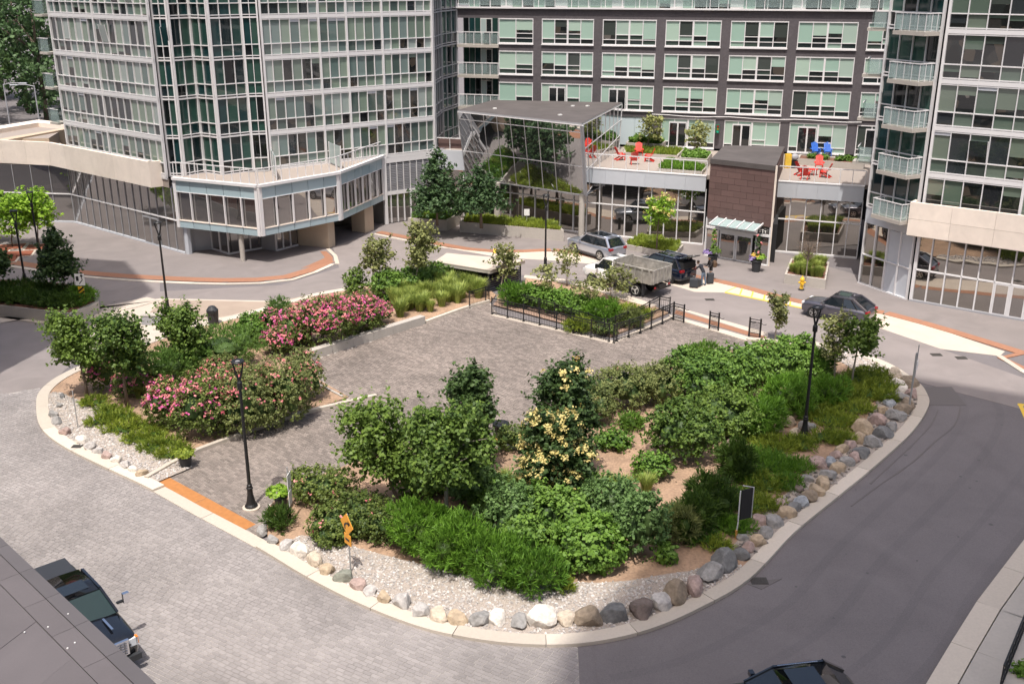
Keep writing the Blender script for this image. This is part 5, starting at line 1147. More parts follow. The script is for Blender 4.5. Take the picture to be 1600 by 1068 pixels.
tree(683, 352, (684, 238, 330, 82), 'tall layered conifer in the planter left of the glass pavilion', L_SPRUCE, n=6500, sz=.16, asp=1.8, tr=.09, cone=True, nb=10, zb=.9)
tree(752, 356, (750, 258, 326, 84), 'layered conifer in front of the left edge of the glass pavilion', L_SPRUCE, n=5200, sz=.16, asp=1.8, tr=.11, cone=True, nb=8, zb=.9)
tree(1026, 388, (1030, 308, 352, 50), 'round headed tree with yellow leaf tips in the lobby planter', L_LIME, n=1500, sz=.16, tr=.045, zb=.7, flowers=[(P_CREAM, 700, .12)])
t = thing('bare_tree', 'small bare branched tree in the square planter behind the hydrant', 'tree', g(1259, 436, .65)); tm = MB(); tm.tube([(0,0,0),(0,0,1.5),(.05,0,2.4)], [.04,.035,.02], BARKL, 6); tm.build('trunk', t, world=False)
bm_ = MB()
for i in range(64):
    a = R.random()*6.28; z = R.uniform(1.2, 2.2); e = Vector((math.cos(a)*R.uniform(.3,.95), math.sin(a)*R.uniform(.3,.9), z + R.uniform(.5, 1.3))); mid = Vector((0,0,z)).lerp(e, .5) + Vector((math.cos(a)*.12, math.sin(a)*.12, -.05)); bm_.tube([(0,0,z), mid, e], [.016,.011,.005], BARK, 4, cap=False)
    for _ in range(3): q = mid.lerp(e, R.random()); bm_.tube([q, q + Vector((R.gauss(0,.18), R.gauss(0,.18), R.uniform(.1,.35)))], [.007,.003], BARK, 3, cap=False)
bm_.build('branches', t, world=False)
# terrace planters and trees (5.6 m up)
TZ = 5.63
planter([(978,222.7),(1035,225),(1042,219),(985,217)], 236, 'raised stone planter with a small tree on the terrace left of the red chairs', z=TZ, wall=.14, veg=[('bright', 2600, .8)])
planter([(975,238),(1059,243),(1069,233),(975,230)], 0, 'low terrace bed of ground cover behind the left red chairs', z=TZ, wall=.12, h=.25, veg=[('lowjuniper', 4200, .2)])
planter([(1061.5,246),(1105,248.6),(1113,238.5),(1069,236)], 0, 'terrace planter with a small tree next to the brown tower roof', z=TZ, wall=.14, h=.8, veg=[('bright', 2200, .5)])
planter([(1027,263),(1097.5,267.7),(1104,261),(1041,251)], 0, 'low green terrace bed at the railing left of the brown tower', z=TZ, wall=.1, h=.25, veg=[('juniper', 4200, .25)])
planter([(1245,247),(1350,256),(1352,250),(1250,241)], 0, 'long stone planter with small plants behind the right red chairs', z=TZ, wall=.12, h=.5)
tree(1013, 226, (1013, 180, 222, 46), 'small tree in the raised terrace planter', L_THIN, n=1100, sz=.17, tr=.05, zb=TZ+.6, rough=.22)
tree(1083, 240, (1083, 190, 234, 42), 'small tree beside the terrace door', L_THIN, n=900, sz=.17, tr=.05, zb=TZ+.45, rough=.22)
for i, (u, v) in enumerate([(1258,248),(1276,250),(1300,252),(1312,252),(1325,253),(1340,256)]): shrub('bright', u, v - 8, v, 12, 'small plant in the long terrace planter, %s from the left' % ORD[i], zb=TZ+.42, hmax=.7)
# --- distant wood and verge at the upper left
def big_tree(x, y, h, r, label, n=5200):
    t = thing('forest_tree', label, 'tree', (x, y, 0)); limb_tree(t, h, .35, (0, 0, h*.6), (r, r, h*.38), 8, BARK, .3)
    bl = []
    for i in range(16): s = (i+.5)/16*2-1; rr = math.sqrt(1 - (s*.88)**2); a = i*2.4; q = R.uniform(.4,.75)*rr; e = R.uniform(.3,.45); bl.append((math.cos(a)*r*q, math.sin(a)*r*q, h*.52 + s*h*.4, r*e, r*e, h*.15))
    P, D = crown_points(bl, n, 10, .42, low=-.8, rough=.12, inner=.15); link('crown', leaves_mesh('crown', P, D*.5 + NR.normal(0,.5,P.shape) + np.array([0,0,.6]), .5, 1.2, R.choice([L_DARK, L_SPRUCE, L_DARK])), t)
FT = [(-74,140,17,6),(-82,150,20,7),(-68,152,22,7.5),(-92,160,22,8),(-78,168,24,8),(-62,170,22,7),(-104,172,24,8),(-90,185,26,9),(-70,190,26,9),(-54,184,22,7),(-110,195,26,9)]
pos = ['nearest the low cream roof','behind the nearest one on the left','directly left of the tower','at the far left edge','in the middle of the wood','touching the left tower','deep in the wood at the left','tall in the back row left','tall in the back row right','behind the tower edge','farthest left in the back row']
for (x, y, h, r), s in zip(FT, pos): big_tree(x, y, h, r, 'large green broadleaf tree in the upper left wood, ' + s)
i = 0
for x, y in [(-62,118),(-66,121),(-58,122),(-70,125),(-54,118),(-74,122),(-60,127),(-52,124)]:
    shrub_at('olivebush' if i % 2 else 'lowjuniper', x, y, 2.2, 1.8, 1.5, 'golden yellow bush beyond the low cream roof, %s of the row' % ORD[i], flowers=[(P_GOLD, 1)], nf=380, zb=0); i += 1
def road_lamp(x, y, label, flip=1):
    t = thing('road_lamp', label, 'street lamp', (x, y, 0), group=None); MB().tube([(0,0,0),(0,0,8.2),(0,0,8.4)], [.1,.07,.05], GREYM, 8).build('pole', t, world=False); MB().tube([(0,0,8.3),(.9*flip,0,8.5),(2.0*flip,0,8.5)], .05, GREYM, 6).build('arm', t, world=False); MB().box((2.3*flip,0,8.48), (.9,.3,.12), FASC).build('lamp_head', t, world=False)
road_lamp(-60, 124, 'grey road lamp in front of the upper left wood'); road_lamp(-55.5, 122, 'second grey road lamp close to the left tower', -1)

# ---------------------------------------------------------------- boulders
def boulder_mesh(seed):
    bm = bmesh.new(); bmesh.ops.create_icosphere(bm, subdivisions=3, radius=1); rr = random.Random(seed); planes = [(Vector((rr.gauss(0,1), rr.gauss(0,1), rr.gauss(0,1)*.8)).normalized(), rr.uniform(.58,.84)) for _ in range(13)]
    for v in bm.verts:
        c = v.co.copy()
        for nrm, dd in planes:
            e = c.dot(nrm) - dd
            if e > 0: c -= nrm * e * .96
        c *= 1 + .035 * math.sin(c.x*9 + seed) * math.cos(c.y*8 + seed*2) + rr.gauss(0, .016); v.co = c
    me = bpy.data.meshes.new('boulder'); bm.to_mesh(me); bm.free(); return me
BM = [boulder_mesh(k) for k in range(10)]
RC = {'grey': (.27,.26,.25), 'dark grey': (.16,.16,.16), 'white': (.62,.57,.51), 'tan': (.40,.31,.215), 'brown': (.235,.185,.135), 'pink': (.36,.265,.235), 'blue grey': (.29,.31,.335), 'pale grey': (.43,.405,.385), 'green grey': (.23,.235,.195), 'cream': (.5,.42,.33), 'dark brown': (.16,.125,.11)}
def rockmat(k):
    c = RC[k]; m = mat('rock_' + k.replace(' ', '_'), c, .85, var=.28, scale=9, bump=.9, bscale=12, stain=.3, sscale=3.0); return m
ROCK = {k: {} for k in RC}
BLD = [(409,834,20,'grey'),(425,848,20,'grey'),(447,857,24,'pale grey'),(466,868,30,'white'),(490,882,28,'cream'),(511,896,24,'tan'),(536,908,30,'green grey'),(560,919,26,'pink'),(578,929,22,'pale grey'),(600,939,22,'tan'),(627,948,36,'pale grey'),(657,960,30,'pale grey'),(686,968,32,'cream'),(714,973,32,'tan'),(750,975,32,'grey'),(777,973,32,'white'),(812,979,28,'grey'),(847,976,44,'white'),(884,975,32,'cream'),(919,977,48,'brown'),(959,970,44,'dark grey'),(1003,963,42,'dark brown'),(1034,950,38,'pale grey'),(1057,938,44,'brown'),(1085,925,36,'pink'),(1111,906,42,'grey'),(1134,888,44,'dark grey'),(1159,873,24,'dark grey'),(1171,860,22,'pink'),(1186,851,24,'tan'),(1161,844,16,'grey'),(1197,839,24,'grey'),(1187,818,24,'pink'),(1179,829,18,'brown'),(1210,822,30,'grey'),(1220,794,24,'pink'),(1230,808,26,'tan'),(1242,798,22,'dark grey'),(1253,792,28,'blue grey'),(1265,783,28,'brown'),(1250,769,18,'dark brown'),(1277,773,26,'tan'),(1288,762,28,'tan'),(1261,752,18,'grey'),(1295,748,26,'grey'),(1280,732,32,'pink'),(1297,727,22,'blue grey'),(1310,738,24,'tan'),(1323,728,22,'grey'),(1307,716,20,'pink'),(1316,707,22,'tan'),(1336,720,22,'pink'),(1347,714,28,'dark grey'),(1328,700,22,'pink'),(1342,692,26,'tan'),(1365,698,28,'grey'),(1350,677,36,'tan'),(1380,684,30,'dark grey'),(1393,672,24,'grey'),(1372,664,28,'pink'),(1380,646,22,'tan'),(1391,634,20,'blue grey'),(1402,656,30,'grey'),(1412,648,28,'brown'),(1420,636,26,'brown'),(1410,626,24,'grey'),(1411,615,22,'white'),(1408,605,24,'white'),(1424,620,24,'pink'),(1422,604,30,'brown'),(1400,592,28,'cream'),
 (1232,666,28,'tan'),(1242,679,18,'cream'),(1262,672,24,'grey'),(1145,700,22,'pink'),(1142,710,20,'brown'),
 (82,650,16,'grey'),(88,662,18,'grey'),(100,679,20,'pink'),(126,692,22,'white'),(140,701,20,'pale grey'),(152,708,18,'pale grey'),(166,716,18,'pink'),(181,722,18,'white'),(195,731,18,'pale grey'),(206,737,16,'white'),(222,743,18,'tan'),(92,636,12,'grey'),(97,622,12,'dark grey')]
where = lambda u, v: ('on the west tip' if u < 110 else 'along the south west kerb' if u < 400 else 'in the row below the entry sign' if u < 620 else 'in the bottom kerb row' if u < 1000 else 'at the lower right bend' if u < 1150 else 'on the east slope above the road' if u < 1330 else 'in the top right pile')
cntr = {}
for i, (u, v, w, c) in enumerate(BLD):
    p = g(u, v, SOILH); r = w * mpp(p) / 2 * (1.17 if v > 835 else 1.1); k = R.randrange(10)
    if k not in ROCK[c]: me = BM[k].copy(); me.materials.clear(); me.materials.append(rockmat(c)); ROCK[c][k] = me
    o = link('boulder', ROCK[c][k], None, (p.x, p.y + r*.35, SOILH + r*.28), R.random()*6.3); o.scale = (r*R.uniform(1.08,1.25), r*R.uniform(.82,1.0), r*R.uniform(.72,.95))
    key = (c, where(u, v)); j = cntr.get(key, 0); cntr[key] = j + 1
    tag(o, '%s %s boulder %s, %s such anticlockwise' % ('small' if w < 21 else 'large' if w > 33 else 'medium', c, key[1], ORD[j]), 'boulder', 'boulders along the island kerb')
# ---------------------------------------------------------------- lamps, fences, signs, street furniture
def lamp_post(u, v, h, label, pad=True, rz=0.0):
    p = g(u, v, 0.03); t = thing('lamp_post', label, 'lamp post', p, rz, group='black lamp posts')
    if pad: MB().lathe([(.36, 0), (.36, .06), (.33, .08)], LAYBY, 20).build('footing', t, world=False)
    MB().lathe([(.26,.08),(.26,.14),(.2,.22),(.17,.34),(.12,.6),(.105,.85),(.13,.87),(.13,.93),(.095,.95),(.11,1.0),(.11,1.04),(.075,1.08)], BLACK, 16).build('base', t, smooth=False, world=False)
    MB().tube([(0,0,1.05),(0,0,h-.75)], [.075,.055], BLACK, 12).build('pole', t, world=False)
    MB().lathe([(.06,h-1.15),(.11,h-1.1),(.11,h-.85),(.07,h-.78)], BLACK, 12).build('collar', t, world=False)
    for s in (-1, 1): MB().tube([(0,0,h-.85),(s*.07,0,h-.6),(s*.19,0,h-.12),(s*.19,0,h-.02)], [.05,.045,.035,.03], BLACK, 8).build('fork_arm', t, world=False)
    m = MB(); n = 24; prof = [(.12,-.03),(.24,-.03),(.26,.02),(.23,.06),(.12,.06)]; vs = []; fs = []
    for r, z in prof:
        for k in range(n): a = 6.2832*k/n; vs.append((math.cos(a)*r, math.sin(a)*r, h + z))
    for i in range(5):
        for k in range(n): q = (k+1) % n; j = (i+1) % 5; fs.append((i*n+k, i*n+q, j*n+q, j*n+k))
    m.add(vs, fs, BLACK); m.build('lamp_ring', t, world=False); MB().lathe([(.1,h-.02),(.1,h+.03)], mat('lamp_lens', (.35,.35,.36), .2), 16).build('lens', t, world=False)
    return t
lamp_post(393, 793, 6.3, 'tall black lamp post beside the orange tile strip at the entry')
lamp_post(1256, 682, 6.3, 'tall black lamp post among junipers on the right side of the island', rz=.3)
lamp_post(263, 490, 5.9, 'black lamp post behind the trees of the west bed', pad=False)
lamp_post(852, 424, 5.6, 'black lamp post left of the silver car', pad=False)
lamp_post(41, 450, 5.4, 'black lamp post rising from the left road planter', pad=False)
lamp_post(64, 412, 5.4, 'black lamp post half hidden by the lime green trees', pad=False)
def fence(pts, h, label, top2=True, z=.04, gaps=(), bar=.12):
    P = [g(u, v, z) for u, v in pts]; t = thing('metal_fence', label, 'fence', P[0])
    for p in P: MB().box((p.x, p.y, z + h/2 + .03), (.075, .075, h + .06), BLACK).build('post', t); MB().box((p.x, p.y, z + .02), (.16, .16, .03), BLACK).build('base_plate', t)
    for i, (a, b) in enumerate(zip(P[:-1], P[1:])):
        if i in gaps: continue
        for zz, hh in ((h - .03, .05), (h - .2 if top2 else .62, .03), (.12, .04)): MB().beam(a + Vector((0,0,zz)), b + Vector((0,0,zz)), .04, hh, BLACK).build('rail', t)
        n = max(2, int((b-a).length / bar)); q = MB()
        for k in range(1, n): p = a.lerp(b, k/n); q.box((p.x, p.y, z + h/2), (.018, .018, h - .1), BLACK)
        stuff(q.build('pickets', t))
    return t
cv = lambda L: [(740 + x/4.706, 440 + y/4.706) for x, y in L]
MB().prism([g(766,493), g(958,538), g(1050,498), g(1046,495), g(958,533), g(768,490)], 0, .05, LAYBY).build('fence_kerb', None); struct(bpy.data.objects['fence_kerb'])
fence(cv([(135,240),(250,266),(367,293),(485,320),(608,350),(735,380),(862,410),(995,441)]), 1.1, 'black picket fence along the left side of the fenced garden ramp')
fence(cv([(1030,450),(1052,438),(1140,408),(1225,380),(1305,347),(1387,311),(1467,275)]), 1.1, 'black fence running up from the fence corner towards the truck')
fence(cv([(250,180),(370,210),(480,240),(595,275),(715,320),(840,350),(960,400)]), 1.05, 'inner black picket fence in front of the green shrubs')
fence(cv([(980,392),(1040,370),(1130,335),(1210,300),(1290,255),(1365,215),(1440,228)]), 1.0, 'inner black fence on the truck side of the garden')
fence([(733.5,481),(759,473),(764,471)], 1.1, 'short black fence in front of the ornamental grasses')
def rack(a, b, label):
    A, B = g(*a, .03), g(*b, .03); t = thing('bike_rack', label, 'bike rack', A, group='black mesh rack panels by the road')
    for p in (A, B): MB().box((p.x, p.y, .62), (.09, .09, 1.22), BLACK).build('post', t)
    for z in (.25, .95, 1.1): MB().beam(A + Vector((0,0,z)), B + Vector((0,0,z)), .04, .04, BLACK).build('rail', t)
    q = MB()
    for k in range(1, 12): p = A.lerp(B, k/12); q.box((p.x, p.y, .6), (.012, .012, .75), BLACK)
    for k in range(1, 8): q.beam(A + Vector((0,0,.25+.09*k)), B + Vector((0,0,.25+.09*k)), .012, .012, BLACK)
    stuff(q.build('mesh_infill', t)); d = (B - A).normalized(); n = Vector((-d.y, d.x, 0))
    for p in (A, B): MB().tube([p + Vector((0,0,.95)), p + d*.2 + Vector((0,0,.85)), p + d*.35 + Vector((0,0,.92))], .018, BLACK, 5).build('hook', t)
rack((1052,500), (1068,504), 'first black mesh rack panel, at the right end of the fence'); rack((1108,515), (1122,518), 'middle black mesh rack panel beside the orange strip'); rack((1170,525), (1187,528), 'last black mesh rack panel, beside the slim young tree')
# bike shelter
sh = thing('bike_shelter', 'low bike shelter with a flat pale roof and dark horizontal slats', 'shelter', g(750, 440))
RZ = 1.62; rp = [g(u, v, RZ) for u, v in ((679,409),(766,423),(821,407),(698,396))]
SC = sum(rp, Vector()) / 4; MB().prism(rp, RZ - .02, RZ + .04, LAYBY).build('roof', sh); MB().prism([p + (SC - p).normalized()*.03 for p in rp], RZ - .22, RZ - .03, CONC).build('roof_fascia', sh)
bp_ = [lerp(p, SC, .1) for p in rp]
for p in bp_: MB().box((p.x, p.y, RZ/2), (.12, .12, RZ - .2), DKPL).build('post', sh)
for i in (0, 1, 2, 3):
    a, b = bp_[i], bp_[(i+1) % 4]
    for k in range(6): MB().beam(Vector((a.x, a.y, .12 + k*.16)), Vector((b.x, b.y, .12 + k*.16)), .04, .09, mat('slat_metal', (.055,.06,.075), .4)).build('slat', sh)
MB().prism([lerp(p, SC, .13) for p in rp], .05, 1.0, INTER).build('dark_infill', sh)  # solid dark block stands in for the shaded inside of the shelter
# signs
def post_sign(u, v, h, label, plates, rz=0.0, name='sign_post', rad=.03, z=SOILH):
    t = thing(name, label, 'sign', g(u, v, z), rz); MB().tube([(0,0,0),(0,0,h)], rad, mat('galvanised', (.4,.4,.4), .5, metal=.4), 8).build('post', t, world=False)
    for nm, fn in plates: q = MB(); fn(q); q.build(nm, t, world=False)
    return t
def plate(cx, cz, w, h, m, rot=0, y=-.04): return lambda q: q.box((0,0,0), (w,.02,h), m, M=Matrix.Translation((cx,y,cz)) @ Matrix.Rotation(rot, 4, 'Y'))
SIGNY = mat('sign_orange', (.75,.33,.03), .5)
def arrow(pts, m, y=-.055, w=.07):
    def fn(q):
        for a, b in zip(pts[:-1], pts[1:]): q.beam((a[0],y,a[1]), (b[0],y,b[1]), w, .012, m, up=(0,1,0))
        (ax, az), (bx, bz) = pts[-2], pts[-1]; d = Vector((bx-ax, 0, bz-az)).normalized(); s = Vector((-d.z, 0, d.x)); e = Vector((bx, y, bz)); q.add([e + s*.11, e - s*.11, e + d*.16], [(0,1,2),(2,1,0)], m)
    return fn
post_sign(548, 893, 2.35, 'orange yellow diamond warning sign with a curved black arrow above a small tab', [('sign_plate', plate(0, 1.95, .62, .62, SIGNY, .785)), ('arrow_mark', arrow([(-.12,1.75),(-.14,1.9),(-.02,2.0),(.1,2.02)], BLACK)), ('tab_plate', plate(0, 1.35, .45, .42, SIGNY)), ('tab_mark', plate(0, 1.35, .26, .07, BLACK, y=-.055))], rz=-.9)
post_sign(455, 812, 2.3, 'thin post with narrow white signs seen edge on beside the potted plant', [('sign_plate', plate(0, 1.75, .45, .6, WHITE)), ('sign_plate', plate(0, 1.0, .4, .6, WHITE))], rz=1.5)
kr_ = post_sign(131, 478, 2.3, 'white keep right sign above a black and yellow hazard board on the planter tip', [('sign_plate', plate(0, 1.75, .6, .75, WHITE)), ('island_mark', plate(-.14, 1.82, .16, .3, BLACK, y=-.055)), ('arrow_mark', arrow([(-.05,1.48),(.06,1.62),(.16,1.72),(.14,1.95)], BLACK, w=.05)), ('hazard_board', plate(0, .75, .36, 1.1, mat('hazard_yellow', (.75,.42,.02), .5)))] + [('hazard_stripe', plate(0, .32 + k*.27, .46, .1, BLACK, rot=-.7, y=-.052)) for k in range(4)], z=.6)
post_sign(1428, 597, 2.1, 'slim post with a small white notice in the top right boulders', [('sign_plate', plate(0, 1.0, .35, .5, WHITE))], rz=1.0)
post_sign(1420, 640, 3.0, 'leaning bare wooden stake in the top right boulders', [], name='wooden_stake', rad=.05)
post_sign(823, 350, 1.2, 'small white notice on a post in the long planter', [('sign_plate', plate(0, 1.0, .45, .55, WHITE))], z=.9)
post_sign(122, 668, 1.9, 'thin grey stake in the white gravel at the west tip', [], name='garden_stake', rad=.025)
bn = thing('banner_sign', 'black banner sheet on bent pale poles in the dark junipers', 'banner', g(1158, 838, SOILH), .4)
MB().tube([(-.25,0,0),(-.2,0,.6),(-.2,0,2.0)], .025, WHITEM, 6).build('pole', bn, world=False); MB().tube([(.55,.2,.6),(.55,.2,1.9),(-.1,0,2.2)], .02, WHITEM, 6).build('pole', bn, world=False)
MB().box((.15,.05,1.35), (.5,.04,1.25), INTER).build('banner_sheet', bn, world=False); MB().tube([(-.26,-.03,0),(-.26,-.03,.35)], .045, mat('wood_peg', (.5,.25,.06), .8), 6).build('peg', bn, world=False)
# litter bin with round top, pad, bollards, pots
p = g(783, 694, .03); t = thing('litter_bin', 'black round litter bin at the plaza edge behind the yellow flowered tree', 'litter bin', p)
MB().lathe([(.5,0),(.5,.07)], LAYBY, 20).build('pad', t, world=False); MB().lathe([(.27,.07),(.3,.12),(.31,.95),(.29,1.0)], BLACK, 20).build('body', t, world=False); MB().lathe([(.36,1.0),(.4,1.03),(.38,1.08),(.22,1.1)], BLACK, 20).build('rim_lid', t, world=False); MB().lathe([(.16,1.095),(.16,1.115)], INTER, 14).build('opening', t, world=False)
p = g(334, 508, 0); t = thing('litter_bin', 'dark domed bin behind the broad yew on the tan paving', 'litter bin', p); MB().lathe([(.3,0),(.36,.9),(.36,1.0),(.2,1.22),(.05,1.28)], DKPL, 16).build('body', t, world=False); MB().box((0,-.33,.95), (.4,.1,.2), INTER).build('opening', t, world=False)
p = g(240, 506, 0); t = thing('utility_box', 'small flat grey box beside the road behind the third tree', 'utility box', p); MB().box((0,0,.3), (1.3,.5,.6), GREYM).build('body', t, world=False); MB().box((0,0,.62), (1.36,.56,.05), CONC).build('lid', t, world=False)
def pot(u, v, label, r=.28, h=.55, kinds=(), z=.03, name='plant_pot'):
    t = thing(name, label, 'potted plant', g(u, v, z)); MB().lathe([(r*.72,0),(r*.95,h*.92),(r*1.08,h*.93),(r*1.08,h),(r*.9,h)], DKPL, 18).build('pot', t, world=False); MB().lathe([(r*.9,h-.03),(r*.9,h-.02)], MULCH, 14).build('soil', t, world=False)
    for m, n, rr, hh, sz, dx in kinds:
        P, D = crown_points([(dx, 0, h + hh*.5, rr, rr, hh*.55)], n, 6, .04); P[:,2] = np.maximum(P[:,2], h); link('foliage', leaves_mesh('foliage', P, D + np.array([0,0,.4]) + NR.normal(0,.4,P.shape), sz, 1.6, m), t)
pot(291, 729, 'dark plastic pot of trailing juniper at the corner of the west rose bed', .3, .55, [(L_JUNY, 700, .42, .25, .08, 0)])
pot(440, 796, 'dark pot with a lime green plant next to the lamp post', .27, .6, [(L_LIME, 600, .4, .4, .1, -.1)])
pot(1113, 416, 'tall black urn left of the entrance with violet petunias and a climbing vine', .36, .85, [(P_PURP, 260, .38, .35, .09, -.35), (L_TREE, 500, .4, .6, .1, .1), (L_SHR, 420, .16, 1.7, .09, 0), (P_PINK, 60, .2, 1.7, .08, 0)])
pot(1181, 424, 'tall black urn right of the entrance with orange and lime plants', .38, .85, [(L_LIME, 380, .34, .4, .1, .25), (P_GOLD, 180, .3, .5, .09, -.1), (P_PURP, 120, .28, .3, .09, -.35), (L_DARK, 420, .18, 1.6, .09, 0), (P_PINK, 60, .22, 1.7, .08, 0)])
sw = shrub('darkjuniper', 437, 795, 832, 50, 'small blue green rosemary like bush at the entry corner of the east bed', hmax=.7)
for i, (u, v) in enumerate([(937,379)]):
    t = thing('bollard', 'short black bollard behind the silver car', 'bollard', g(u, v, BAND)); MB().lathe([(.12,0),(.12,.85),(.14,.87),(.1,.98)], BLACK, 14).build('body', t, world=False)
t = thing('litter_bin', 'low dark waste bin by the lobby glass behind the silver car', 'litter bin', g(955, 380, BAND)); MB().lathe([(.3,0),(.36,.7),(.4,.72),(.38,.78)], DKPL, 16).build('body', t, world=False); MB().lathe([(.3,.775),(.3,.79)], INTER, 14).build('opening', t, world=False)
# hydrant
t = thing('fire_hydrant', 'yellow fire hydrant with a dark foot in front of the square planter', 'fire hydrant', g(1252, 453, BAND)); HY = mat('hydrant_yellow', (.75,.45,.03), .45)
MB().lathe([(.2,0),(.2,.08),(.13,.1)], DKPL, 16).build('foot', t, world=False); MB().lathe([(.13,.1),(.14,.2),(.12,.22),(.12,.68),(.16,.7),(.16,.76),(.13,.85),(.06,.93),(.04,1.0)], HY, 16).build('barrel', t, world=False)
for s in (-1, 1): MB().tube([(s*.08,0,.55),(s*.24,0,.55)], .07, HY, 10).build('outlet', t, world=False)
MB().tube([(0,-.05,.5),(0,-.22,.5)], .09, HY, 10).build('outlet', t, world=False)
# pink flat stones and loose litter
for i, (u, v) in enumerate([(1145,690),(1143,698)]): pass
# adirondack chairs on the terrace
def adirondack(m):
    t = thing('garden_chair', 'x', 'chair', (0,0,TZ)); 
    for k in range(5): MB().beam((.0,-.2+.1*k,.36),(.5,-.2+.1*k,.42), .09, .025, m).build('seat_slat', t, world=False)
    for k in range(5): MB().beam((.04,-.22+.11*k,.3),(-.34,-.24+.12*k,1.02+(.06 if k in (1,3) else .1 if k == 2 else 0)), .1, .025, m, up=(1,0,0)).build('back_slat', t, world=False)
    for s in (-1, 1):
        MB().box((.1,s*.34,.56), (.68,.13,.03), m).build('armrest', t, world=False); MB().beam((.42,s*.29,0),(.42,s*.29,.55), .09, .04, m).build('leg', t, world=False); MB().beam((-.34,s*.25,.02),(.4,s*.25,.36), .05, .1, m).build('leg', t, world=False)
    return t
ch = adirondack(RED); first = [True]
def place(u, v, rz, lab, grp, src=ch):
    p = g(u, v, TZ)
    if first[0] and src is ch: src.location = p; src.rotation_euler = (0,0,rz); src['label'] = lab; src['group'] = grp; first[0] = False; return
    dup(src, p, rz, lab, grp)
place(967, 250, .3, 'red slatted garden chair at the left of the left chair circle', 'red chairs in the left circle'); place(998, 243, -1.6, 'orange red garden chair at the back of the left circle', 'red chairs in the left circle'); place(991, 257, 1.5, 'red garden chair with its back to the railing in the left circle', 'red chairs in the left circle'); place(1016, 252, 2.9, 'red garden chair at the right of the left circle', 'red chairs in the left circle')
place(1249, 274, .3, 'red garden chair at the left of the right circle', 'red chairs in the right circle'); place(1279, 264, -1.8, 'red garden chair at the back of the right circle', 'red chairs in the right circle'); place(1291, 277, 2.6, 'red garden chair at the right of the right circle', 'red chairs in the right circle'); place(1257, 280, 1.1, 'red garden chair nearest the railing in the right circle', 'red chairs in the right circle')
bc = adirondack(BLUE); bc.location = g(1279, 246, TZ+.0) + Vector((0,1.2,0)); bc.rotation_euler = (0,0,-1.5); bc['label'] = 'left blue garden chair against the brick wall behind the long planter'; b2 = dup(bc, bc.location + Vector((1.0,-.2,0)), -1.7, 'right blue garden chair against the brick wall behind the long planter')
ct_ = thing('garden_table', 'small red table in the middle of the right chair circle', 'table', g(1270, 273, TZ)); MB().lathe([(.4,.42),(.4,.46)], RED, 14).build('table_top', ct_, world=False)
for k in range(4): a = k*1.57; MB().beam((math.cos(a)*.28, math.sin(a)*.28, 0), (math.cos(a)*.25, math.sin(a)*.25, .42), .05, .05, RED).build('leg', ct_, world=False)
gb = thing('barbecue', 'round grill with grey lid on the terrace beside the yellow stool', 'grill', g(1240, 262, TZ)); MB().lathe([(.1,.62),(.3,.72),(.34,.85),(.3,1.0),(.12,1.12)], GREYM, 16).build('lid', gb, world=False); MB().box((0,0,.3), (.5,.5,.6), BLACK).build('cart', gb, world=False)
ys = thing('storage_box', 'yellow cabinet on the terrace next to the grill', 'cabinet', g(1230, 262, TZ)); MB().box((0,0,.55), (.5,.4,1.1), HY).build('body', ys, world=False); MB().box((0,-.205,.55), (.44,.02,.95), YELLOW).build('door', ys, world=False)
ts = thing('traffic_light', 'green and black hanging signal lantern on the dark wall above the terrace door', 'signal lantern', tuple(A0 + D0*6.9 + N0*.3 + Vector((0,0,7.2)))); MB().box((0,0,.35), (.34,.3,.75), mat('signal_green', (.02,.12,.07), .5)).build('housing', ts, world=False)
for z, c in ((.58,(.3,.02,.02)),(.35,(.3,.2,.02)),(.12,(.02,.4,.25))): MB().tube([(0,-.14,z),(0,-.2,z)], .09, mat('signal_lens%d' % int(z*100), c, .2), 12).build('lens', ts, world=False)
# small balcony furniture
t = thing('balcony_chair', 'dark chair on the upper left balcony of the brick block', 'chair', tuple(A0 + D0*-14.8 - N0*.5 + Vector((0,0,14.36)))); MB().box((0,0,.42), (.5,.5,.06), DKPL).build('seat', t, world=False); MB().box((0,.24,.75), (.5,.05,.6), DKPL).build('backrest', t, world=False)
for sx in (-.2,.2):
    for sy in (-.2,.2): MB().box((sx,sy,.2), (.04,.04,.4), DKPL).build('leg', t, world=False)

# ---------------------------------------------------------------- vehicles (x forward, z up, origin on the ground at the centre)
def paint(name, c, metal=.5, rough=.3): return mat(name, c, rough, metal=metal, coat=1.0)
def wheel(t, x, y, r, w, rim=ALLOY, spokes=5):
    s = 1 if y > 0 else -1; wt = MB(); wt.tube([(x, y - s*w, r), (x, y - s*w*.1, r), (x, y, r)], [r*.97, r, r*.93], RUBBER, 24); o = wt.build('wheel', t, world=False)
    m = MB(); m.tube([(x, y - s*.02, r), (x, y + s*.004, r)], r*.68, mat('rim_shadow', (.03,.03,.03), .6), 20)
    m.tube([(x, y - s*.01, r), (x, y + s*.02, r)], r*.17, rim, 12)
    for k in range(spokes):
        a = k*6.283/spokes + .3; m.beam((x + math.cos(a)*r*.1, y + s*.012, r + math.sin(a)*r*.1), (x + math.cos(a)*r*.66, y + s*.012, r + math.sin(a)*r*.66), .02, r*.2, rim, up=(math.sin(a), 0, -math.cos(a)))
    n = 24; vs = []; fs = []
    for rr, yy in ((r*.62, .018), (r*.7, .018), (r*.7, -.01)):
        for k in range(n): a = 6.283*k/n; vs.append((x + math.cos(a)*rr, y + s*yy, r + math.sin(a)*rr))
    for i in range(2):
        for k in range(n): q = (k+1) % n; fs.append((i*n+k, i*n+q, (i+1)*n+q, (i+1)*n+k))
    m.add(vs, fs, rim); m.build('rim', o, world=False)
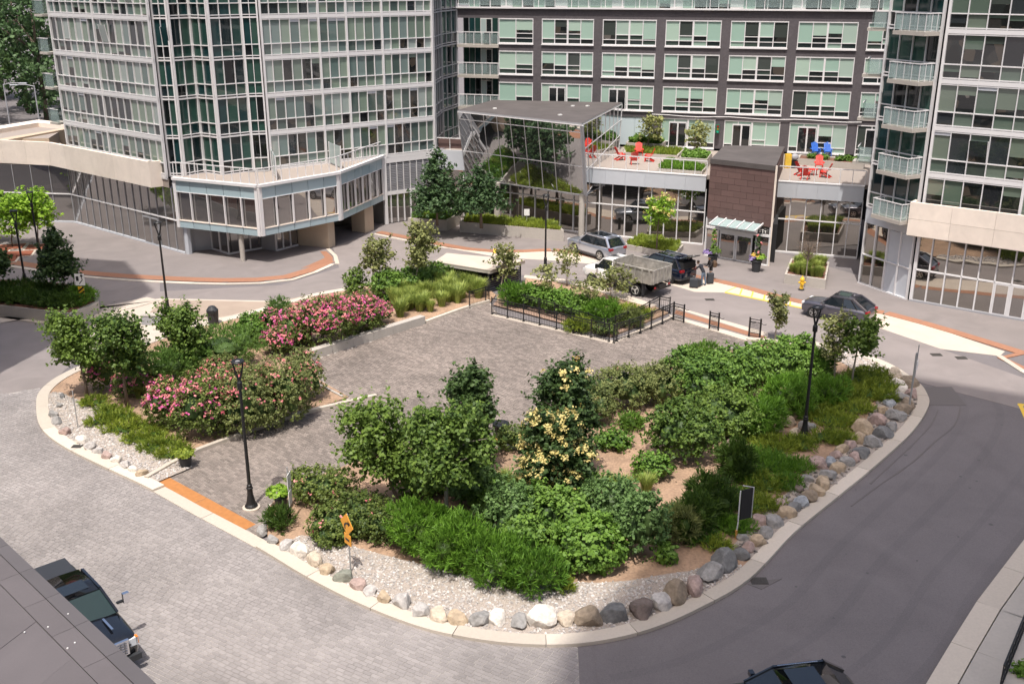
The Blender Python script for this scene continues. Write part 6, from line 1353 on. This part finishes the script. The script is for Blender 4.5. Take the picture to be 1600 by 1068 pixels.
def loft(sections, m, close=True):
    """sections: list of (x, [(y, z) from bottom centre round the side to top centre])"""
    q = MB(); n = len(sections[0][1]); vs = []; fs = []
    for x, prof in sections:
        ring = [(x, y, z) for y, z in prof] + [(x, -y, z) for y, z in prof[::-1]]; vs += ring
    k = 2*n
    for i in range(len(sections) - 1):
        for j in range(k): jj = (j+1) % k; fs.append((i*k+j, (i+1)*k+j, (i+1)*k+jj, i*k+jj))
    if close: fs += [tuple(range(k)), tuple(range((len(sections)-1)*k, len(sections)*k))[::-1]]
    q.add(vs, fs, m); return q
def car(name, label, loc, rz, L, Wd, Hh, pm, hood=.62, belt=.62, prof=None, cat='car', cabin=None, wr=.35, wb=None, tail=True, parts=True):
    """cabin = (cowl x, roof front x, roof rear x, tail base x) as fractions of L/2"""
    t = thing(name, label, cat, loc, rz); l = L/2; w = Wd/2; zb = .22; bz = Hh*belt; hz = Hh*hood
    cx0, cx1, cx2, cx3 = [c*l for c in cabin]; sec = []
    for fx, fw, zt, zlo in [(1, .72, hz*.72, .34), (.975, .84, hz*.86, .27), (.9, .95, hz*.95, .22), (.72, 1, hz, .2), (cabin[0]+.02, 1, (hz+bz)/2 + .02, .2), (.1, 1, bz, .2), (-.35, 1.0, bz + .01, .2), (-.7, 1, bz + .03, .21), (-.9, .96, bz + .03, .25), (-.975, .9, bz*.98, .3), (-1, .82, bz*.86, .36)]:
        W_ = w*fw; sec.append((fx*l, [(0, zlo), (W_*.86, zlo), (W_*.97, zlo + .1), (W_, zlo + (zt-zlo)*.45), (W_*.985, zt - .12), (W_*.92, zt - .03), (W_*.7, zt + .005), (0, zt + .03)]))
    o = loft(sec[::-1], pm).build('body', t, world=False, smooth=True); md = o.modifiers.new('soften', 'SUBSURF'); md.levels = md.render_levels = 1
    # glasshouse
    wt = w*.72; wbm = w*.93; zr = Hh; c = [(cx0, wbm*.96, bz*.99), (cx1, wt, zr - .05), (cx2, wt*.98, zr - .04), (cx3, wbm*.93, bz + .02)]
    gl = MB(); P = {(i, s): Vector((c[i][0], s*c[i][1], c[i][2])) for i in range(4) for s in (-1, 1)}
    gl.add([P[0,1], P[0,-1], P[1,-1], P[1,1]], [(0,1,2,3)], CARGL); gl.build('windscreen', t, world=False)
    gl = MB(); gl.add([P[2,1], P[2,-1], P[3,-1], P[3,1]], [(0,1,2,3)], CARGL); gl.build('rear_window', t, world=False)
    xb = cx0 + (cx3-cx0)*.5
    for s in (-1, 1):
        base_f = Vector((xb, s*wbm, bz)); top_m = Vector(((cx1+cx2)/2 - .05, s*wt, zr - .03))
        q = MB(); q.add([P[0,s], P[1,s], top_m, base_f], [(0,1,2,3),(3,2,1,0)], CARGL); q.build('side_window', t, world=False); q = MB(); q.add([base_f, top_m, P[2,s], P[3,s]], [(0,1,2,3),(3,2,1,0)], CARGL); q.build('side_window', t, world=False)
        pl = MB(); pl.beam(P[0,s], P[1,s], .07, .06, pm); pl.beam(base_f, top_m, .05, .07, BLACK); pl.beam(P[3,s], P[2,s], .16, .1, pm); pl.beam(P[1,s], P[2,s] , .08, .07, pm)
        b3 = base_f.lerp(P[3,s], .62); t3 = top_m.lerp(P[2,s], .72); pl.beam(b3, t3, .04, .06, BLACK); pl.beam(P[0,s]+Vector((0,0,-.01)), P[3,s]+Vector((0,0,-.01)), .03, .03, CHROME); pl.build('pillars', t, world=False)
    r = loft([(x, [(0, z-.05), (wt*k*.98, z-.05), (wt*k, z-.02), (wt*k*.86, z+.012), (0, z+.035)]) for x, k, z in ((cx2-.04, .97, zr-.05), (cx2*.6+cx1*.4, 1, zr-.015), ((cx1+cx2)/2, 1, zr-.01), (cx1+.03, .97, zr-.05))], pm); ro = r.build('roof', t, world=False, smooth=True)
    MB().box(((cx1+cx2)/2+.1, 0, zr+.022), ((cx1-cx2)*.6, wt*1.25, .012), CARGL).build('sunroof', t, world=False)
    for s in (-1, 1):
        for x in ((wb or L*.29), -(wb or L*.29)):
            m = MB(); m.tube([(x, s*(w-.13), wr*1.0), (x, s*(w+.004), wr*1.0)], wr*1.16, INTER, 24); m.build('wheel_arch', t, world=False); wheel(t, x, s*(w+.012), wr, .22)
        MB().box((l*.93, s*w*.68, hz*.84), (.2, .34, .11), HEADL, 0).build('headlight', t, world=False); MB().box((-l*.955, s*w*.72, bz*.9), (.2, .36, .16), TAIL).build('tail_light', t, world=False)
        m = MB(); m.box((cx0 - .3, s*(w+.1), bz + .08), (.14, .2, .15), pm); m.build('mirror', t, world=False)
        for zz in (.25,): MB().box((0, s*(w-.005), zz), (L*.42, .04, .1), DKPL).build('sill', t, world=False)
        for x in (.12*l, -.4*l): MB().box((x, s*(w+.004), bz*.8), (.16, .03, .03), pm).build('door_handle', t, world=False)
        MB().tube([(cx1-.1, s*wt*.9, zr+.03), (cx2+.2, s*wt*.9, zr+.03)], .018, CHROME, 6).build('roof_rail', t, world=False)
    MB().box((l*.985, 0, hz*.6), (.05, w*1.1, .2), DKPL).build('grille', t, world=False); MB().box((-l*.99, 0, .42), (.08, w*1.5, .14), DKPL).build('bumper', t, world=False); MB().box((-l*.985, 0, bz*.75), (.04, .5, .12), WHITE).build('number_plate', t, world=False)
    return t
def heading(a, b):
    A, B = g(*a), g(*b); return math.atan2(B.y - A.y, B.x - A.x)
SILV = paint('silver_paint', (.42,.45,.52), .7, .28); GREYP = paint('grey_violet_paint', (.12,.115,.14), .6, .28); NAVY = paint('navy_paint', (.01,.016,.035), .3, .2); WHTP = paint('white_truck_paint', (.75,.75,.75), 0, .35); BLKP = paint('black_paint', (.006,.007,.01), .2, .15)
# silver suv: near side wheels at (898,410) and (951,409+)
def put(u1, v1, u2, v2, side, Wd):
    """front and rear near-side wheel contact points -> centre and heading"""
    a, b = g(u1, v1), g(u2, v2); d = (a - b).normalized(); n = Vector((-d.y, d.x, 0)) * side; c = (a + b)/2 + n * Wd/2; return (c.x, c.y, 0.0), math.atan2(d.y, d.x)
l_, r_ = put(899, 398, 949, 411, 1, 1.95); l_, r_ = ((lambda c, d: ((c.x, c.y, .03), math.atan2(d.y, d.x)))(g(932, 402) + Vector((0, .7, 0)), g(899, 396) - g(949, 411)))
car('suv', 'silver suv parked in front of the lobby, seen from its rear left', l_, r_, 5.0, 1.95, 1.74, SILV, cabin=(.42,.14,-.74,-.93), wr=.38)
a = g(1273, 497); b = g(1327, 508); d = (a - b).normalized(); n = Vector((d.y, -d.x, 0)); 
if n.y < 0: n = -n
c = (a + b)/2 + n*.9; car('crossover_car', 'dark grey crossover parked at the pale layby behind the tall lamp', (c.x, c.y, .01), math.atan2(d.y, d.x), 4.35, 1.8, 1.6, GREYP, cabin=(.42,.12,-.5,-.92), wr=.34)
# dark suv with open hatch, behind the truck; its tail at about (1062,445)
a = g(1010, 428); b = g(1072, 445); d = (a - b).normalized(); c = b + d*2.1 + Vector((0,.5,0))
sv = car('suv', 'dark navy suv with its tailgate raised behind the white truck', (c.x, c.y, .01), math.atan2(d.y, d.x), 4.9, 1.95, 1.78, NAVY, cabin=(.42,.14,-.74,-.93), wr=.37)
q = MB(); q.add([(-1.75,-.75,1.8),(-1.75,.75,1.8),(-2.75,.72,2.02),(-2.75,-.72,2.02),(-1.75,-.75,1.74),(-1.75,.75,1.74),(-2.72,.72,1.95),(-2.72,-.72,1.95)], [(0,1,2,3),(7,6,5,4),(0,3,7,4),(1,5,6,2),(2,6,7,3),(0,4,5,1)], NAVY); q.build('tailgate', sv, world=False)
MB().box((-2.2,0,1.1), (.35,1.4,.95), INTER).build('boot_opening', sv, world=False)
# dump truck
a = g(948, 466); b = g(992, 470)
tc_ = g(960, 452); rear = g(1003, 466); front = g(915, 444); d = (front - rear); d.normalize(); ang = math.atan2(d.y, d.x)
nn = Vector((-d.y, d.x, 0)); nn = nn if nn.y > 0 else -nn
cen = g(995, 462) + d*.05 + nn*.9
tk = thing('dump_truck', 'white dump truck with a worn grey tipper body', 'truck', (cen.x, cen.y, .01), ang)
BED = mat('tipper_metal', (.34,.32,.29), .65, metal=.2, var=.22, scale=5, stain=.35, sscale=2, bump=.3)
# local x forward; rear axle at x=0
bx0, bx1, bw_, bz0, bz1 = -1.35, 1.85, 1.12, 1.05, 2.0
for s in (-1, 1):
    MB().box(((bx0+bx1)/2, s*bw_, (bz0+bz1)/2), (bx1-bx0, .06, bz1-bz0), BED).build('side_board', tk, world=False); MB().box(((bx0+bx1)/2, s*(bw_+.02), bz1+.03), (bx1-bx0+.08, .12, .08), BED).build('top_rail', tk, world=False)
    for k in range(6): MB().box((bx0 + .15 + k*(bx1-bx0-.3)/5, s*(bw_+.07), (bz0+bz1)/2), (.1, .07, bz1-bz0-.02), BED).build('rib', tk, world=False)
MB().box((bx0, 0, (bz0+bz1)/2), (.06, bw_*2, bz1-bz0), BED).build('tailgate', tk, world=False); MB().box((bx1, 0, (bz0+bz1)/2+.1), (.06, bw_*2, bz1-bz0+.2), BED).build('head_board', tk, world=False)
for k in range(5): MB().box((bx0-.06, -.95+k*.475, (bz0+bz1)/2), (.07, .09, bz1-bz0), BED).build('rib', tk, world=False)
MB().box(((bx0+bx1)/2, 0, bz0+.03), (bx1-bx0, bw_*2, .06), BED).build('bed_floor', tk, world=False); MB().box((1.2, -.1, bz0+.14), (.9, .6, .16), mat('rubble', (.4,.35,.3), .9, var=.3)).build('load', tk, world=False); MB().box((.55, .3, bz0+.16), (.4, .3, .14), mat('red_brick_load', (.35,.06,.05), .8)).build('load', tk, world=False)
MB().box((1.3, 0, .8), (5.6, .8, .22), BLACK).build('chassis', tk, world=False); MB().box((-1.42, 0, .62), (.1, 2.0, .12), BLACK).build('bumper', tk, world=False)
for s in (-1, 1):
    wheel(tk, 0, s*1.06, .42, .42, rim=mat('steel_rim', (.6,.58,.55), .5), spokes=3); wheel(tk, 3.75, s*.98, .4, .26, rim=mat('steel_rim', (.6,.58,.55), .5), spokes=3)
    MB().box((-.62, s*.95, .55), (.03, .4, .75), DKPL).build('mud_flap', tk, world=False); MB().box((-1.44, s*.8, .78), (.05, .16, .12), TAIL).build('tail_light', tk, world=False)
sec = []
for x, W_, zt, zl in [(4.72,.72,1.12,.5),(4.62,.9,1.22,.42),(4.3,1.0,1.3,.42),(3.5,1.02,1.36,.45),(3.2,1.02,1.38,.45),(2.0,1.02,1.4,.5)]: sec.append((x, [(0,zl),(W_*.9,zl),(W_,zl+.15),(W_,(zl+zt)/2),(W_*.99,zt-.12),(W_*.92,zt-.02),(W_*.6,zt+.02),(0,zt+.04)]))
o = loft(sec[::-1], WHTP).build('cab_body', tk, world=False, smooth=True); md = o.modifiers.new('soften', 'SUBSURF'); md.levels = md.render_levels = 1
gx = [(3.55,.96,1.36),(2.98,.8,2.02),(2.1,.8,2.03),(2.05,.96,1.38)]; P = {(i, s): Vector((gx[i][0], s*gx[i][1], gx[i][2])) for i in range(4) for s in (-1, 1)}
q = MB(); q.add([P[0,1],P[0,-1],P[1,-1],P[1,1]], [(0,1,2,3)], CARGL); q.build('windscreen', tk, world=False)
for s in (-1, 1):
    q = MB(); q.add([P[0,s],P[1,s],P[2,s],P[3,s]], [(0,1,2,3),(3,2,1,0)], CARGL); q.build('side_window', tk, world=False); q = MB(); q.beam(P[0,s],P[1,s],.09,.08,WHTP); q.beam(P[3,s],P[2,s],.12,.1,WHTP); q.beam(P[1,s],P[2,s],.09,.08,WHTP); q.build('pillars', tk, world=False)
    MB().box((4.66, s*.72, .95), (.1,.3,.2), HEADL).build('headlight', tk, world=False); MB().box((3.25, s*1.2, 1.5), (.12,.16,.3), BLACK).build('mirror', tk, world=False)
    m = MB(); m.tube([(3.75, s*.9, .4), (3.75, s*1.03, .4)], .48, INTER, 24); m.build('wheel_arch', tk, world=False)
q = MB(); q.add([P[2,1],P[2,-1],P[3,-1],P[3,1]], [(0,1,2,3)], WHTP); q.build('cab_back', tk, world=False)
loft([(2.05,[(0,1.99),(.8,1.99),(.82,2.02),(.7,2.06),(0,2.09)]),(2.75,[(0,1.99),(.82,1.99),(.84,2.03),(.7,2.08),(0,2.11)]),(3.02,[(0,1.98),(.8,1.98),(.81,2.01),(.7,2.05),(0,2.07)])], WHTP).build('roof', tk, world=False, smooth=True)
# black pickup at the lower left
pa, pb = g(160, 960, 0), g(80, 895, 0)
hd = (g(215, 1030, .9) - g(100, 905, .9)); hd.normalize(); ang = math.atan2(hd.y, hd.x); fr = g(206, 1018, .6)
ctr = fr - hd*2.75 + Vector((hd.y, -hd.x, 0)) * .75
pk = thing('pickup_truck', 'black pickup with a chrome grille half hidden by the near roof', 'pickup truck', (ctr.x, ctr.y, .02), ang)
sec = []; w = 1.02
for x, fw, zt, zl in [(2.88,.86,1.08,.5),(2.8,.95,1.16,.42),(2.5,1,1.22,.36),(1.6,1,1.27,.34),(1.2,1,1.3,.34),(0,1,1.3,.34),(-.9,1,1.31,.34),(-1.0,1,1.31,.34),(-2.6,1,1.3,.4),(-2.85,.97,1.28,.5)]:
    W_ = w*fw; sec.append((x, [(0,zl),(W_*.9,zl),(W_,zl+.14),(W_,(zl+zt)/2),(W_*.99,zt-.12),(W_*.95,zt-.03),(W_*.72,zt+.01),(0,zt+.045)]))
o = loft(sec[::-1], BLKP).build('body', pk, world=False, smooth=True); md = o.modifiers.new('soften', 'SUBSURF'); md.levels = md.render_levels = 1
gx = [(1.45,.93,1.29),(.7,.76,1.9),(-.75,.76,1.9),(-1.0,.92,1.3)]; P = {(i, s): Vector((gx[i][0], s*gx[i][1], gx[i][2])) for i in range(4) for s in (-1, 1)}
WS = mat('windscreen_teal', (.012,.03,.03), .03, spec=.6)
q = MB(); q.add([P[0,1],P[0,-1],P[1,-1],P[1,1]], [(0,1,2,3)], WS); q.build('windscreen', pk, world=False); q = MB(); q.add([P[2,1],P[2,-1],P[3,-1],P[3,1]], [(0,1,2,3)], CARGL); q.build('rear_window', pk, world=False)
for s in (-1, 1):
    q = MB(); q.add([P[0,s],P[1,s],P[2,s],P[3,s]], [(0,1,2,3),(3,2,1,0)], CARGL); q.build('side_window', pk, world=False); q = MB(); q.beam(P[0,s],P[1,s],.08,.07,BLKP); q.beam(P[3,s],P[2,s],.1,.08,BLKP); q.beam(P[1,s],P[2,s],.08,.07,BLKP); q.build('pillars', pk, world=False)
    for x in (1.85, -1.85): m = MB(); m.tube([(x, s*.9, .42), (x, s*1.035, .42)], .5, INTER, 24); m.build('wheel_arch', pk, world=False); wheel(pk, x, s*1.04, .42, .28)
    MB().box((2.72, s*.8, .98), (.28,.3,.26), HEADL).build('headlight', pk, world=False); MB().box((2.78, s*.93, 1.0), (.16,.08,.24), mat('amber_lens', (.7,.2,.02), .2)).build('indicator', pk, world=False)
    m = MB(); m.box((1.15, s*1.2, 1.42), (.1,.3,.05), BLACK); m.box((1.15, s*1.36, 1.5), (.14,.2,.34), CHROME); m.build('mirror', pk, world=False)
    MB().box((1.95, s*.42, 1.34), (.75,.07,.03), CHROME).build('bonnet_vent', pk, world=False)
loft([(-.8,[(0,1.86),(.74,1.86),(.77,1.89),(.66,1.93),(0,1.96)]),(0,[(0,1.86),(.76,1.86),(.79,1.9),(.66,1.945),(0,1.975)]),(.74,[(0,1.85),(.74,1.85),(.76,1.88),(.66,1.92),(0,1.94)])], BLKP).build('roof', pk, world=False, smooth=True)
MB().box((.25,0,1.972), (.62,.95,.012), CARGL).build('sunroof', pk, world=False); MB().box((-1.95,0,1.335), (1.75,1.75,.05), mat('tonneau', (.03,.032,.038), .5)).build('bed_cover', pk, world=False)
q = MB(); q.box((2.93,0,.95), (.05,1.25,.5), CHROME); q.build('grille_surround', pk, world=False)
for k in range(5): MB().box((2.965,0,.76+k*.09), (.03,1.12,.035), mat('grille_bar', (.25,.25,.27), .3, metal=.8)).build('grille_bar', pk, world=False)
for k in range(9): MB().box((2.96,-.5+k*.125,.95), (.03,.03,.42), mat('grille_bar', (.25,.25,.27), .3, metal=.8)).build('grille_bar', pk, world=False)
MB().box((2.95,0,.52), (.14,1.9,.2), DKPL).build('bumper', pk, world=False); MB().box((2.9,0,1.16), (.1,1.3,.07), CHROME).build('bonnet_trim', pk, world=False)
# black car cut by the bottom edge: only its roof and rear show
hh_ = Vector((-.985, -.17, 0)); mp_ = g(1174, 1052, 1.0) - hh_*.69 - Vector((-.17, .985, 0)); hcar = car('hatchback_car', 'black car with a glass roof cut off by the bottom edge of the photo', (mp_.x, mp_.y, .01), math.atan2(-.17, -.985), 4.4, 1.8, 1.48, BLKP, cabin=(.45,.1,-.6,-.93), wr=.33)

for o_ in [c for c in hcar.children if c.name.startswith('tail_light')]: bpy.data.objects.remove(o_)
# ---------------------------------------------------------------- people and luggage
def person(name, label, loc, rz, joints, radii, edges, clothes, head, hair, hand_pts):
    """a single skinned figure; clothes by height"""
    t = thing(name, label, 'person', loc, rz)
    me = bpy.data.meshes.new('body'); me.from_pydata(joints, edges, []); o = link('body', me, t)
    sk = o.modifiers.new('skin', 'SKIN'); 
    for i, r in enumerate(radii): me.skin_vertices[0].data[i].radius = r if isinstance(r, tuple) else (r, r)
    me.skin_vertices[0].data[0].use_root = True; sub = o.modifiers.new('sub', 'SUBSURF'); sub.levels = sub.render_levels = 2
    m = bpy.data.materials.new('clothes_and_skin'); m.use_nodes = True; n, l = nt(m); b = n['Principled BSDF']; tc = n.new('ShaderNodeTexCoord'); sx = n.new('ShaderNodeSeparateXYZ'); l.new(tc.outputs['Object'], sx.inputs[0]); cr = n.new('ShaderNodeValToRGB'); cr.color_ramp.interpolation = 'CONSTANT'
    el = cr.color_ramp.elements
    while len(el) < len(clothes): el.new(.5)
    for e, (p, c) in zip(el, clothes): e.position = p; e.color = (*c, 1)
    dv = n.new('ShaderNodeMath'); dv.operation = 'DIVIDE'; dv.inputs[1].default_value = 2.0; l.new(sx.outputs[2], dv.inputs[0]); l.new(dv.outputs[0], cr.inputs[0]); l.new(cr.outputs[0], b.inputs['Base Color']); b.inputs['Roughness'].default_value = .8
    me.materials.append(m); SKIN = mat('skin', (.35,.2,.13), .6)
    hm = MB(); hx, hy, hz = head; hm.lathe([(.02,-.13),(.06,-.11),(.085,-.04),(.09,.03),(.075,.09),(.03,.125)], SKIN, 14, (hx, hy, hz)); hm.box((hx+.09,hy,hz-.02), (.03,.025,.045), SKIN); hm.box((hx,hy-.09,hz), (.03,.02,.05), SKIN); hm.box((hx,hy+.09,hz), (.03,.02,.05), SKIN); hm.build('head', t, smooth=True, world=False)
    fc = MB(); 
    for s in (-1, 1): fc.box((hx+.083, hy+s*.032, hz+.015), (.012,.022,.012), BLACK)
    fc.box((hx+.08,hy,hz-.065), (.012,.045,.01), mat('lips', (.3,.1,.08), .6)); fc.build('face', t, world=False)
    hh = MB(); hh.lathe([(.094,.0),(.1,.05),(.085,.1),(.04,.14)], hair, 14, (hx-.012, hy, hz)); hh.build('hair', t, smooth=True, world=False)
    for hp, dr in hand_pts:
        hp = Vector(hp); dr = Vector(dr).normalized(); hn = MB(); hn.beam(hp, hp + dr*.09, .08, .03, SKIN); side = dr.cross(Vector((0,0,1))).normalized() if abs(dr.z) < .9 else Vector((0,1,0))
        for k in range(4): a = hp + dr*.08 + side*(-.03 + k*.02); L_ = [.06,.075,.08,.065][k]; hn.tube([a, a + dr*L_*.55, a + dr*L_*.9 + Vector((0,0,-.02))], [.009,.009,.007], SKIN, 6)
        hn.tube([hp + side*.04 + dr*.02, hp + side*.065 + dr*.06], [.012,.009], SKIN, 6); hn.build('hand', t, world=False)
    return t
# man reaching into the boot (faces +x local)
ea = [(0,1),(1,2),(2,3),(0,4),(4,5),(5,6),(6,7),(0,8),(8,9),(9,10),(10,11),(2,12),(12,13),(13,14),(2,15),(15,16),(16,17)]
ja = [(0,0,.95),(.12,0,1.15),(.28,0,1.38),(.36,0,1.5),(.0,.1,.9),(.03,.12,.5),(-.02,.12,.1),(.14,.12,.05),(.0,-.1,.9),(-.08,-.12,.5),(-.16,-.12,.1),(0,-.12,.05),(.27,.2,1.38),(.45,.24,1.2),(.68,.2,1.15),(.27,-.2,1.38),(.45,-.24,1.2),(.68,-.18,1.15)]
ra = [(.15,.13),(.14,.12),(.16,.12),(.055,.055),(.1,.1),(.07,.07),(.05,.05),(.05,.035),(.1,.1),(.07,.07),(.05,.05),(.05,.035),(.07,.07),(.05,.05),(.035,.035),(.07,.07),(.05,.05),(.035,.035)]
BL = (.02,.022,.03)
pm_ = g(1098, 446, .01); car_d = Vector((math.cos(sv.rotation_euler[2]), math.sin(sv.rotation_euler[2]), 0))
person('person', 'man in a dark shirt and blue jeans bending into the open boot', (pm_.x, pm_.y, .01), sv.rotation_euler[2] + .15, ja, ra, ea, [(0,(.02,.02,.02)),(.045,(.12,.16,.22)),(.475,BL)], (.47,0,1.6), mat('dark_hair', (.02,.013,.01), .8), [((.68,.2,1.15),(1,0,-.2)),((.68,-.18,1.15),(1,0,-.2))])
jb = [(0,0,.93),(.04,0,1.12),(.1,0,1.38),(.12,0,1.5),(0,.1,.88),(.05,.11,.5),(.0,.11,.1),(.14,.11,.05),(0,-.1,.88),(-.03,-.11,.5),(-.12,-.11,.1),(.02,-.11,.05),(.1,.19,1.37),(.16,.26,1.12),(.36,.2,1.05),(.1,-.19,1.37),(.14,-.26,1.12),(.34,-.2,1.0)]
pb_ = g(1112, 438, .01)
p2 = person('person', 'person in a dark cap, black top and backpack standing beside the luggage', (pb_.x - .1, pb_.y, .01), 3.4, jb, ra, ea, [(0,(.03,.03,.03)),(.05,(.4,.24,.16)),(.36,(.02,.02,.02)),(.5,(.025,.02,.02))], (.16,0,1.64), BLACK, [((.36,.2,1.05),(1,0,-.1)),((.34,-.2,1.0),(1,0,-.3))])
t = thing('backpack', 'brown backpack worn by the standing person', 'backpack', (pb_.x + .12, pb_.y, 1.22), 3.4); MB().lathe([(.1,-.24),(.17,-.2),(.18,.1),(.12,.22),(.04,.26)], mat('khaki_bag', (.1,.06,.035), .9), 10).build('bag', t, world=False); MB().box((-.14,0,-.05), (.08,.2,.22), mat('khaki_bag', (.1,.06,.035), .9)).build('pocket', t, world=False)
MB().tube([(.1,.1,.2),(.2,.12,.1),(.15,.12,-.15)], .018, BLACK, 5).build('strap', t, world=False)
def suitcase(u, v, w, d, h, label, rz=.3):
    t = thing('suitcase', label, 'suitcase', g(u, v, .02), rz); q = MB(); q.box((0,0,h/2+.06), (w,d,h), mat('case_cloth', (.035,.04,.048), .7)); o = q.build('shell', t, world=False); b = o.modifiers.new('round', 'BEVEL'); b.width = .06; b.segments = 3
    for sx in (-1, 1): MB().tube([(sx*w*.35,-.03,.04),(sx*w*.35,.03,.04)], .04, RUBBER, 8).build('castor', t, world=False)
    MB().tube([(-.1,0,h+.06),(-.1,0,h+.2),(.1,0,h+.2),(.1,0,h+.06)], .012, GREYM, 5).build('handle', t, world=False)
suitcase(1109, 443, .48, .28, .72, 'dark upright suitcase standing alone on the pale layby', .2); suitcase(1084, 449, .6, .4, .6, 'large round cornered black suitcase between the two people', -.3); suitcase(1090, 448, .5, .3, .5, 'small dark case at the feet of the bending man', .8)
# railing and shrub in the lower right corner
rl = [g(1560, 1085, 0), g(1600, 985, 0), g(1680, 830, 0)]; t = thing('metal_railing', 'black sloping railing cut off by the lower right corner', 'railing', rl[0])
for a, b in zip(rl[:-1], rl[1:]):
    for z in (1.05, .6, .15): MB().beam(a + Vector((0,0,z)), b + Vector((0,0,z)), .05, .05, BLACK).build('rail', t)
    for k in range(9): p = a.lerp(b, k/8); MB().box((p.x, p.y, .55), (.03,.03,1.0), BLACK).build('baluster', t)
shrub('bright', 1604, 1040, 1062, 30, 'bit of green shrub behind the railing in the lower right corner', zb=.1, hmax=.6)
